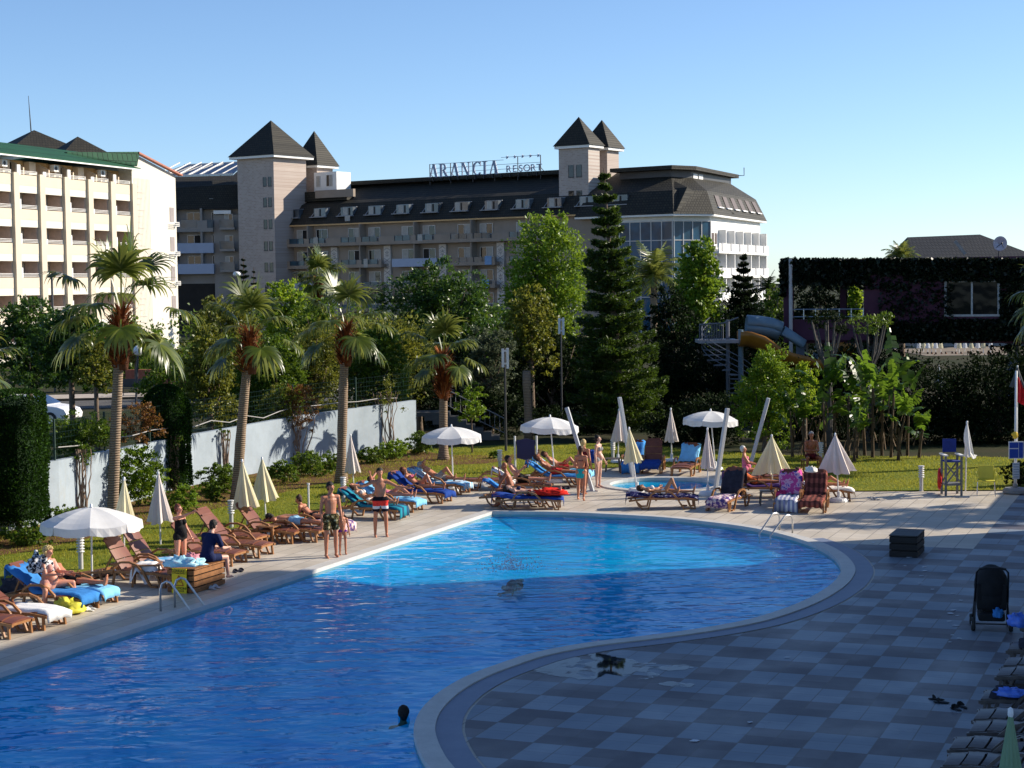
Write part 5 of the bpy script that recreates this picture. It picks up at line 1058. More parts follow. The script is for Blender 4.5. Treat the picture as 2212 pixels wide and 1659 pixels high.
for k, (x, y, yb) in enumerate(((1874, 792, 835), (1885, 800, 842), (2028, 790, 838))):
    p = AT(x, y, 92.); pb = AT(x, yb, 92.); parasol_closed(Vector((p.x, 92., 0)), p.z, p.z-pb.z, .33, flat('bluish_cloth', (.40, .48, .60), .9, .1, 3), ['left of two bluish closed parasols seen between banana stems', 'right of two bluish closed parasols seen between banana stems', 'bluish closed parasol in the shade under the ivy building'][k], seed=20+k, hasbase=False)
# leaning white columns round the paddling pool
for k, (b_, t_) in enumerate((((1280, 1062), (1224, 880)), ((1367, 1031), (1338, 858)), ((1545, 1060), (1571.5, 882)), ((1613, 1034), (1660, 860)))):
    p = G(*b_); tp = AT(t_[0], t_[1], p.y+(.2 if k in (0, 2) else -.2)); e = empty('leaning_column', p, 0, ['leaning white column in front of the open parasol by the notice board', 'leaning white column over the left of the paddling pool', 'white column crossing the open parasol, leaning right', 'rightmost leaning white column, by the leafy bush'][k], 'column', 'leaning columns round the paddling pool')
    m = MB(); m.beam((0, 0, 0), tuple(tp-p), .115, .115); m.build('column', flat('white_column_paint', (.46, .48, .50), .5, .1, 2), e, bevel=.015); m = MB(); m.box(-.16, .16, -.16, .16, 0, .03); m.build('foot_plate', steel, e)
# bollard lamps
bol = []
def bollard(p, h, label, first=[]):
    if not first:
        t = empty('bollard_lamp', p, 0); m = MB(); m.lathe([(.001, 0), (.075, 0), (.075, .02), (.055, .03), (.055, h*.58)], 0, 0, 14); m.build('post', flat('bollard_grey', (.50, .50, .50), .5, .1, 4), t, smooth=False)
        m = MB(); z = h*.58
        for k in range(5): m.lathe([(.06, z+k*.065), (.095, z+.012+k*.065), (.085, z+.03+k*.065), (.055, z+.045+k*.065), (.055, z+.065+k*.065)], 0, 0, 14)
        m.lathe([(.055, z+.32), (.095, z+.33), (.09, z+.36), (.001, z+.37)], 0, 0, 14); m.build('louvred_head', flat('bollard_white', (.60, .60, .60), .5, .06, 4), t); first.append(t)
    else: t = copy_tree(first[0]); t.location = p
    return tag(t, label, 'bollard lamp', 'louvred bollard lamps')
for (x, y, l_) in ((175, 1232, 'louvred bollard lamp behind the sunbathing blonde woman'), (500, 1143, 'louvred bollard lamp behind the brown loungers'), (742, 1087, 'louvred bollard lamp by the third palm'), (1080, 1021, 'louvred bollard lamp behind the man with the phone'), (1324, 997, 'louvred bollard lamp left of the closed parasol behind the paddling pool'), (1773, 1004, 'louvred bollard lamp behind the seated man'), (1990, 1061, 'louvred bollard lamp alone at the lawn edge')): bollard(G(x, y), .72, l_)
p = G(667, 1106); m = MB(); m.tube([(0, 0, 0), (0, 0, .78)], .028, 8); m.tube([(0, 0, .78), (0, 0, .83)], .04, 8); o = m.build('white_post', post_w); o.location = p; tag(o, 'short bare white tube standing behind the prone sunbathers', 'post')
# lamps with white panels, globe lamp, street lamp
def panel_lamp(p, z0, z1, label, seed):
    t = empty('panel_lamp', p, 0, label, 'lamp post'); m = MB(); m.tube([(0, 0, 0), (0, 0, z1)], [.05, .035], 8); m.build('pole', metal_d, t); m = MB(); m.box(-.12, -.02, -.16, -.06, z0, z1); m.box(.06, .16, -.16, -.04, z0-.05, z1+.02); m.box(-.12, .16, -.06, -.03, z1-.12, z1-.05); m.box(-.12, .16, -.06, -.03, z0+.1, z0+.17); m.build('panel', plastic, t)
p = G(1093, 977); panel_lamp(p, AT(1093, 793, p.y).z, AT(1093, 753, p.y).z, 'black lamp post with white panel head left of the palm stump', 1)
p = AT(1213, 850, 79); panel_lamp(Vector((p.x, p.y, 0)), AT(1213, 721, 79).z, AT(1213, 687, 79).z, 'tall lamp post with white panel head in front of the bright tree', 2)
p = AT(297, 860, 98); p.z = 0; t = empty('globe_lamp', p, 0, 'white globe lamp on a dark pole beside the road', 'street lamp'); zt = AT(303, 757, 98).z; m = MB(); m.tube([(-.1, 0, 0), (.08, 0, zt-.3)], .06, 8); m.build('pole', metal_d, t); m = MB(); m.sphere((.1, 0, zt), .28, 14, 10); m.build('globe', flat('globe_white', (.8, .8, .8), .3, .02, 2), t, smooth=True)
p = AT(113, 640, 110); t = empty('street_lamp', Vector((p.x, 110, 0)), 0, 'street lamp head in front of the sunlit balconies', 'street lamp'); zt = AT(113, 598, 110).z; m = MB(); m.tube([(0, 0, 0), (0, 0, zt)], .07, 6); m.build('pole', metal_d, t); m = MB(); m.beam((-.15, 0, zt), (.45, -.2, zt+.25), .4, .12); m.build('head', metal_d, t)
p = AT(514, 640, 120); t = empty('street_lamp', Vector((p.x, 120, 0)), 0, 'small white lamp head below the brick tower', 'street lamp'); zt = AT(513, 592, 120).z; m = MB(); m.tube([(0, 0, 0), (0, 0, zt)], .06, 6); m.build('pole', metal_d, t); m = MB(); m.sphere((-.05, 0, zt), .22, 10, 8, (1.2, 1, .8)); m.build('head', plastic, t, smooth=True)
# street bench, brick bed, parked car behind the wall
p = AT(300, 838, 104); p.z = .1; t = empty('street_bench', p, .22, 'dark bench on the pavement behind the wall', 'bench'); m = MB(); m.box(-1.0, 1.0, -.2, .22, .42, .47); m.build('seat', metal_d, t); m = MB(); m.box(-1.0, 1.0, .22, .27, .5, 1.0); m.build('backrest', metal_d, t)
for x in (-.9, .9):
    m = MB(); m.strip([(x, .25, 0), (x, .25, .65), (x, -.1, .65), (x, -.18, .42), (x, -.18, 0)], .06, .04, (1, 0, 0)); m.build('leg', metal_d, t)
p = AT(375, 790, 118); m = MB(); m.box(-3.2, 1.6, -.2, .2, 0, 1.0); o = m.build('brick_bed', flat('red_brick', (.42, .12, .07), .9, .2, 3)); o.location = (p.x, 118, 0); tag(o, 'low red brick planter behind the globe lamp', 'planter')
def car():
    t = empty('parked_car', Vector((AT(68, 880, 84).x, 84, 0)), RAD(-12), 'white car parked behind the hedge at the left', 'car')
    paint = flat('car_paint_white', (.78, .78, .80), .25, .02, 2, spec=.6)
    pr = [(-2.2, .35), (-2.25, .75), (-2.1, 1.0), (-1.7, 1.05), (-1.1, 1.42), (-.1, 1.47), (.45, 1.38), (1.15, .98), (1.75, .90), (2.1, .78), (2.25, .55), (2.2, .3), (1.7, .22), (-1.8, .22)]
    m = MB(); n = len(pr)
    def w_(z): return .86 if z < .95 else .86-.24*(z-.95)/.5
    for sy in (-1, 1): m.v += [Vector((x, sy*w_(z), z)) for x, z in pr]
    m.f += [tuple(range(n)), tuple(range(2*n-1, n-1, -1))] + [(i, (i+1) % n, n+(i+1) % n, n+i) for i in range(n)]; m.mi = [0]*len(m.f); m.build('body', paint, t, bevel=.06)
    gl = m_glass('car_glass', (.03, .06, .14), .03, .5)
    m = MB(); m.poly3([(.50, -.66, 1.36), (1.12, -.80, 1.0), (1.12, .80, 1.0), (.50, .66, 1.36)], (.02, 0, .03)); m.build('windscreen', gl, t)
    for sy in (-1, 1):
        m = MB(); m.poly3([(-1.5, sy*.855, 1.02), (.95, sy*.86, 1.02), (.42, sy*.68, 1.34), (-.2, sy*.65, 1.41), (-1.0, sy*.66, 1.38)], (0, sy*.02, .01)); m.build('side_window', gl, t)
        for x in (-1.4, 1.38):
            m = MB(); m.M = Matrix.Translation((x, sy*.80, .33)) @ Matrix.Rotation(pi/2, 4, 'X'); m.lathe([(.001, -.1), (.33, -.1), (.34, 0), (.33, .1), (.001, .1)], 0, 0, 18); wh = m.build('wheel', flat('tyre', (.03, .03, .03), .8), t); g = MB(); g.M = Matrix.Translation((x, sy*.80, .33)) @ Matrix.Rotation(pi/2, 4, 'X'); g.lathe([(.001, -.11), (.2, -.115), (.2, .115), (.001, .11)], 0, 0, 12); g.build('rim', steel, wh)
        m = MB(); m.sphere((2.1, sy*.6, .66), .16, 8, 6, (.6, 1, .6)); m.build('headlight', plastic, t); m = MB(); m.box(.55, .72, sy*.86, sy*1.02, .98, 1.1); m.build('mirror', paint, t)
car()
# ---------------------------------------------------------------- loungers
lplast = flat('lounger_plastic', (.175, .055, .028), .42, .2, 4, spec=.45); lplast2 = flat('lounger_dark_plastic', (.10, .082, .075), .40, .3, 5, spec=.5); lframe = flat('lounger_frame', (.30, .135, .048), .4, .2, 5, spec=.45)
LC = {}
GL = 'sun loungers round the pool'
def lounger_meshes(ang, dark):
    key = (round(ang, 2), dark)
    if key in LC: return LC[key]
    sm = lplast2 if dark else lplast; fm = lplast2 if dark else lframe; o = {}
    m = MB(); L = 1.16; n = 5; TK = .085 if dark else .035; SL = .034 if dark else .022; AR = .045 if dark else .03
    for k in range(n):                  # seat: five gently arched slabs with open slits
        x0 = -.18+L*k/n; x1 = x0+L/n-SL; vs = []; q = 7
        for j in range(q+1):
            y = -.31+.62*j/q; z = .335+AR*(1-(y/.31)**2) - (.02*(k == n-1)); b_ = AR*(1-(y/.31)**2)
            vs += [(x0-b_, y, z), (x1-b_, y, z-(.02 if k == n-1 else 0)), (x1-b_, y, z-TK-(.02 if k == n-1 else 0)), (x0-b_, y, z-TK)]
        fs = [(4*j+a, 4*j+4+a, 4*j+4+(a+1) % 4, 4*j+(a+1) % 4) for j in range(q) for a in range(4)] + [(0, 1, 2, 3), tuple(4*q+i for i in (3, 2, 1, 0))]; m.add(vs, fs)
    o['seat'] = m.mesh('seat', sm)
    m = MB(); Lb = .80; Mb = Matrix.Translation((-.20, 0, .34)) @ Matrix.Rotation(ang, 4, 'Y'); m.M = Mb
    for k in range(3):
        x0 = -Lb*(k+1)/3+.02; x1 = -Lb*k/3; vs = []; q = 6
        for j in range(q+1):
            y = (-.30+.60*j/q)*(1-.06*(k == 2)); z = .02*(1-(y/.3)**2); vs += [(x0, y, z+.005), (x1, y, z+.005), (x1, y, z-.03), (x0, y, z-.03)]
        fs = [(4*j+a, 4*j+4+a, 4*j+4+(a+1) % 4, 4*j+(a+1) % 4) for j in range(q) for a in range(4)] + [(0, 1, 2, 3), tuple(4*q+i for i in (3, 2, 1, 0))]; m.add(vs, fs)
    m.box(-Lb-.03, -Lb+.025, -.22, .22, -.04, .03); o['backrest'] = m.mesh('backrest', sm)
    m = MB()
    for sy in (-1, 1): m.strip([(-.95, sy*.325, .25), (-.5, sy*.33, .30), (.6, sy*.33, .30), (.95, sy*.31, .255)], .05, .07, (0, 1, 0))
    for x in (-.9, -.2, .45, .93): m.box(x-.02, x+.02, -.31, .31, .24, .285)
    if ang > .12:
        e = Mb @ Vector((-Lb*.55, 0, -.03))
        for sy in (-.2, .2): m.beam((e.x, sy, e.z), (-.72, sy, .27), .03, .03)
    o['frame'] = m.mesh('frame', fm)
    for k, sy in enumerate((-1, 1)):
        m = MB(); m.strip([(-.42, sy*.36, .27), (-.34, sy*.37, .43), (-.18, sy*.375, .52), (.05, sy*.375, .53), (.24, sy*.375, .47), (.38, sy*.37, .34), (.50, sy*.37, .14), (.58, sy*.37, .02), (.72, sy*.37, .015)], .045, .05, (0, 1, 0)); o['armrest%d' % k] = m.mesh('armrest', fm)
        m = MB(); m.strip([(-.78, sy*.33, .29), (-.70, sy*.34, .12), (-.58, sy*.34, .015), (-.42, sy*.34, .015), (-.36, sy*.34, .26)], .045, .045, (0, 1, 0)); o['leg%d' % k] = m.mesh('leg', fm)
        m = MB(); m.strip([(.70, sy*.32, .27), (.80, sy*.33, .015), (.90, sy*.33, .015), (.88, sy*.32, .26)], .045, .045, (0, 1, 0)); o['leg%d' % (k+2)] = m.mesh('leg', fm)
    LC[key] = o; return o
def lounger(foot, rz, ang, label, dark=False, towel=None, group=GL, tw_seat=True, tw_back=True, ftoff=.95):
    """foot = ground point under the foot end, rz = direction from head to foot"""
    d = Vector((cos(rz), sin(rz), 0)); t = empty('sun_lounger', Vector((foot.x, foot.y, 0))-d*ftoff, rz, label, 'sun lounger', group)
    for k, me in lounger_meshes(ang, dark).items(): link(k.rstrip('0123'), me, t)
    return t
def towel_on(t, ang, mat, label, back=True, seat=True, x1=.9, over=.22, seed=1, w=.30, bagz=0, hang=.16, cat='towel'):
    """towel draped over backrest and seat, thin but with folds and edges hanging"""
    rs = np.random.RandomState(seed); Lb = .80; path = []
    if back:
        tb = Vector((-.20-Lb*cos(ang), 0, .34+Lb*sin(ang))); path += [tb+Vector((-.05, 0, -over)), tb+Vector((-.045, 0, -over*.4)), tb+Vector((-.03, 0, .025))]
        for f in (.8, .55, .3): path.append(Vector((-.20-Lb*f*cos(ang)+.03*sin(ang), 0, .34+Lb*f*sin(ang)+.038)))
        path.append(Vector((-.16, 0, .40)))
    if seat:
        for x in np.linspace(-.08 if back else -.15, x1, 7): path.append(Vector((x, 0, .385-(.02 if x > .8 else 0))))
        if x1 > .85: path += [Vector((x1+.12, 0, .33)), Vector((x1+.13, 0, .33-hang))]
    m = MB(); q = 10; vs = []
    for i, p_ in enumerate(path):
        for j in range(q+1):
            u = j/q*2-1; y = u*w*(1+.05*sin(i*1.7+seed)); dz = rs.uniform(-.012, .016) - max(0, abs(u)-.92)*.8*(hang > 0)
            vs.append((p_.x+rs.uniform(-.01, .01)+.04*u*sin(seed), y*1.08+.02*sin(i+seed), p_.z+dz+.012*sin(j*1.9+i)))
    fs = [(i*(q+1)+j, i*(q+1)+j+1, (i+1)*(q+1)+j+1, (i+1)*(q+1)+j) for i in range(len(path)-1) for j in range(q)]; m.add(vs, fs); m.M = None
    o = m.build('towel', mat, None, smooth=True, fix=False); o.location = t.location; o.rotation_euler = t.rotation_euler; s_ = o.modifiers.new('thickness', 'SOLIDIFY'); s_.thickness = .008; s_.offset = 1
    return tag(o, label, cat, 'towels on loungers')
def pmat(name, fn):
    if name in MATS: return MATS[name]
    b = NB(name); v = b.obj(); sp = b.n('SeparateXYZ', i0=v); c = fn(b, v, sp.outputs); return b.done(b.bsdf(c, .95, 0, b.noise(60, 3, .6, v), .3, .004, .1))
def stripes(c1, c2, sc, ax=0, duty=.5): return lambda b, v, o: b.mix(b.math('GREATER_THAN', b.math('FRACT', b.math('MULTIPLY', o[ax], sc)), duty), c1, c2)
t_blue = flat('towel_blue', (.05, .22, .55), .95, .15, 6, bump=.5, spec=.1); t_lblue = flat('towel_light_blue', (.22, .55, .85), .95, .12, 6, bump=.5, spec=.1); t_navy = flat('towel_navy', (.02, .06, .28), .95, .2, 6, bump=.5, spec=.1)
t_teal = pmat('towel_teal', stripes((.02, .24, .33), (.02, .07, .14), 3.2, 1)); t_white = flat('towel_white', (.78, .76, .74), .95, .06, 7, bump=.5, spec=.1); t_red = flat('cloth_red', (.75, .03, .02), .9, .15, 20, bump=.8, spec=.1)
t_stripe = pmat('towel_blue_stripes', stripes((.16, .45, .75), (.65, .72, .78), 6, 1)); t_pink = pmat('towel_pink', lambda b, v, o: b.ramp(b.noise(5, 3, .6, v), [(.4, (.62, .08, .30)), (.5, (.75, .40, .55)), (.6, (.12, .08, .40))], 'CONSTANT'))
def plaid(c1, c2, c3, s_): return lambda b, v, o: b.mix(b.math('MULTIPLY', b.math('GREATER_THAN', b.math('FRACT', b.math('MULTIPLY', o[0], s_)), .5), .55), b.mix(b.math('MULTIPLY', b.math('GREATER_THAN', b.math('FRACT', b.math('MULTIPLY', o[1], s_)), .5), .7), c1, c2), c3)
t_plaid = pmat('towel_red_plaid', plaid((.30, .09, .07), (.05, .02, .02), (.02, .01, .01), 7)); t_bplaid = pmat('towel_blue_plaid', plaid((.70, .70, .74), (.06, .09, .35), (.10, .10, .14), 8))
t_paisley = pmat('towel_paisley', lambda b, v, o: b.ramp(b.noise(9, 3, .6, v), [(.42, (.10, .06, .22)), (.5, (.60, .42, .42)), (.6, (.75, .70, .68))], 'CONSTANT')); t_dark = flat('towel_dark', (.035, .035, .05), .95, .3, 9, bump=.7, spec=.1)
t_bw2 = pmat('towel_navy_white', lambda b, v, o: b.ramp(b.noise(10, 3, .7, v), [(.52, (.02, .02, .09)), (.58, (.45, .45, .55))], 'CONSTANT')); t_purple = flat('towel_purple', (.07, .035, .14), .95, .3, 8, bump=.6, spec=.1); t_bw = pmat('towel_black_white', lambda b, v, o: b.ramp(b.noise(16, 3, .7, v), [(.47, (.02, .02, .03)), (.5, (.7, .7, .7))], 'CONSTANT'))
AX = TH   # loungers of the left row point across the grid, foot towards the pool
def gz(x, y): return G(x, y, .3)
LG = {}
def LGR(key, px, py, ang, label, rz=AX, **k): LG[key] = lounger(gz(px, py), rz, ang, label, **k); return LG[key]
LGR('a', 48, 1340, .0, 'lounger cut by the left edge with a hand resting on it')
LGR('b', 122, 1322, .55, 'lounger with a white towel between the left edge and the blonde woman')
LGR('c', 192, 1287, .72, 'lounger with bright blue towel under the blonde woman')
LGR('d', 236, 1276, .72, 'lounger with blue towel under the stretched legs behind the blonde woman')
LGR('e', 378, 1236, .95, 'empty brown lounger behind the small table with white cloth')
LGR('f', 415, 1218, .95, 'brown lounger with pale towel behind the woman in black')
LGR('g', 520, 1192, .80, 'empty brown lounger nearest the seated man in dark blue')
LGR('h', 578, 1175, .85, 'empty brown lounger second from the seated man in dark blue')
LGR('i', 566, 1158, .80, 'empty brown lounger behind the pair under the cream parasols', ftoff=.95)
LGR('j', 648, 1146, .85, 'empty brown lounger with raised back behind the small wooden table')
LGR('k', 700, 1143, .0, 'flat lounger under the man lying in pale blue trunks')
LGR('l', 742, 1130, .0, 'flat lounger under the girl lying face down')
LGR('m', 868, 1098, .62, 'lounger with teal striped towel under the woman in white bikini')
LGR('n', 905, 1082, .60, 'lounger under the sunbather behind the man with outstretched arms')
LGR('o', 968, 1064, .72, 'lounger with dark blue towel under the woman with bent knee')
LGR('p', 1008, 1046, .55, 'lounger with pale striped towel under the sunbather with grey cap')
LGR('q', 1192, 1046, .62, 'lounger under the dark haired man with phone', rz=-.12)
LGR('q2', 1172, 1036, .0, 'flat empty lounger behind the man with phone', rz=-.10, ftoff=1.6)
LGR('r', 1180, 1070, .60, 'lounger with blue towel on its back under the bald man', rz=-.18)
LGR('s', 1212, 1077, .12, 'lounger nearest the pool under the woman lying on her back', rz=-.10)
LGR('t', 1262, 1030, .62, 'lounger with blue towel behind the standing pair', rz=-.15); LGR('u', 1275, 1020, .62, 'lounger with light blue towel furthest behind the standing pair', rz=-.1)
LGR('v', 1503, 1074, .10, 'lounger under the woman with raised knee in front of the paddling pool', rz=-.02)
LGR('w', 1404, 1005, 1.05, 'lounger with dark raised back and blue towel behind the paddling pool', rz=RAD(-100)); LGR('x', 1470, 1010, .85, 'lounger with bright blue towel over its back beside the table', rz=RAD(-108))
LGR('y', 1362, 1004, .9, 'lounger hidden under a blue towel left of the dark raised one', rz=RAD(-100))
LGR('z', 1548, 1082, 1.15, 'lounger with black towel back and patterned towel seat', rz=RAD(-118))
LGR('A', 1697, 1084, 1.0, 'lounger with pink towel back and blue checked seat', rz=RAD(-105)); LGR('B', 1752, 1086, 1.05, 'lounger with dark red plaid towel', rz=RAD(-105))
LGR('C', 1838, 1058, .6, 'lounger right of the plaid one under a person with feet to the right', rz=-.12); LGR('D', 1700, 1052, .55, 'lounger with purple towel behind the broad cream parasol', rz=-.08)
LGR('E', 1760, 1030, .0, 'lounger under the elderly women behind the broad parasols', rz=-.15)
TW = [('b', 0, t_white, 'white towel crumpled on the lounger at the left edge', dict(back=False, seed=2)), ('c', .72, t_blue, 'bright blue towel under the blonde woman', dict(seed=3)), ('d', .72, t_lblue, 'blue towel under the stretched legs', dict(seed=4)), ('f', 0, t_stripe, 'pale patterned towel on the seat behind the woman in black', dict(back=False, seed=5)),
 ('m', .62, t_teal, 'teal striped towel hanging off the lounger of the woman in white bikini', dict(seed=6, hang=.26)), ('n', .6, t_lblue, 'light blue towel behind the man with outstretched arms', dict(seed=7)), ('o', .72, t_navy, 'dark blue towel under the woman with bent knee', dict(seed=8)), ('p', .55, t_stripe, 'pale striped towel under the sunbather with grey cap', dict(seed=9)),
 ('q', .62, t_white, 'white towel behind the man with phone', dict(seat=False, seed=10)), ('r', .6, t_blue, 'blue towel over the back beside the bald man', dict(seed=11, seat=False, over=.1)), ('s', .12, t_navy, 'navy towel under the woman lying by the pool', dict(seed=12, back=True)), ('t', .62, t_blue, 'blue towel on the lounger behind the standing pair', dict(seed=13)), ('u', .62, t_lblue, 'light blue towel on the furthest lounger behind the standing pair', dict(seed=14)),
 ('v', .1, t_bw2, 'dark patterned towel under the woman with raised knee', dict(seed=15)), ('w', 1.05, t_navy, 'blue towel on the seat of the dark raised lounger', dict(back=False, seed=16)), ('x', .85, t_lblue, 'bright blue towel folded over the lounger back by the table', dict(seat=False, seed=17, over=.3)), ('y', .9, t_blue, 'blue towel hanging to the ground left of the dark raised lounger', dict(seed=18, hang=.3)),
 ('z', 1.15, t_dark, 'black fringed towel over a raised lounger back', dict(seat=False, seed=19, over=.4)), ('A', 1.0, t_pink, 'pink and violet towel over a lounger back', dict(seat=False, seed=21, over=.3)), ('B', 1.05, t_plaid, 'dark red plaid blanket over the lounger by the white parasol', dict(seed=22, over=.3)), ('C', .6, t_white, 'white towel under the person right of the plaid lounger', dict(seed=23)), ('D', .55, t_purple, 'purple towel behind the broad cream parasol', dict(seed=24))]
for key, ang, mt, lb, kw in TW: towel_on(LG[key], ang, mt, lb, **kw)
towel_on(LG['z'], 1.15, t_paisley, 'patterned pink and white towel on the seat below the black towel', back=False, seed=25, x1=.88, hang=.22); towel_on(LG['A'], 1.0, t_bplaid, 'blue and white checked towel on the seat below the pink towel', back=False, seed=26, x1=.88, hang=.3)
towel_on(LG['l'], 0, t_paisley, 'crumpled pink and white cloth at the foot of the flat lounger behind the tall man', back=False, seed=27, x1=1.0, hang=.25)
# near row in the shade, pairs of dark loungers seen from the foot end
NR = [(2019, 1648, None), (2034, 1612, None), (2077, 1576, None), (2087, 1549, None), (2103, 1506, 1), (2138, 1456, None), (2153, 1434, None), (2163, 1400, 2), (2194, 1352, 3)]
nl_ = ['lowest dark lounger in the shaded row at the right', 'second lowest dark lounger in the shaded right row', 'dark lounger just above the green parasol tip', 'dark lounger next above the one by the parasol tip', 'dark lounger carrying a blue bag, in the shaded right row', 'dark lounger above the one with the blue bag', 'dark lounger below the one with the dark towel', 'dark lounger with dark towel in the shaded right row', 'uppermost dark lounger beside the pushchair']
for k, (x, y, tw_) in enumerate(NR):
    p = G(x, y, .31); t = lounger(p+DI*.10+DJ*.30, TH+pi, .5, nl_[k], dark=True, group='dark loungers in the shade')
    if tw_: towel_on(t, .5, t_dark if tw_ != 3 else t_stripe, ['', 'dark towel with a blue bag on the shaded row', 'dark towel on the shaded row', 'pale striped towel on the uppermost shaded lounger'][tw_], back=False, seed=30+k, x1=.8, hang=.02)
def crumple(name, p, r, h, mat, label, cat, seed=1, rz=0, sc=(1, 1), group=None):
    rs = np.random.RandomState(seed); m = MB(); m.sphere((0, 0, 0), 1, 22, 12)
    for i, q in enumerate(m.v):
        k = 1+.22*sin(q.x*7+seed)*cos(q.y*6+seed*2)+.14*rs.normal()*.6+.12*sin(q.z*11+q.x*4); m.v[i] = Vector((q.x*r*sc[0]*k, q.y*r*sc[1]*k, max(-.0, (q.z+.35)*h*k)))
    o = m.build(name, mat, None, smooth=True); o.location = p; o.rotation_euler = (0, 0, rz); return tag(o, label, cat, group)
sky_bag = flat('blue_bag', (.08, .20, .75), .35, .2, 6, spec=.5)
crumple('bag', G(2172, 1502, .37)+DI*.1, .17, .09, sky_bag, 'crumpled blue plastic bag on the shaded lounger row', 'bag', 41, TH, (1.3, .7)); crumple('bag', G(2203, 1352, .45), .2, .16, sky_bag, 'bright blue bag at the right edge above the shaded loungers', 'bag', 42, TH)
crumple('towel_heap', G(400, 1222, .62), .36, .15, pmat('cloth_pale_blue', lambda b, v, o: b.ramp(b.noise(7, 3, .6, v), [(.45, (.40, .72, .85)), (.6, (.75, .85, .88))], 'CONSTANT')), 'heap of pale blue clothes on the wooden box', 'clothes', 43, .2, (1.1, .6)); crumple('pink_cloth', G(415, 1212, .7), .15, .12, flat('pink_cloth', (.65, .25, .30), .9, .2, 9), 'pink cloth beside the pale blue heap on the box', 'clothes', 44)
crumple('red_wrap', AT(1192, 1068, LG['s'].location.y-.1), .42, .13, t_red, 'bright red wrap hanging at the foot of the lounger nearest the pool', 'clothes', 45, -.1, (1.1, .75))
crumple('pillow', AT(1282, 990, G(1282, 1020).y), .2, .2, t_navy, 'blue bag behind the standing woman', 'bag', 46); crumple('pink_bag', AT(1690, 1072, G(1690, 1098).y+.3), .17, .13, flat('magenta_cloth', (.60, .03, .16), .8, .2, 9), 'pink swimming bag on the checked towel', 'bag', 47); crumple('white_hat', AT(1753, 1020, LG['B'].location.y), .16, .12, t_white, 'white sun hat on top of the plaid lounger back', 'hat', 48)
crumple('black_bag', AT(438, 1210, G(438, 1230).y-6.5) if False else G(60, 1278, .05), .4, .28, t_dark, 'black bag on the ground between loungers at the left', 'bag', 49, .2, (1.2, .8)); crumple('yellow_bag', G(150, 1322, .03), .3, .2, flat('yellow_bag', (.65, .60, .05), .6, .2, 8), 'yellow bag on the ground under the lounger with white towel', 'bag', 50); crumple('patterned_cushion', AT(88, 1235, LG['c'].location.y), .24, .26, t_bw, 'black and white patterned bag on the blue towel back', 'bag', 51)
crumple('backpack', AT(1287, 1000, G(1287, 1030).y), .16, .22, t_navy, 'navy bag hanging by the lounger behind the standing pair', 'bag', 52)
# tables
def table(p, rz, w, d, h, mat, label):
    t = empty('side_table', p, rz, label, 'side table', 'small tables between the loungers'); m = MB()
    for k in range(5): m.box(-w/2, w/2, -d/2+d*k/5+.006, -d/2+d*(k+1)/5-.006, h-.03, h)
    m.build('tabletop', mat, t)
    for sx in (-1, 1):
        for sy in (-1, 1): m = MB(); m.beam((sx*(w/2-.04), sy*(d/2-.04), h-.03), (sx*(w/2-.01), sy*(d/2-.02), 0), .045, .045, (1, 0, 0)); m.build('leg', mat, t)
    return t
table(G(319, 1264), .1, .62, .5, .48, lframe, 'small table covered with a hanging white cloth'); table(G(582, 1172), TH, .5, .5, .44, lframe, 'small brown table in front of the empty loungers'); table(G(625, 1142), TH, .5, .5, .36, lframe, 'small brown table near the head of the prone man')
table(G(1324, 1018), -.1, .5, .5, .45, lplast2, 'small dark table by the bollard behind the paddling pool'); table(G(1660, 1090), -.1, .5, .5, .42, lplast2, 'small dark table with a bottle in front of the broad cream parasol'); table(G(1425, 1012), -.1, .4, .4, .42, lframe, 'small brown table between blue towel loungers')
tc = MB(); rs = np.random.RandomState(4); P_ = G(319, 1264); q = 12; vs = []
for i in range(q+1):
    for j in range(q+1):
        u, w_ = i/q*2-1, j/q*2-1; e_ = max(abs(u), abs(w_)); z = .50 - max(0, e_-.6)*.75*(1+.5*sin(u*6+w_*5)) + rs.uniform(-.01, .02); vs.append((u*.36*(1-.12*max(0, e_-.6)), w_*.30*(1-.12*max(0, e_-.6)), z))
tc.add(vs, [(i*(q+1)+j, i*(q+1)+j+1, (i+1)*(q+1)+j+1, (i+1)*(q+1)+j) for i in range(q) for j in range(q)]); o = tc.build('table_cloth', t_white, None, smooth=True, fix=False); o.location = P_; tag(o, 'pinkish white cloth thrown over the small table, corners hanging', 'cloth')
m = MB(); m.lathe([(.001, 0), (.035, 0), (.037, .13), (.014, .19), (.014, .24), (.001, .24)], 0, 0, 12); o = m.build('bottle', flat('orange_drink', (.7, .18, .03), .2, .1, 4), None, smooth=True); o.location = G(1660, 1090)+Vector((.08, 0, .42)); tag(o, 'orange bottle on the small dark table', 'bottle')
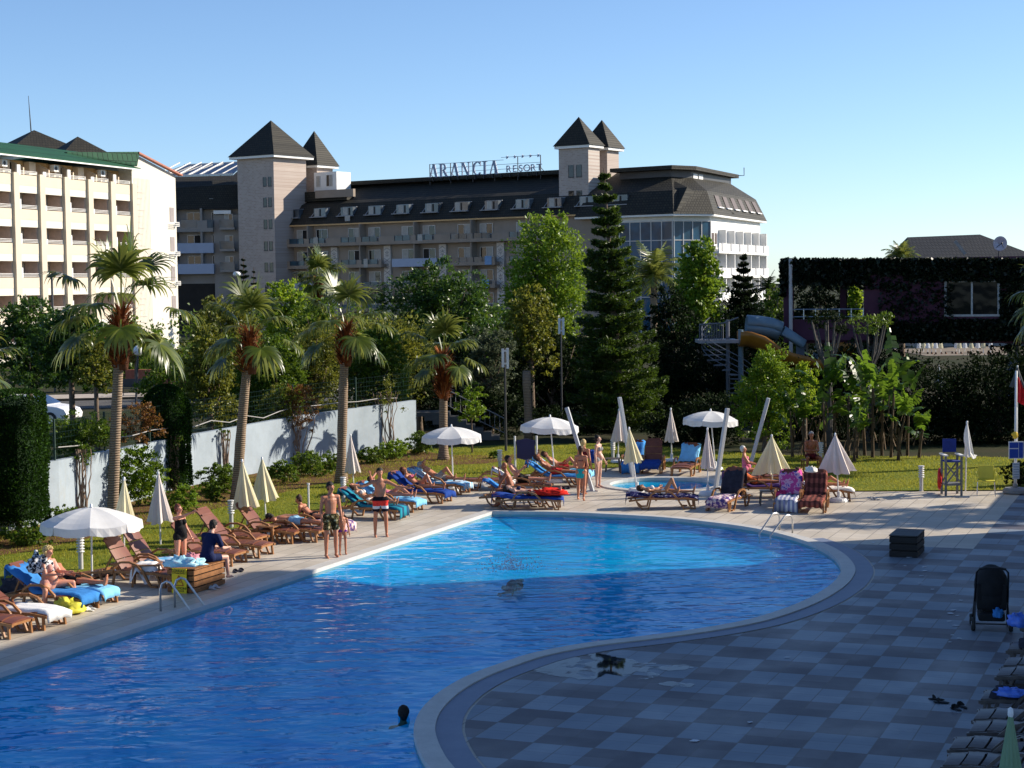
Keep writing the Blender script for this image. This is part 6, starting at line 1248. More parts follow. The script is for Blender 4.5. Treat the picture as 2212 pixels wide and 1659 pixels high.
# ---------------------------------------------------------------- slatted boxes
wood_l, wood_d = flat('warm_wood', (.26, .11, .035), .6, .35, 5, bump=.4), flat('dark_wood', (.016, .013, .012), .6, .3, 5, bump=.3)
def slat_box(p, rz, w, d, h, wf, wt, label, ns=4, nt=7, along=False):
    t = empty('slatted_box', p, rz, label, 'wooden box'); m = MB()
    for k in range(ns):
        z0 = h*k/ns+.012; z1 = h*(k+1)/ns-.03+.012; m.box(0, w, 0, .03, z0, z1); m.box(0, w, d-.03, d, z0, z1); m.box(0, .03, .035, d-.035, z0, z1); m.box(w-.03, w, .035, d-.035, z0, z1)
    m.build('sides', wf, t); m = MB(); m.box(.045, w-.045, .045, d-.045, 0, h-.03); m.build('inner_box', darkin, t); m = MB()
    for k in range(nt):
        if along: m.box(w*k/nt+.006-.01, w*(k+1)/nt-.006+.01, -.02, d+.02, h, h+.028)
        else: m.box(-.02, w+.02, d*k/nt+.004, d*(k+1)/nt-.006, h, h+.028)
    m.build('lid', wt, t); return t
c0 = G(423, 1287); c1 = G(362, 1279); c2 = G(479, 1259); bw_ = (c1-c0).length; rzb = math.atan2(c0.y-c1.y, c0.x-c1.x)
bx_ = slat_box(c1, TH, .66, 1.25, .50, wood_l, wood_l, 'brown slatted wooden box carrying clothes and a seated man, caution sign on its end')
ys = NB('sign_yellow'); ys = ys.done(ys.bsdf((.80, .66, .02), .5)); blk = flat('black_print', (.02, .02, .02), .6)
sgn = empty('caution_sign', c1+DI*.14-DJ*.035, TH, 'yellow wet floor caution sign leaning on the wooden box', 'sign'); m = MB(); m.M = Matrix.Rotation(RAD(-2), 4, 'X'); m.box(0, .36, -.02, 0, .0, .52); m.build('board', ys, sgn)
for txt, z, s_ in (('DİKKAT!', .475, .085), ('KAYGAN ZEMİN', .425, .042), ('CAUTION!', .105, .075), ('WET FLOOR', .05, .045)):
    o = link('lettering', text_mesh(txt, s_, .004, blk), sgn, (.18, -.024, z)); o.rotation_euler = (pi/2, 0, 0)
m = MB(); T3 = [(.18, .38), (.07, .17), (.29, .17)]
for a_, b_ in zip(T3, T3[1:]+T3[:1]): m.beam((a_[0], -.024, a_[1]), (b_[0], -.024, b_[1]), .004, .018)
for a_, b_ in (((.17, .32), (.19, .27)), ((.19, .27), (.15, .24)), ((.19, .27), (.22, .22)), ((.15, .24), (.13, .20)), ((.18, .30), (.22, .31)), ((.17, .29), (.13, .28))): m.beam((a_[0], -.024, a_[1]), (b_[0], -.024, b_[1]), .004, .012)
m.build('warning_triangle', flat('sign_red_print', (.45, .10, .02), .6), sgn)
p = G(1921, 1203); slat_box(p, TH, .64, 1.1, .49, wood_d, flat('grey_worn_wood', (.05, .048, .05), .6, .3, 5), 'dark slatted box standing alone on the tiled deck', 3, 6, True)
# ---------------------------------------------------------------- pool ladders
def ladder(p0, p1, q0, q1, label, h=.62):
    t = empty('pool_ladder', (p0+q0)/2, 0, label, 'pool ladder', 'steel pool ladders'); o_ = (p0+q0)/2
    for a, b in ((p0, p1), (q0, q1)):
        d = b-a; m = MB(); pts = [a-o_, a-o_+Vector((0, 0, h*.72)), a-o_+d*.07+Vector((0, 0, h*.92)), a-o_+d*.22+Vector((0, 0, h)), a-o_+d*.36+Vector((0, 0, h*.95)), a-o_+d*.52+Vector((0, 0, h*.72)), b-o_+Vector((0, 0, .02)), b-o_+Vector((0, 0, -.12)), b-o_+d*.02+Vector((0, 0, -1.0))]
        m.tube(pts, .022, 10); m.build('rail', steel, t, smooth=True)
    for z in (-.25, -.5, -.75): m = MB(); m.beam(p1-o_+Vector((0, 0, z)), q1-o_+Vector((0, 0, z)), .08, .03); m.build('step', steel, t)
ladder(G(347, 1320), G(411, 1321), G(378, 1312), G(442, 1311), 'steel pool ladder on the left edge by the caution sign', .60)
ladder(G(1684, 1146), G(1640, 1154), G(1712, 1151), G(1664, 1159), 'steel pool ladder at the far right edge of the pool', .48)
# ---------------------------------------------------------------- notice board
p = G(1113, 1020); q = G(1160, 1020); t = empty('notice_board', p, 0, 'dark blue notice board between two white posts on the lawn', 'sign'); wx = q.x-p.x; zt = AT(1113, 942, p.y).z
for x in (0, wx): m = MB(); m.tube([(x, 0, 0), (x, 0, zt)], .035, 8); m.build('post', post_w, t)
z1, z0 = AT(1137, 947, p.y).z, AT(1137, 994, p.y).z; m = MB(); m.poly3([(.06, -.02, z0+.08), (wx/2, -.02, z0), (wx-.06, -.02, z0+.08), (wx-.06, -.02, z1-.07), (wx-.14, -.02, z1-.05), (wx/2, -.02, z1), (.14, -.02, z1-.05), (.06, -.02, z1-.07)], (0, .03, 0)); m.build('board', flat('navy_board', (.012, .014, .085), .35, .1, 3), t)
# ---------------------------------------------------------------- lifeguard chair, lifebuoy, yellow chair, flag
p = G(2043, 1071); t = empty('lifeguard_chair', p, 0, 'tall white and blue folding lifeguard chair at the lawn edge', 'lifeguard chair'); wv_ = flat('weathered_white_wood', (.16, .165, .175), .7, .2, 4); px_ = (2077-2043)/FPX*p.y; zs_ = 1.0
for x in (0, px_):
    for y in (0, .5): m = MB(); m.beam((x, y, 0), (x, y, 1.18), .06, .06, (1, 0, 0)); m.build('leg', wv_, t)
    m = MB(); m.box(x-.05, x+.05, -.1, .6, 1.182, 1.22); m.build('armrest', white, t)
m = MB(); m.beam((0, -.035, .35), (px_, -.035, .95), .03, .04); m.beam((0, -.07, .95), (px_, -.07, .35), .03, .04); m.beam((0, .535, .35), (px_, .535, .95), .03, .04); m.box(0, px_, -.02, .52, .30, .36); m.build('cross_braces', wv_, t)
m = MB(); m.box(.0, px_, 0.0, .5, .99, 1.03); m.build('seat', flat('navy_canvas', (.02, .04, .22), .9, .2, 6), t); m = MB(); m.box(.03, px_-.03, .5, .53, 1.25, 1.65); m.build('backrest', flat('navy_canvas', (.02, .04, .22), .9, .2, 6), t)
p2 = G(2038, 1066); m = MB(); m.M = Matrix.Rotation(RAD(72), 4, 'Z') @ Matrix.Rotation(pi/2, 4, 'X'); n1, n2 = 28, 10; vs = [((.27+.065*cos(2*pi*j/n2))*cos(2*pi*i/n1), (.27+.065*cos(2*pi*j/n2))*sin(2*pi*i/n1), .065*sin(2*pi*j/n2)) for i in range(n1) for j in range(n2)]; m.add(vs, [(i*n2+j, ((i+1) % n1)*n2+j, ((i+1) % n1)*n2+(j+1) % n2, i*n2+(j+1) % n2) for i in range(n1) for j in range(n2)])
o = m.build('lifebuoy', flat('lifebuoy_red', (.62, .015, .01), .4, .05, 3), None, smooth=True); o.location = p2+Vector((-.06, .15, .42)); tag(o, 'red lifebuoy hanging on the left of the lifeguard chair', 'lifebuoy')
p = G(2130, 1070); t = empty('plastic_chair', p, 2.9, 'yellow plastic armchair with thin metal legs seen from behind', 'chair'); ye = flat('yellow_plastic', (.62, .55, .06), .45, .08, 4); bwid = .25
m = MB(); m.box(-.25, .25, -.24, .24, .42, .455); m.build('seat', ye, t, bevel=.015); m = MB(); m.M = Matrix.Translation((0, -.23, .45)) @ Matrix.Rotation(RAD(8), 4, 'X'); m.box(-.23, .23, -.02, .015, 0, .42); m.build('backrest', ye, t, bevel=.02)
for sx in (-1, 1):
    m = MB(); m.strip([(sx*.27, -.22, .66), (sx*.29, .1, .66), (sx*.28, .2, .60), (sx*.26, .2, .44)], .05, .03, (1, 0, 0)); m.build('armrest', ye, t)
    for sy in (-.2, .2): m = MB(); m.tube([(sx*.24, sy, .43), (sx*.26, sy*1.2, 0)], .014, 6); m.build('leg', steel, t)
p = G(2193, 1066); t = empty('flagpole', p, 0, 'white flagpole on a wheeled grey base carrying small blue signs', 'flagpole'); zt = AT(2195, 801, p.y).z
m = MB(); m.tube([(0, 0, .1), (.02, 0, zt)], [.045, .035], 10); m.build('pole', post_w, t, smooth=True); m = MB(); m.lathe([(.001, .03), (.36, .03), (.36, .12), (.30, .17), (.07, .18), (.07, .3)], 0, 0, 20); m.build('base', flat('grey_concrete', (.22, .23, .25), .8), t); 
z1, z0 = AT(2195, 953, p.y).z, AT(2195, 990, p.y).z; m = MB(); m.box(-.22, .22, -.09, -.06, z0, z1); m.cm = 1; m.box(-.20, .06, -.10, -.09, z0+.02, (z0+z1)/2+.03); m.box(-.20, .06, -.10, -.09, (z0+z1)/2+.06, z1-.03); m.box(.08, .20, -.10, -.09, z0+.02, z1-.03); m.build('blue_sign', [plastic, flat('sign_blue', (.02, .06, .35), .4, .1, 4)], t)
z1, z0 = AT(2195, 999, p.y).z, AT(2195, 1034, p.y).z; m = MB(); m.box(-.10, .10, -.09, -.065, z0, z1); m.cm = 1
for k in range(6): m.box(-.08, .08, -.095, -.091, z0+.05+k*.075, z0+.075+k*.075)
m.build('small_notice', [flat('notice_grey', (.45, .5, .58), .5), flat('notice_line', (.2, .25, .35), .6)], t); m = MB(); m.sphere((0, 0, AT(2195, 940, p.y).z), .08, 8, 6, (1, 1, 1.6)); m.sphere((-.07, 0, AT(2195, 938, p.y).z), .05, 8, 6); m.build('yellow_ribbon', flat('yellow_cloth', (.75, .5, .05), .8), t)
zA, zB = AT(2200, 815, p.y).z, AT(2205, 868, p.y).z; m = MB(); vs = []; q = 8
for i in range(9):
    f = i/8; z = zA+(zB-zA)*f
    for j in range(q+1): u = j/q; wd = .05+.26*f**.8*(1 if f < .8 else (1.2-f)/.4); vs.append((.05+u*wd, .05*sin(u*9+f*2)*(.3+f), z-.1*u*f))
m.add(vs, [(i*(q+1)+j, i*(q+1)+j+1, (i+1)*(q+1)+j+1, (i+1)*(q+1)+j) for i in range(8) for j in range(q)]); o = m.build('flag', flat('flag_red', (.78, .015, .02), .7, .1, 4), None, smooth=True, fix=False); o.location = p; tag(o, 'limp red flag hanging from the flagpole', 'flag')
# ---------------------------------------------------------------- pushchair
p = G(2141, 1358); t = empty('pushchair', p, RAD(-12), 'black pushchair standing in the shade, seen from behind', 'pushchair'); t.scale = (1.18, 1.05, 1.08); bk = flat('black_fabric', (.012, .012, .014), .85, .3, 8); bp_ = flat('black_tube', (.02, .02, .022), .45, .1, 4)
m = MB(); vs = []; nu, nv = 12, 10
for i in range(nu+1):
    a = pi*i/nu
    for j in range(nv+1): f = j/nv; w = .235*(1-.12*f); vs.append((-cos(a)*w, -.12+.32*sin(a)*(.5+.5*f)-.1*(1-f) if False else .05+.30*f*sin(a)*.9, .62+.42*sin(a)**.55*(.25+.75*f)+0*f))
m = MB(); m.sphere((0, .03, .74), 1, 18, 12, (.26, .30, .36)); m.sphere((0, -.02, .55), 1, 18, 12, (.24, .22, .28)); m.build('hood', bk, t, smooth=True)
m = MB(); m.poly3([(-.22, -.17, .36), (.22, -.17, .36), (.23, -.20, .80), (-.23, -.20, .80)], (0, .05, 0)); m.poly3([(-.22, -.15, .34), (.22, -.15, .34), (.22, .35, .40), (-.22, .35, .40)], (0, 0, .06)); m.build('seat', bk, t, bevel=.02)
m = MB()
for sx in (-1, 1): m.tube([(sx*.26, .38, .12), (sx*.25, .0, .5), (sx*.24, -.28, .92), (sx*.235, -.34, 1.02), (sx*.19, -.36, 1.08), (0, -.37, 1.10)], .015, 8); m.tube([(sx*.26, -.22, .10), (sx*.24, .10, .55)], .014, 8)
m.tube([(-.26, -.22, .12), (.26, -.22, .12)], .012, 6); m.build('frame', bp_, t, smooth=True); m = MB(); m.tube([(-.2, -.36, 1.075), (-.1, -.37, 1.10), (.1, -.37, 1.10), (.2, -.36, 1.075)], .022, 8); m.build('handle', bp_, t)
m = MB(); m.box(-.2, .2, -.22, .25, .16, .30); m.build('basket', bk, t, bevel=.03)
for sx in (-1, 1):
    for sy, r_ in ((-.24, .12), (.40, .09)):
        m = MB(); m.M = Matrix.Translation((sx*.28, sy, r_)) @ Matrix.Rotation(pi/2, 4, 'Y'); m.lathe([(.03, -.025), (r_*.9, -.03), (r_, 0), (r_*.9, .03), (.03, .025)], 0, 0, 18); w_ = m.build('wheel', flat('tyre', (.03, .03, .03), .8), t); g = MB(); g.M = m.M; g.lathe([(.001, -.034), (r_*.35, -.034), (r_*.35, .034), (.001, .034)], 0, 0, 10); g.build('hub', steel, w_)
o = crumple('blue_cloth', (0, 0, 0), .09, .13, t_blue, None, None, 61); o.location = p+Vector((.06, -.25, .26)); tag(o, 'blue cloth hanging out of the pushchair basket', 'cloth')
# sandals and small bits
def shoes(p, rz, mat, label, s_=1.):
    t = empty('pair_of_shoes', p, rz, label, 'shoes')
    for sx in (-1, 1):
        m = MB(); m.sphere((sx*.09*s_, .05*sx*s_, .018), 1, 14, 6, (.05*s_, .13*s_, .018)); o = m.build('sole', mat, t); m = MB(); m.strip([(sx*.09*s_-.05, .05*sx+.02, .02), (sx*.09*s_-.02, .05*sx+.05, .06), (sx*.09*s_+.02, .05*sx+.05, .06), (sx*.09*s_+.05, .05*sx+.02, .02)], .05, .012, (0, 1, 0)); m.build('strap', mat, o)
shoes(G(463, 1272), .8, flat('grey_white_rubber', (.4, .42, .45), .7, .4, 9), 'grey and white flip flops by the wooden box'); shoes(G(1889, 1079), 1.4, t_bw, 'black and white sandals on the sunny deck'); shoes(G(232, 1289), .9, t_dark, 'dark sandals below the stretched legs'); shoes(G(195, 1318), 1.1, t_white, 'white slippers under the blonde woman lounger')
shoes(G(2028, 1516), 1.2, flat('black_rubber', (.01, .01, .012), .6), 'left black shoe pair near the shaded loungers', 1.0); shoes(G(2071, 1531), .4, flat('black_rubber', (.01, .01, .012), .6), 'right black shoe beside the shaded loungers', 1.0); shoes(G(1222, 1057), .3, t_dark, 'dark sandals beside the white parasol base'); shoes(G(515, 1236), .3, t_dark, 'black flip flop beside the end of the wooden box', .8)
# ---------------------------------------------------------------- water slide and stairs
YS = 80.; sl_ = empty('water_slide', (0, 0, 0), 0, 'orange and blue water slide descending behind the bushes', 'water slide'); orange = flat('slide_orange', (.32, .13, .015), .35, .15, 2); bluep = flat('slide_pale_blue', (.13, .20, .25), .4, .1, 2)
def trough(pts, r, mat, name, seg=10, a0=pi, a1=2*pi):
    m = MB(); vs = []; n = len(pts)
    for i, p in enumerate(pts):
        d = (pts[min(i+1, n-1)]-pts[max(i-1, 0)]).normalized(); s_ = d.cross(Vector((0, 0, 1))).normalized(); u_ = s_.cross(d)
        for k in range(seg+1): a = a0+(a1-a0)*k/seg; vs.append(p+s_*cos(a)*r+u_*sin(a)*r)
    m.add(vs, [(i*(seg+1)+k, i*(seg+1)+k+1, (i+1)*(seg+1)+k+1, (i+1)*(seg+1)+k) for i in range(n-1) for k in range(seg)]); o = m.build(name, mat, sl_, smooth=True, fix=False); s_ = o.modifiers.new('t', 'SOLIDIFY'); s_.thickness = .05
C3_ = [(1596, 706), (1620, 706), (1650, 716), (1680, 738), (1710, 752), (1745, 760), (1775, 768), (1800, 790)]
trough([AT(x, y+10, YS-.0*i) for i, (x, y) in enumerate(C3_)], .65, orange, 'chute'); 
trough([AT(x, y, YS+1.3) for x, y in ((1612, 702), (1640, 704), (1665, 708), (1685, 716))], .42, bluep, 'cover', 12, 0, 2*pi); trough([AT(x, y, YS+1.2) for x, y in ((1685, 722), (1705, 735), (1730, 752))], .4, bluep, 'lower_cover', 10, 0, pi)
trough([AT(x, y, YS+2) for x, y in ((1800, 745), (1815, 742), (1830, 740), (1845, 752))], .7, orange, 'return_chute'); trough([AT(x, y, YS+.3) for x, y in ((1700, 780), (1740, 790), (1780, 800), (1800, 806))], .5, flat('slide_yellow', (.40, .30, .03), .4, .1, 2), 'lower_chute')
for x in (1600, 1762): p = AT(x, 760, YS+.3); zt_ = AT(x, 712 if x < 1700 else 762, YS+.3).z; m = MB(); m.tube([(p.x, p.y, 0), (p.x, p.y, zt_)], .12, 8); m.build('support', bluep, sl_)
railm = flat('dull_rail', (.13, .14, .17), .6, .1, 3); st = empty('spiral_stairs', (0, 0, 0), 0, 'white railed platform and spiral stairs left of the water slide', 'stairs'); a = AT(1511, 735, YS); b = AT(1562, 733, YS); zt = AT(1511, 701, YS).z; m = MB(); m.box(a.x, AT(1596, 735, YS).x, YS, YS+2, a.z-.15, a.z); m.build('platform', flat('grey_deck', (.3, .3, .32), .8), st); m = MB()
for k in range(15): x = a.x+(b.x-a.x)*k/14; m.tube([(x, YS-.02, a.z), (x, YS-.02, zt)], .018, 4)
m.tube([(a.x, YS-.02, zt), (b.x, YS-.02, zt+.05), (AT(1595, 700, YS).x, YS-.02, zt+.3)], .035, 6); m.build('railing', railm, st); cx = AT(1575, 760, YS).x
m = MB(); m.tube([(cx, YS+.5, 0), (cx, YS+.5, a.z+.9)], .09, 8); m.build('central_post', railm, st)
for k in range(16): an = k*.36+2.2; z = a.z*(1-k/17); m = MB(); m.add([(cx, YS+.5, z), (cx+1.15*cos(an), YS+.5+1.15*sin(an), z), (cx+1.15*cos(an+.34), YS+.5+1.15*sin(an+.34), z), (cx, YS+.5, z-.05), (cx+1.15*cos(an), YS+.5+1.15*sin(an), z-.05), (cx+1.15*cos(an+.34), YS+.5+1.15*sin(an+.34), z-.05)], [(0, 1, 2), (5, 4, 3), (0, 3, 4, 1), (1, 4, 5, 2), (2, 5, 3, 0)]); m.build('step', railm, st)
for h_ in (.25, .5, .75, 1.0): m = MB(); m.tube([(cx+1.18*cos(k*.18+2.2), YS+.5+1.18*sin(k*.18+2.2), a.z*(1-k/34)+h_) for k in range(32)], .02, 5); m.build('handrail', railm, st)
# garden steps behind the palm stump
gs = empty('garden_steps', (0, 0, 0), 0, 'dark garden steps with iron railing in the shade behind the young tree', 'steps'); b0 = G(1090, 955)
for k in range(7): m = MB(); m.box(b0.x-1.6-.34*k, b0.x-.2-.34*k, b0.y+.9, b0.y+2.2, 0 if k == 0 else .17*k, .17*(k+1)-.003); m.build('step', flat('stone_step', (.12, .12, .12), .9), gs)
for y in (.85, 2.25):
    m = MB(); m.tube([(b0.x, b0.y+y, .9), (b0.x-2.6, b0.y+y, 2.25)], .03, 6); m.tube([(b0.x, b0.y+y, .3), (b0.x-2.6, b0.y+y, 1.6)], .02, 6)
    for k in range(14): x = b0.x-.2*k; m.tube([(x, b0.y+y, .25+.1*k), (x, b0.y+y, .9+.104*k)], .012, 4)
    m.build('railing', flat('iron_grey', (.2, .2, .21), .6), gs)
# distant beach terrace seen under the ivy building
rs = np.random.RandomState(77); YD = 150.; tp_ = AT(2060, 800, YD)
m = MB(); m.box(AT(1978, 770, YD).x, AT(2240, 770, YD).x, YD-4, YD+14, 0, AT(2060, 790, YD).z); o = m.build('beach_terrace', flat('terrace_stone', (.20, .16, .12), .9)); tag(o, 'far sunlit terrace glimpsed under the ivy building', 'terrace')
for k, px in enumerate((1985, 1995, 2004, 2012, 2021, 2032, 2066, 2072, 2084, 2098, 2112, 2124, 2140)):
    p = AT(px, 768, YD+rs.uniform(0, 5)); zt = AT(px, 735+rs.uniform(-2, 2), p.y).z; zb = AT(px, 752, p.y).z; t = empty('beach_parasol', (p.x, p.y, tp_.z), 0, 'tiny white closed parasol on the far sunlit terrace', 'parasol', 'parasols on the far terrace')
    m = MB(); m.tube([(0, 0, 0), (0, 0, zt-tp_.z)], .03, 5); m.build('pole', post_w, t); m = MB(); m.lathe([(.03, zt-tp_.z), (.16, zt-tp_.z-.3), (.22, zb-tp_.z)], 0, 0, 8); m.build('canopy', [cw, cc][k % 2], t)

# white litter specks and petals scattered on the tiles
rs = np.random.RandomState(31); m = MB()
for px, py in ((1886, 1142+30), (1955, 1222), (1996, 1225), (1998, 1233), (1990, 1244), (1989, 1260), (2015, 1273), (2060, 1282), (2076, 1297), (2060, 1318), (2052, 1325), (2068, 1330), (2052, 1342), (2064, 1351), (2058, 1372), (2072, 1379), (2052, 1387), (1965, 1204), (1760, 1187), (1700, 1420), (1620, 1560), (1500, 1600)):
    p = G(px, py, .012); n_ = 7; r_ = rs.uniform(.025, .06); P_ = [(p.x+r_*rs.uniform(.5, 1.2)*cos(2*pi*k/n_)*1.4, p.y+r_*rs.uniform(.5, 1.2)*sin(2*pi*k/n_)) for k in range(n_)]; m.prism(P_, .0125, .018)
tag(m.build('litter', flat('pale_petals', (.66, .68, .72), .9, .3, 9)), 'pale petals and dried splashes scattered over the shaded tiles', 'litter', kind='stuff')
# ================================================================ PEOPLE
def skin_mat(name, col):
    b = NB(name); v = b.obj(); n = b.noise(7, 4, .6, v); c = b.mix(b.ramp(n, [(.35, 0.), (.7, 1.)]), col, (col[0]*.9, col[1]*.78, col[2]*.74))
    d = b.bsdf(c, .48, 0, b.noise(90, 3, .5, v), .12, .002, .45); d.inputs['Subsurface Weight'].default_value = .08; d.inputs['Subsurface Scale'].default_value = .02; return b.done(d)
SK = dict(tan=skin_mat('skin_tan', (.52, .22, .12)), pink=skin_mat('skin_pink', (.62, .29, .19)), pale=skin_mat('skin_pale', (.66, .40, .30)), brown=skin_mat('skin_brown', (.36, .13, .06)), olive=skin_mat('skin_olive', (.48, .24, .13)))
HR = {k: flat('hair_'+k, c, .6, .35, 25, bump=1.) for k, c in dict(black=(.012, .008, .006), brown=(.06, .025, .012), blonde=(.62, .46, .20), white=(.62, .62, .60), grey=(.35, .33, .31), red=(.14, .03, .012)).items()}
eyem, lipm = flat('eye_dark', (.02, .015, .012), .2), flat('lips', (.38, .10, .08), .5)
def V3(*a): return Vector(a)
def prim(m, a, b, ra, rb, F=None, fl=1., cyc=14):
    """tapered capsule from a to b, squashed by fl along direction F"""
    a = Vector(a); b = Vector(b); d = b-a; L = max(d.length, 1e-5); z = d/L if d.length > 1e-5 else Vector((0, 0, 1))
    f = Vector(F) if F is not None else (Vector((1, 0, 0)) if abs(z.x) < .9 else Vector((0, 1, 0))); f = (f-z*f.dot(z)); 
    if f.length < 1e-3: f = z.orthogonal()
    f.normalize(); s_ = z.cross(f); vs = []; R = 4; rings = []
    for k in range(R+1): t = pi/2*(1-k/R); rings.append((-sin(t)*ra, cos(t)*ra))
    for k in range(R+1): t = pi/2*k/R; rings.append((L+sin(t)*rb, cos(t)*rb))
    for (h, r) in rings:
        r = max(r, 1e-4)
        for k in range(cyc): q = 2*pi*k/cyc; vs.append(a+z*h+s_*cos(q)*r+f*sin(q)*r*fl)
    n = len(rings); fs = [(i*cyc+k, i*cyc+(k+1) % cyc, (i+1)*cyc+(k+1) % cyc, (i+1)*cyc+k) for i in range(n-1) for k in range(cyc)] + [tuple(range(cyc-1, -1, -1)), tuple((n-1)*cyc+k for k in range(cyc))]
    m.add(vs, fs)
def remesh(m, vox, it=3):
    me = m.mesh('tmp', eyem); o = bpy.data.objects.new('tmp', me); COL.objects.link(o); r = o.modifiers.new('r', 'REMESH'); r.mode = 'VOXEL'; r.voxel_size = vox; r.use_smooth_shade = True
    s_ = o.modifiers.new('s', 'SMOOTH'); s_.iterations = it; s_.factor = .5; dg = bpy.context.evaluated_depsgraph_get(); out = bpy.data.meshes.new_from_object(o.evaluated_get(dg)); bpy.data.objects.remove(o); out.shade_smooth(); return out
def join_mesh(me, m2, mats):
    """append the loose details of MB m2 to remeshed me"""
    bm = bmesh.new(); bm.from_mesh(me); base_ = len(bm.verts); vs = [bm.verts.new(p) for p in m2.v]
    for f, mi in zip(m2.f, m2.mi):
        try: q = bm.faces.new([vs[i] for i in f]); q.material_index = mi; q.smooth = True
        except ValueError: pass
    bm.to_mesh(me); bm.free(); me.materials.clear(); [me.materials.append(x) for x in mats]; return me
def nz(v): return Vector(v).normalized()
def figure(loc, rz, label, P, H=1.75, g=1., fem=False, skin='tan', hair='brown', hairlen=0, wear=(), group=None, bald=False, cap=None, vox=.013):
    """P: T torso dir, F front dir, pel pelvis point, thL shL thR shR uaL faL uaR faR directions, look"""
    s = H/1.75; T = nz(P.get('T', (0, 0, 1))); F = nz(P.get('F', (0, -1, 0))); F = (F-T*F.dot(T)).normalized(); Lt = T.cross(F)   # Lt = person's left... lateral
    pel = Vector(P['pel']); J = {}; hw = .088*s*(1.08 if fem else 1)*(.5+.5*g); sw = .175*s*(.90 if fem else 1.03)*(.7+.3*g)
    bend = nz(P['T2']) if 'T2' in P else T
    J['wa'] = pel+T*.14*s; J['ch'] = J['wa']+bend*.21*s; J['nk'] = J['ch']+bend*.17*s
    F2 = (F-bend*F.dot(bend)).normalized(); hd = nz(P.get('head', bend)); look = Vector(P.get('look', F2)); look = (look-hd*look.dot(hd)).normalized()
    J['hd'] = J['nk']+bend*.045*s+hd*.125*s
    for sg_, k in ((1, 'L'), (-1, 'R')):
        lat = Lt*sg_
        J['hip'+k] = pel+lat*hw-T*.02*s; J['kn'+k] = J['hip'+k]+nz(P['th'+k])*.42*s; J['an'+k] = J['kn'+k]+nz(P['sh'+k])*.40*s
        sd_ = nz(P['sh'+k]); ff = P.get('ft'+k, None); ff = nz(ff) if ff else ((F-sd_*F.dot(sd_)).normalized()*.96+sd_*.28).normalized(); J['toe'+k] = J['an'+k]+ff*.165*s+sd_*.012*s; J['heel'+k] = J['an'+k]+sd_*.035*s-ff*.045*s
        J['so'+k] = J['nk']-bend*.055*s+lat*sw; J['el'+k] = J['so'+k]+nz(P['ua'+k])*.28*s; J['wr'+k] = J['el'+k]+nz(P['fa'+k])*.245*s; J['hn'+k] = J['wr'+k]+nz(P.get('hand'+k, P['fa'+k]))*.085*s
    def torso(m, d=0., chest=True):
        w = .128*s*g; prim(m, J['hipL']+T*.03*s, J['hipR']+T*.03*s, .092*s*g+d, .092*s*g+d, F, .95)
        prim(m, pel+T*.02*s, J['wa'], w*1.04+d, w*(.84 if fem and g < 1.15 else .98)+d, F, .74)
        prim(m, J['wa'], J['ch'], w*(.84 if fem and g < 1.15 else .98)+d, .142*s*(.6+.4*g)*(.9 if fem else 1.05)+d, F2, .68)
        if chest:
            prim(m, J['ch'], J['nk']-bend*.07*s, .142*s*(.6+.4*g)*(.9 if fem else 1.05)+d, .115*s+d, F2, .66)
        if g > 1.1: prim(m, J['wa']+F*.03*s*g, J['wa']+F*.055*s*g-T*.05*s, .105*s*g+d, .10*s*g+d)
    def breasts(m, d=0., f=1.):
        for sg_ in (1, -1): c = J['ch']+bend*.02*s+Lt*sg_*.072*s*(.7+.3*g)+F2*.072*s*(.6+.4*g); prim(m, c, c-bend*.012*s, .052*s*f*g+d, .056*s*f*g+d)
    m = MB(); torso(m); prim(m, J['soL'], J['soR'], .056*s, .056*s); prim(m, J['nk']-bend*.04*s, J['nk']+bend*.05*s, .062*s, .052*s); prim(m, J['nk'], J['hd']-hd*.07*s+look*.0*s, .052*s, .05*s)
    if fem: breasts(m)
    else:
        for sg_ in (1, -1): c = J['ch']+bend*.045*s+Lt*sg_*.065*s+F2*.05*s; prim(m, c, c+Lt*sg_*.02*s, .052*s, .045*s, F2, .6)
    for sg_ in (1, -1): c = pel-F*.045*s+Lt*sg_*.06*s-T*.03*s; prim(m, c, c+T*.02*s, .075*s*g, .07*s*g)
    for k in 'LR':
        prim(m, J['hip'+k], J['kn'+k], .080*s*(.4+.6*g)*(1.05 if fem else 1), .050*s*(.6+.4*g)); kc = J['kn'+k].lerp(J['an'+k], .28); dn = (J['an'+k]-J['kn'+k]).normalized(); bk_ = (-F+dn*F.dot(dn)); bk_ = bk_.normalized() if bk_.length > .1 else Vector((0, 0, 0))
        prim(m, J['kn'+k], kc+bk_*.012*s, .049*s*(.6+.4*g), .052*s*(.6+.4*g)); prim(m, kc+bk_*.012*s, J['an'+k], .052*s*(.6+.4*g), .032*s); prim(m, J['an'+k], J['an'+k]+dn*.02*s, .035*s, .033*s)
        prim(m, J['heel'+k], J['an'+k].lerp(J['toe'+k], .6)+dn*.015*s, .030*s, .034*s); prim(m, J['an'+k].lerp(J['toe'+k], .55)+dn*.015*s, J['toe'+k]+dn*.012*s, .034*s, .024*s, dn, .6)
        prim(m, J['so'+k], J['el'+k], .050*s*(.6+.4*g)*(.88 if fem else 1.02), .037*s*(.6+.4*g)); prim(m, J['el'+k], J['el'+k].lerp(J['wr'+k], .3), .037*s, .038*s); prim(m, J['el'+k].lerp(J['wr'+k], .3), J['wr'+k], .038*s*(.7+.3*g), .024*s); prim(m, J['wr'+k], J['hn'+k], .024*s, .034*s, F2, .62)
    hc = J['hd']; hl = hd.cross(look)
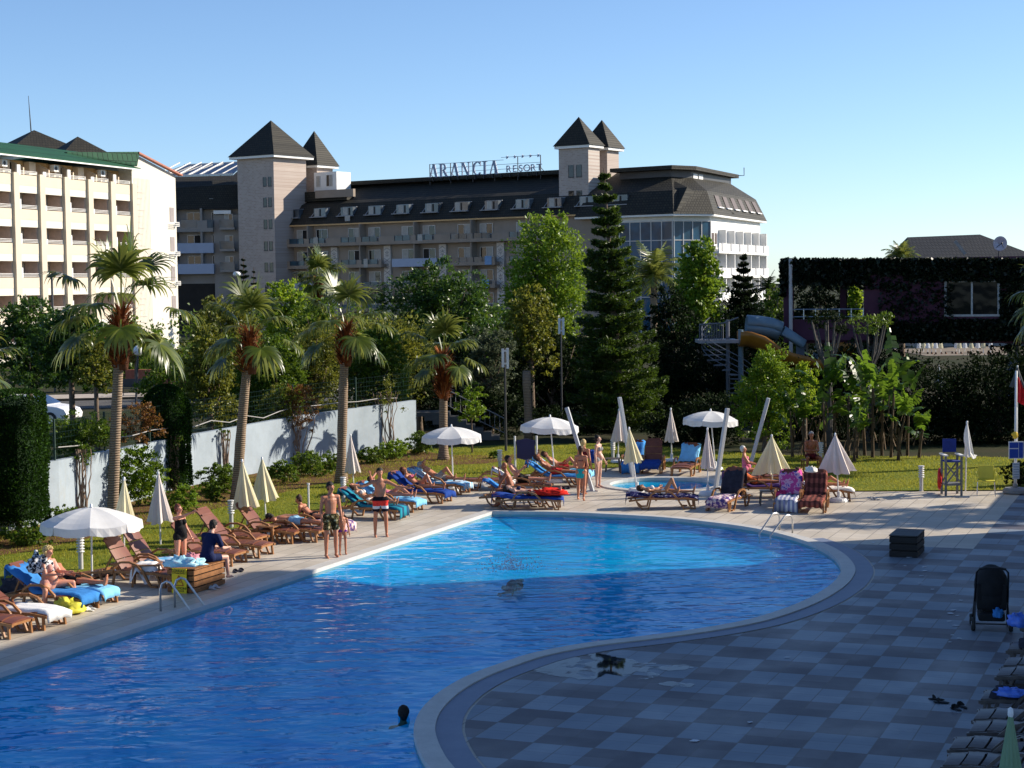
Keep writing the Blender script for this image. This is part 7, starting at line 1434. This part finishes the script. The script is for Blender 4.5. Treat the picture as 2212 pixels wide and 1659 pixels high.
    prim(m, hc+hd*.012*s-look*.012*s, hc+hd*.03*s-look*.02*s, .088*s, .086*s, hl, .86); prim(m, hc-hd*.02*s+look*.02*s, hc-hd*.072*s+look*.038*s, .070*s, .040*s, hl, .92); prim(m, hc+hd*.005*s+look*.088*s, hc-hd*.028*s+look*.100*s, .010*s, .017*s)
    me = remesh(m, vox*max(.75, s), 2)
    # details: fingers, ears, eyes, mouth
    d = MB()
    for k in 'LR':
        hv = nz(P.get('hand'+k, P['fa'+k])); side_ = (F2-hv*F2.dot(hv)); side_ = side_.normalized() if side_.length > .2 else hv.orthogonal().normalized(); nrm = hv.cross(side_); curl = P.get('curl', .35); pal = J['hn'+k]
        for i, (o_, l_) in enumerate(((-.024, .052), (-.009, .066), (.008, .070), (.024, .062))):
            q = pal+side_*o_*s+hv*.018*s; p2 = q+hv*l_*.45*s; v2 = (hv+nrm*curl).normalized(); p3 = p2+v2*l_*.35*s; v3 = (v2+nrm*curl*1.3).normalized(); p4 = p3+v3*l_*.28*s; d.tube([q, p2, p3, p4], [.0085*s, .008*s, .0075*s, .006*s], 6)
        q = pal-hv*.035*s+side_*.026*s; d.tube([q, q+(side_*.75+hv*.65)*.032*s, q+(side_*.8+hv*1.7)*.035*s], [.011*s, .0095*s, .007*s], 6)
    for sg_ in (1, -1):
        e = hc+hl*sg_*.078*s-hd*.005*s-look*.01*s; d.cm = 0; prim(d, e+hd*.018*s, e-hd*.015*s, .014*s, .010*s, hl, .5, 8)
        e = hc+hl*sg_*.030*s+hd*.012*s+look*.083*s; d.cm = 1; prim(d, e-hl*.004*s, e+hl*.004*s, .0085*s, .0085*s, None, 1, 8)
        d.cm = 3; prim(d, e+hd*.022*s-hl*.013*s, e+hd*.022*s+hl*.013*s, .0045*s, .0045*s, None, 1, 6)
    d.cm = 2; e = hc-hd*.052*s+look*.086*s; prim(d, e-hl*.018*s, e+hl*.018*s, .0065*s, .0065*s, hd, .8, 8); d.cm = 0
    join_mesh(me, d, [SK[skin], eyem, lipm, HR[hair]])
    t = empty('person', loc, rz, label, 'person', group); link('body', me, t)
    if not bald:
        h = MB(); prim(h, hc+hd*.022*s-look*.016*s, hc+hd*.040*s-look*.026*s, .096*s, .094*s, hl, .90); prim(h, hc-hd*.03*s-look*.045*s, hc-hd*.055*s-look*.04*s, .062*s, .05*s)
        if hairlen: prim(h, hc-look*.055*s, hc-look*.085*s-hd*hairlen*s, .062*s, .040*s, look, .6)
        hm = remesh(h, .012, 2); bm = bmesh.new(); bm.from_mesh(hm)      # hairline: cut away what lies over the face
        r_ = random.Random(int(H*100)+len(label)); dl = []
        for vtx in bm.verts:
            q = vtx.co-hc; a_ = q.dot(look); z_ = q.dot(hd)
            vtx.co += (vtx.co-hc).normalized()*r_.uniform(-.004, .006)
            if a_ > .020*s+max(0, z_-.03*s)*.0 and z_ < .055*s+.35*(a_-.02*s)*.3: dl.append(vtx)
        bmesh.ops.delete(bm, geom=dl, context='VERTS'); bm.to_mesh(hm); bm.free(); hm.materials.clear(); hm.materials.append(HR[hair]); link('hair', hm, t)
    if hair == 'blonde' and hairlen == 0 or cap == 'bun':
        h = MB(); r_ = random.Random(5)
        if cap == 'bun': prim(h, hc+hd*.11*s-look*.05*s, hc+hd*.12*s-look*.06*s, .035*s, .035*s)
        else:
            for _ in range(46): q = Vector((r_.gauss(0, 1), r_.gauss(0, 1), r_.gauss(.2, 1))).normalized(); 
            for i in range(60):
                a = 2.4*i; zf = 1-i/60*1.35; rr = math.sqrt(max(0, 1-zf*zf)); dr = hd*zf+hl*rr*cos(a)+look*rr*sin(a)
                if dr.dot(look) > .45 and zf < .45: continue
                c_ = hc+hd*.02*s-look*.015*s+dr*.098*s; prim(h, c_, c_+dr*.01*s, .024*s, .018*s, None, 1, 7)
        h.build('hair', HR[hair], t, smooth=True)
    if cap not in (None, 'bun'):
        h = MB(); prim(h, hc+hd*.045*s-look*.01*s, hc+hd*.055*s-look*.02*s, .094*s, .090*s, hl, .9); prim(h, hc+hd*.06*s+look*.08*s, hc+hd*.05*s+look*.15*s, .05*s, .045*s, hd, .2); link('cap', None, t) if False else h.build('cap', cap, t, smooth=True)
    for (kind, mat) in wear:
        m = MB()
        if kind == 'shorts':
            torso_d = .016*s; prim(m, J['hipL']+T*.02*s, J['hipR']+T*.02*s, .097*s*g+torso_d, .097*s*g+torso_d, F, .95); prim(m, pel+T*.03*s, pel+T*.085*s, .135*s*g+.01, .132*s*g+.008, F, .76)
            for sg_ in (1, -1): c = pel-F*.045*s+Lt*sg_*.06*s-T*.03*s; prim(m, c, c+T*.02*s, .080*s*g+.008, .075*s*g+.008)
            for k in 'LR': e = J['hip'+k].lerp(J['kn'+k], .62); prim(m, J['hip'+k], e, .092*s*g, .086*s*(.5+.5*g), None, 1)
        elif kind == 'brief':
            prim(m, J['hipL']+T*.035*s, J['hipR']+T*.035*s, .098*s*g, .098*s*g, F, .93); prim(m, pel-T*.02*s, pel-T*.05*s, .085*s*g, .06*s*g, F, 1.)
            for sg_ in (1, -1): c = pel-F*.045*s+Lt*sg_*.058*s-T*.03*s; prim(m, c, c+T*.02*s, .079*s*g, .074*s*g)
        elif kind == 'bra': breasts(m, .006, 1.02); prim(m, J['ch']-Lt*.10*s*g, J['ch']+Lt*.10*s*g, .02*s, .02*s); [prim(m, J['ch']+Lt*q*.1*s*g-F2*.0*s, J['ch']+Lt*q*.06*s-F2*.085*s*g, .018*s, .014*s) for q in (1, -1)]; prim(m, J['ch']+Lt*.06*s-F2*.088*s*g, J['ch']-Lt*.06*s-F2*.088*s*g, .014*s, .014*s)
        elif kind == 'suit':
            torso(m, .006); breasts(m, .006, 1.02); prim(m, J['hipL']+T*.02*s, J['hipR']+T*.02*s, .10*s*g, .10*s*g, F, .95); prim(m, pel-T*.03*s, pel-T*.06*s, .09*s*g, .07*s*g)
            for sg_ in (1, -1): c = pel-F*.045*s+Lt*sg_*.06*s-T*.03*s; prim(m, c, c+T*.02*s, .082*s*g, .077*s*g)
        elif kind == 'shirt':
            torso(m, .014*s); prim(m, J['soL'], J['soR'], .068*s, .068*s)
            for k in 'LR': prim(m, J['so'+k], J['so'+k].lerp(J['el'+k], .75), .066*s*(.5+.5*g), .056*s*(.5+.5*g))
        elif kind == 'skirt':
            prim(m, pel+T*.07*s, pel-T*.06*s, .135*s*g, .16*s*g, F, .85); prim(m, pel-T*.06*s, pel-T*.14*s, .16*s*g, .165*s*g, F, .85)
        cm_ = remesh(m, .013*max(.75, s), 2)
        if kind in ('suit', 'skirt', 'shorts', 'shirt') or True:
            bm = bmesh.new(); bm.from_mesh(cm_); dele = []
            for vtx in bm.verts:
                q = vtx.co
                if kind == 'suit' and (q-J['nk']).dot(bend) > -.085*s: dele.append(vtx)
                if kind == 'skirt' and (q-pel).dot(T) < -.20*s: dele.append(vtx)
                if kind in ('skirt', 'shorts', 'brief') and (q-pel).dot(T) > .105*s: dele.append(vtx)
                if kind == 'shorts':
                    for k in 'LR':
                        dd = (J['kn'+k]-J['hip'+k]).normalized()
                        if (q-J['hip'+k]).dot(dd) > .62*.42*s and (q-J['hip'+k]).length < .6*s: dele.append(vtx); break
                if kind == 'shirt':
                    if (q-J['nk']).dot(bend) > .005*s: dele.append(vtx)
            bmesh.ops.delete(bm, geom=list(set(dele)), context='VERTS'); bm.to_mesh(cm_); bm.free()
        cm_.materials.clear(); cm_.materials.append(mat); nm = dict(shorts='swim_shorts', brief='swim_brief', bra='bikini_top', suit='swimsuit', shirt='shirt', skirt='skirt')[kind]; link(nm, cm_, t)
    return t, J
DN = (0, 0, -1)
def stand(H, **k):
    s = H/1.75; z = .925*s; P = dict(pel=(0, 0, z), thL=(.06, -.02, -1), shL=(.02, .05, -1), thR=(-.06, -.02, -1), shR=(-.02, .05, -1), uaL=(.22, .08, -1), faL=(.10, -.22, -1), uaR=(-.22, .08, -1), faR=(-.10, -.22, -1)); P.update(k)
    foot = min(nz(P['th'+q]).z*.42*s + nz(P['sh'+q]).z*.40*s for q in 'LR'); P['pel'] = (0, 0, -foot+.02*s+.072*s); return P
# lateral note: T x F with T=+z, F=-y gives +x for 'L'
def lie(H, a, x=0., z=.385, kL=0., kR=0., cL=0., cR=0., g=1., **k):
    """on the back along +x, torso raised by a; k = thigh raise, c = shin drop"""
    s = H/1.75; F = (sin(a), 0, cos(a)); P = dict(T=(-cos(a*.8), 0, sin(a*.8)), T2=(-cos(a), 0, sin(a)), F=F, pel=(x, 0, z+.10*s*g), thL=(cos(kL), -.14, sin(kL)), shL=(cos(cL), -.02, -sin(cL)-.03), thR=(cos(kR), .14, sin(kR)), shR=(cos(cR), .02, -sin(cR)-.03), uaL=(cos(a), -.5, -sin(a)*.9), faL=(1, .15, .0), uaR=(cos(a), .5, -sin(a)*.9), faR=(1, -.15, .0), head=(-cos(a+.25), 0, sin(a+.25)), ftL=(.35, -.1, 1), ftR=(.35, .1, 1)); P.update(k); return P
def prone(H, x=0., z=.385, **k):
    s = H/1.75; P = dict(T=(-1, 0, .04), F=DN, pel=(x, 0, z+.10*s), thL=(1, .12, -.02), shL=(1, .05, -.03), thR=(1, -.12, -.02), shR=(1, -.05, -.03), uaL=(-.7, .7, -.15), faL=(-.8, -.6, -.05), uaR=(-.7, -.7, -.15), faR=(-.8, .6, -.05), head=(-1, 0, .15), look=(-.2, 0, -1), ftL=(1, 0, -.3), ftR=(1, 0, -.3)); P.update(k); return P
def on(key): o = LG[key]; return Vector(o.location), o.rotation_euler.z
camo_ = pmat('camouflage', lambda b, v, o: b.ramp(b.noise(13, 2, .5, v), [(.40, (.03, .025, .012)), (.47, (.16, .12, .05)), (.55, (.05, .06, .02)), (.62, (.45, .38, .22))], 'CONSTANT'))
band3 = pmat('banded_shorts', lambda b, v, o: b.ramp(b.math('MULTIPLY', b.math('SUBTRACT', o[2], .60), 1/.42), [(.0, (.015, .012, .02)), (.30, (.75, .72, .72)), (.47, (.75, .05, .04)), (.80, (.01, .01, .015))], 'CONSTANT'))
def F_(n, c): return flat('fabric_'+n, c, .85, .15, 12, bump=.4, spec=.2)
nv_, bkc, wh_, pk_, lb_, tq_, rd_ = F_('navy', (.01, .018, .07)), F_('black', (.01, .01, .012)), F_('white', (.72, .70, .68)), F_('pink', (.60, .15, .25)), F_('pale_blue', (.30, .50, .66)), F_('turquoise', (.02, .42, .45)), F_('red', (.5, .03, .03)); purp = pmat('purple_floral', lambda b, v, o: b.ramp(b.noise(30, 3, .6, v), [(.48, (.10, .02, .22)), (.56, (.6, .15, .35))], 'CONSTANT'))
drk = F_('dark_red', (.14, .015, .02)); gry = F_('grey', (.32, .31, .30))
G2 = lambda x, y: G(x, y)
# standing
figure(G2(716, 1204), RAD(28), 'tall man in camouflage swim shorts standing at the pool edge', stand(1.83, look=(.35, -1, -.35), head=(.04, -.10, 1), uaL=(.16, -.02, -1), faL=(.05, -.3, -1), uaR=(-.18, .05, -1), faR=(-.02, -.25, -1)), 1.83, 1.02, skin='tan', hair='black', wear=[('shorts', camo_)])
figure(G2(741, 1198), RAD(20), 'small child in purple swimwear beside the tall man', stand(1.08), 1.08, .88, fem=False, skin='tan', hair='brown', wear=[('brief', purp)])
figure(G2(823, 1159), RAD(12), 'man with outstretched arms in red, white and black swim shorts', stand(1.80, uaL=(.85, -.25, -.45), faL=(1, -.3, -.12), uaR=(-.9, -.25, -.30), faR=(-1, -.35, .22), look=(.1, -1, -.05), curl=.1, thL=(.10, -.02, -1), shL=(.03, .05, -1), thR=(-.10, 0, -1), shR=(-.02, .04, -1)), 1.80, 1.05, skin='tan', hair='black', wear=[('shorts', band3)])
figure(G2(391, 1236), RAD(60), 'red haired woman in black swimsuit pointing with a stretched arm', stand(1.58, uaR=(.0, -1, .25), faR=(.15, -1, .45), uaL=(.25, -.05, -1), faL=(.3, -.35, -.9), look=(.1, -1, .0), curl=.2, T=(0, .03, 1), T2=(0, .05, 1)), 1.58, 1.22, fem=True, skin='pink', hair='red', wear=[('suit', bkc)])
figure(G2(1256, 1080), RAD(165), 'woman walking in turquoise shorts with her back turned', stand(1.66, thL=(.06, -.32, -1), shL=(.02, .10, -1), thR=(-.06, .22, -1), shR=(-.02, .42, -1), uaL=(.2, .1, -1), faL=(-.3, -.5, -.4), uaR=(-.2, .1, -1), faR=(.3, -.5, -.4)), 1.66, .98, fem=True, skin='tan', hair='brown', hairlen=.12, wear=[('skirt', tq_), ('bra', drk)])
figure(G2(1262, 1066), RAD(150), 'person half hidden behind the woman in turquoise shorts', stand(1.70, thL=(.06, -.18, -1), thR=(-.06, .15, -1), shR=(0, .25, -1)), 1.70, 1., fem=True, skin='tan', hair='blonde', hairlen=.1, wear=[('suit', drk)])
figure(G2(1293, 1053), RAD(65), 'pale woman in bikini standing by the paddling pool', stand(1.68, look=(.3, -1, 0), uaL=(.1, -.05, -1), faL=(.1, -.5, -.9)), 1.68, 1.12, fem=True, skin='pale', hair='black', hairlen=.08, wear=[('bra', gry), ('brief', gry)])
# seated on the box
bt = c1+DI*.42+DJ*.92; bt.z = .53
figure(bt, RAD(150), 'man in dark blue tee shirt sitting on the wooden box with his back turned', dict(T=(0, -.18, 1), T2=(0, -.38, 1), pel=(0, 0, .10), thL=(.45, -1, -.05), shL=(0, -.15, -1), thR=(-.30, -1, -.05), shR=(0, -.1, -1), uaL=(.2, -.35, -1), faL=(-.2, -1, -.1), uaR=(-.2, -.35, -1), faR=(.2, -1, -.1), head=(0, -.55, 1), look=(0, -1, -.7)), 1.76, 1.08, skin='pale', hair='black', wear=[('shirt', nv_), ('shorts', nv_)])
# loungers at the left
L_, r_ = on('c')
figure(L_, r_, 'heavy blonde woman in bikini sitting up on the blue towel lounger', dict(T=(-.12, 0, 1), T2=(.02, 0, 1), F=(1, 0, 0), pel=(.0, 0, .50), thL=(.75, .55, .0), shL=(.1, .1, -1), thR=(.55, -.8, -.12), shR=(.05, -.1, -1), uaL=(.45, .3, -1), faL=(1, -.25, .1), uaR=(.45, -.3, -1), faR=(1, .25, .1), look=(1, 0, -.35), head=(.1, 0, 1), ftL=(1, .2, -.1), ftR=(1, -.2, -.1)), 1.66, 1.42, fem=True, skin='pink', hair='blonde', wear=[('bra', F_('flower', (.6, .3, .25))), ('brief', F_('flower', (.6, .3, .25)))])
L_, r_ = on('d'); figure(L_, r_, 'sunbather lying behind the blonde woman, mostly the stretched legs showing', lie(1.75, .6, x=.0), 1.75, 1.05, skin='tan', hair='brown', wear=[('shorts', bkc)])
L_, r_ = on('a'); figure(L_+Vector((-.15, 0, 0)), r_, 'sunbather cut by the left edge resting an arm on the lounger', dict(T=(-.3, 0, 1), T2=(.1, 0, 1), F=(1, 0, 0), pel=(-.3, 0, .48), thL=(1, -.3, 0), shL=(.2, 0, -1), thR=(1, .3, 0), shR=(.2, 0, -1), uaL=(.7, -.2, -.8), faL=(1, .0, -.35), uaR=(.7, .2, -.8), faR=(1, 0, -.35)), 1.7, 1.1, skin='brown', hair='brown', wear=[('shorts', nv_)])
L_, r_ = on('k'); figure(L_, r_, 'man in pale blue swim trunks lying face down', prone(1.78, x=.1), 1.78, 1.05, skin='tan', hair='black', wear=[('shorts', lb_)])
L_, r_ = on('l'); figure(L_, r_, 'girl with blonde bun lying face down propped on her elbows', prone(1.6, x=.1, T=(-1, 0, .25), T2=(-.75, 0, .65), uaL=(-.15, .15, -1), faL=(-1, -.1, -.1), uaR=(-.15, -.15, -1), faR=(-1, .1, -.1), head=(-.35, 0, 1), look=(-1, -.3, -.5)), 1.6, .95, fem=True, skin='tan', hair='brown', cap='bun', wear=[('bra', bkc), ('brief', bkc)])
L_, r_ = on('m'); figure(L_, r_, 'woman in white bikini reclining on the teal striped towel', lie(1.66, .62, kL=.5, cL=.5, faL=(1, .2, .3), faR=(1, -.2, .3), look=(1, 0, .2)), 1.66, 1., fem=True, skin='olive', hair='brown', hairlen=.05, wear=[('bra', wh_), ('brief', wh_)])
L_, r_ = on('n'); figure(L_, r_, 'sunbather with raised arms behind the man in banded shorts', lie(1.7, .6, kL=.55, cL=.6, uaL=(-.6, -.5, .6), faL=(.2, .6, .5), uaR=(-.6, .5, .6), faR=(.2, -.6, .5)), 1.7, 1.05, fem=True, skin='pink', hair='brown', wear=[('bra', pk_), ('brief', pk_)])
L_, r_ = on('o'); figure(L_, r_, 'dark haired woman with bent knee on the dark blue towel', lie(1.68, .72, kL=.95, cL=1.05, uaR=(.2, .6, -.5), faR=(.6, -.4, .6)), 1.68, .98, fem=True, skin='tan', hair='red', hairlen=.1, wear=[('bra', pk_), ('brief', nv_)])
L_, r_ = on('p'); figure(L_, r_, 'sunbather with grey cap, elbow raised and one knee bent', lie(1.74, .55, kR=.85, cR=.9, uaL=(-.6, -.55, .5), faL=(.1, .7, .4)), 1.74, 1.02, skin='tan', hair='grey', cap=gry, wear=[('shorts', gry)])
L_, r_ = on('q'); figure(L_, r_, 'dark haired man reclining and looking at his phone', lie(1.78, .95, uaL=(.5, -.3, -.8), faL=(1, .15, .75), uaR=(.5, .3, -.8), faR=(1, -.15, .75), look=(1, 0, -.4), head=(-.15, 0, 1), curl=.6), 1.78, 1.08, skin='pink', hair='black', wear=[('shorts', bkc)])
ph_p = L_+Matrix.Rotation(r_, 3, 'Z') @ Vector((.32, .02, 1.0)); m = MB(); m.box(-.008, .008, -.04, .04, -.07, .07); o = m.build('phone', metal_d, None); o.location = ph_p; o.rotation_euler = (0, .3, r_); tag(o, 'dark phone in the hands of the dark haired man', 'phone')
L_, r_ = on('r'); figure(L_, r_-pi/2+.1, 'bald man sitting sideways on a lounger facing the pool, hand at his chin', dict(T=(0, -.12, 1), T2=(0, -.32, 1), pel=(0, -.08, .49), thL=(.40, -1, .1), shL=(.05, .1, -1), thR=(-.40, -1, .1), shR=(-.05, .1, -1), uaL=(.2, -.55, -.8), faL=(-.1, -.3, -.95), uaR=(-.1, -.75, -.7), faR=(.35, -.1, 1), head=(0, -.35, 1), look=(0, -1, -.25)) if False else dict(T=(0, -.12, 1), T2=(0, -.32, 1), pel=(.15, -.08, .49), thL=(.40, -1, .1), shL=(.05, .1, -1), thR=(-.40, -1, .1), shR=(-.05, .1, -1), uaL=(.2, -.55, -.8), faL=(-.1, -.3, -.95), uaR=(-.1, -.75, -.7), faR=(.35, -.1, 1), head=(0, -.35, 1), look=(0, -1, -.25)), 1.76, 1.15, skin='brown', hair='grey', bald=True, wear=[('shorts', bkc)])
L_, r_ = on('s'); figure(L_, r_, 'woman in bikini lying on her back on the lounger nearest the pool', lie(1.7, .14, x=.08, uaL=(.5, -.75, -.1), faL=(.3, .1, -1), ftL=(.2, -.1, 1), kL=.04), 1.7, .98, fem=True, skin='pale', hair='brown', wear=[('bra', nv_), ('brief', drk)])
L_, r_ = on('t'); figure(L_, r_, 'man reclining with an arm over his face behind the standing pair', lie(1.76, .65, uaL=(-.4, -.4, .6), faL=(-.1, .8, .4)), 1.76, 1.1, skin='brown', hair='brown', wear=[('shorts', rd_)])
L_, r_ = on('u'); figure(L_, r_, 'sunbather furthest back on the light blue towel', lie(1.7, .65, kL=.8, cL=.8), 1.7, 1.05, skin='tan', hair='brown', wear=[('shorts', rd_)])
L_, r_ = on('v'); figure(L_, r_, 'woman in white bikini lying with one knee raised by the paddling pool', lie(1.7, .12, x=.05, kR=1.05, cR=1.15, uaL=(.5, -.7, -.1), faL=(.6, .7, .3)), 1.7, .98, fem=True, skin='olive', hair='brown', wear=[('bra', wh_), ('brief', wh_)])
L_, r_ = on('E'); 
figure(L_+Vector((-.55, -.1, 0)), r_, 'white haired elderly woman with curls leaning forward behind the cream parasol', dict(T=(-.1, 0, 1), T2=(.25, 0, 1), F=(1, 0, 0), pel=(-.1, 0, .50), thL=(1, -.25, .2), shL=(1, 0, -.4), thR=(1, .25, .2), shR=(.6, 0, -.8), uaL=(.6, -.1, -.7), faL=(1, 0, -.4), uaR=(.6, .1, -.7), faR=(1, 0, -.4), head=(.35, 0, 1), look=(1, -.2, -.5)), 1.6, 1.25, fem=True, skin='tan', hair='white', hairlen=.02, wear=[('suit', F_('brown_print', (.22, .10, .06)))])
figure(L_+Vector((-.95, .35, 0)), r_, 'second white haired woman, only her head above the cream parasol', dict(T=(-.1, 0, 1), F=(1, 0, 0), pel=(-.2, .1, .50), thL=(1, -.25, .0), shL=(.4, 0, -.9), thR=(1, .25, 0), shR=(.4, 0, -.9), uaL=(.5, -.1, -.8), faL=(1, 0, -.2), uaR=(.5, .1, -.8), faR=(1, 0, -.2)), 1.62, 1.2, fem=True, skin='tan', hair='white', wear=[('suit', pk_)])
pm = G(1752, 1024); figure(pm, RAD(5), 'tanned short haired man sitting upright facing the camera between broad parasols', dict(T=(0, -.05, 1), T2=(0, -.12, 1), pel=(0, 0, .60), thL=(.30, -1, .0), shL=(.05, .1, -1), thR=(-.30, -1, .0), shR=(-.05, .1, -1), uaL=(.15, -.25, -1), faL=(-.75, -.6, .05), uaR=(-.15, -.25, -1), faR=(.75, -.6, .05), look=(0, -1, -.2)), 1.78, 1.0, skin='brown', hair='grey', wear=[('shorts', drk)])
o_ = table(pm+Vector((0, .05, 0)), 0, .6, .5, .48, lframe, 'low seat under the tanned man')
L_, r_ = on('C'); figure(L_, r_, 'sunbather right of the plaid lounger with feet to the right', lie(1.7, .6, kL=.5, cL=.5), 1.7, 1.1, fem=True, skin='tan', hair='brown', wear=[('suit', drk)])
L_, r_ = on('D'); figure(L_, r_, 'orange clad person reclining behind the broad cream parasol', lie(1.7, .55), 1.7, 1.1, skin='brown', hair='red', wear=[('shirt', F_('orange', (.55, .12, .03)))])
# in the water
pw = G(871, 1545, -.05); figure(pw+Vector((0, 0, -1.58)), RAD(200), 'dark haired swimmer with head and shoulders above the shaded water', stand(1.76, uaR=(-1, .0, -.25), faR=(-.8, -.4, .05), uaL=(.5, 0, -1)), 1.76, 1., skin='brown', hair='black', wear=[('shorts', bkc)])
pw = G(1112, 1243, -.05); figure(pw+Vector((0, 0, -.20)), RAD(80), 'swimmer splashing in the middle of the pool, seen only as a dark back', prone(1.7, z=-.12, uaL=(-1, .2, .3), faL=(-1, 0, -.3)), 1.7, 1., skin='brown', hair='black', wear=[('shorts', bkc)])
spl = NB('splash'); sp_t = spl.n('BsdfTransparent'); sp_d = spl.n('BsdfDiffuse'); spl.set(sp_d, 'Color', (.85, .9, .95)); splm = spl.done(spl.n('MixShader', i0=.8, i1=sp_t, i2=sp_d)); rs = np.random.RandomState(12); m = MB()
for k in range(420):
    a = rs.uniform(0, 2*pi); r = abs(rs.normal(0, .26)); z = abs(rs.normal(0, .26))*math.exp(-r*1.6)+.005; m.sphere((r*cos(a)*1.6, r*sin(a)*.9, z), rs.uniform(.006, .018), 6, 4, (1.3, 1, rs.uniform(.5, 1.2)))
o = m.build('splash', splm, None, smooth=True, fix=False); o.location = G(1105, 1232, -.04); tag(o, 'spray of water drops around the splashing swimmer', 'splash', kind='stuff')
# people glimpsed on the far terrace
rs = np.random.RandomState(5)
for k in range(14):
    px = 1990+11*k+rs.uniform(-3, 3); p = AT(px, 765, YD-1.5+rs.uniform(0, 2)); zz0 = tp_.z
    figure(Vector((p.x, p.y, zz0)), rs.uniform(0, 6), 'tiny holidaymaker on the far sunlit terrace under the ivy building', stand(1.65), 1.65, 1.05, skin=['tan', 'pink', 'brown'][k % 3], hair='brown', wear=[(('shorts', 'brief')[k % 2], [rd_, nv_, pk_, lb_][k % 4])], group='people on the far terrace', vox=.035)
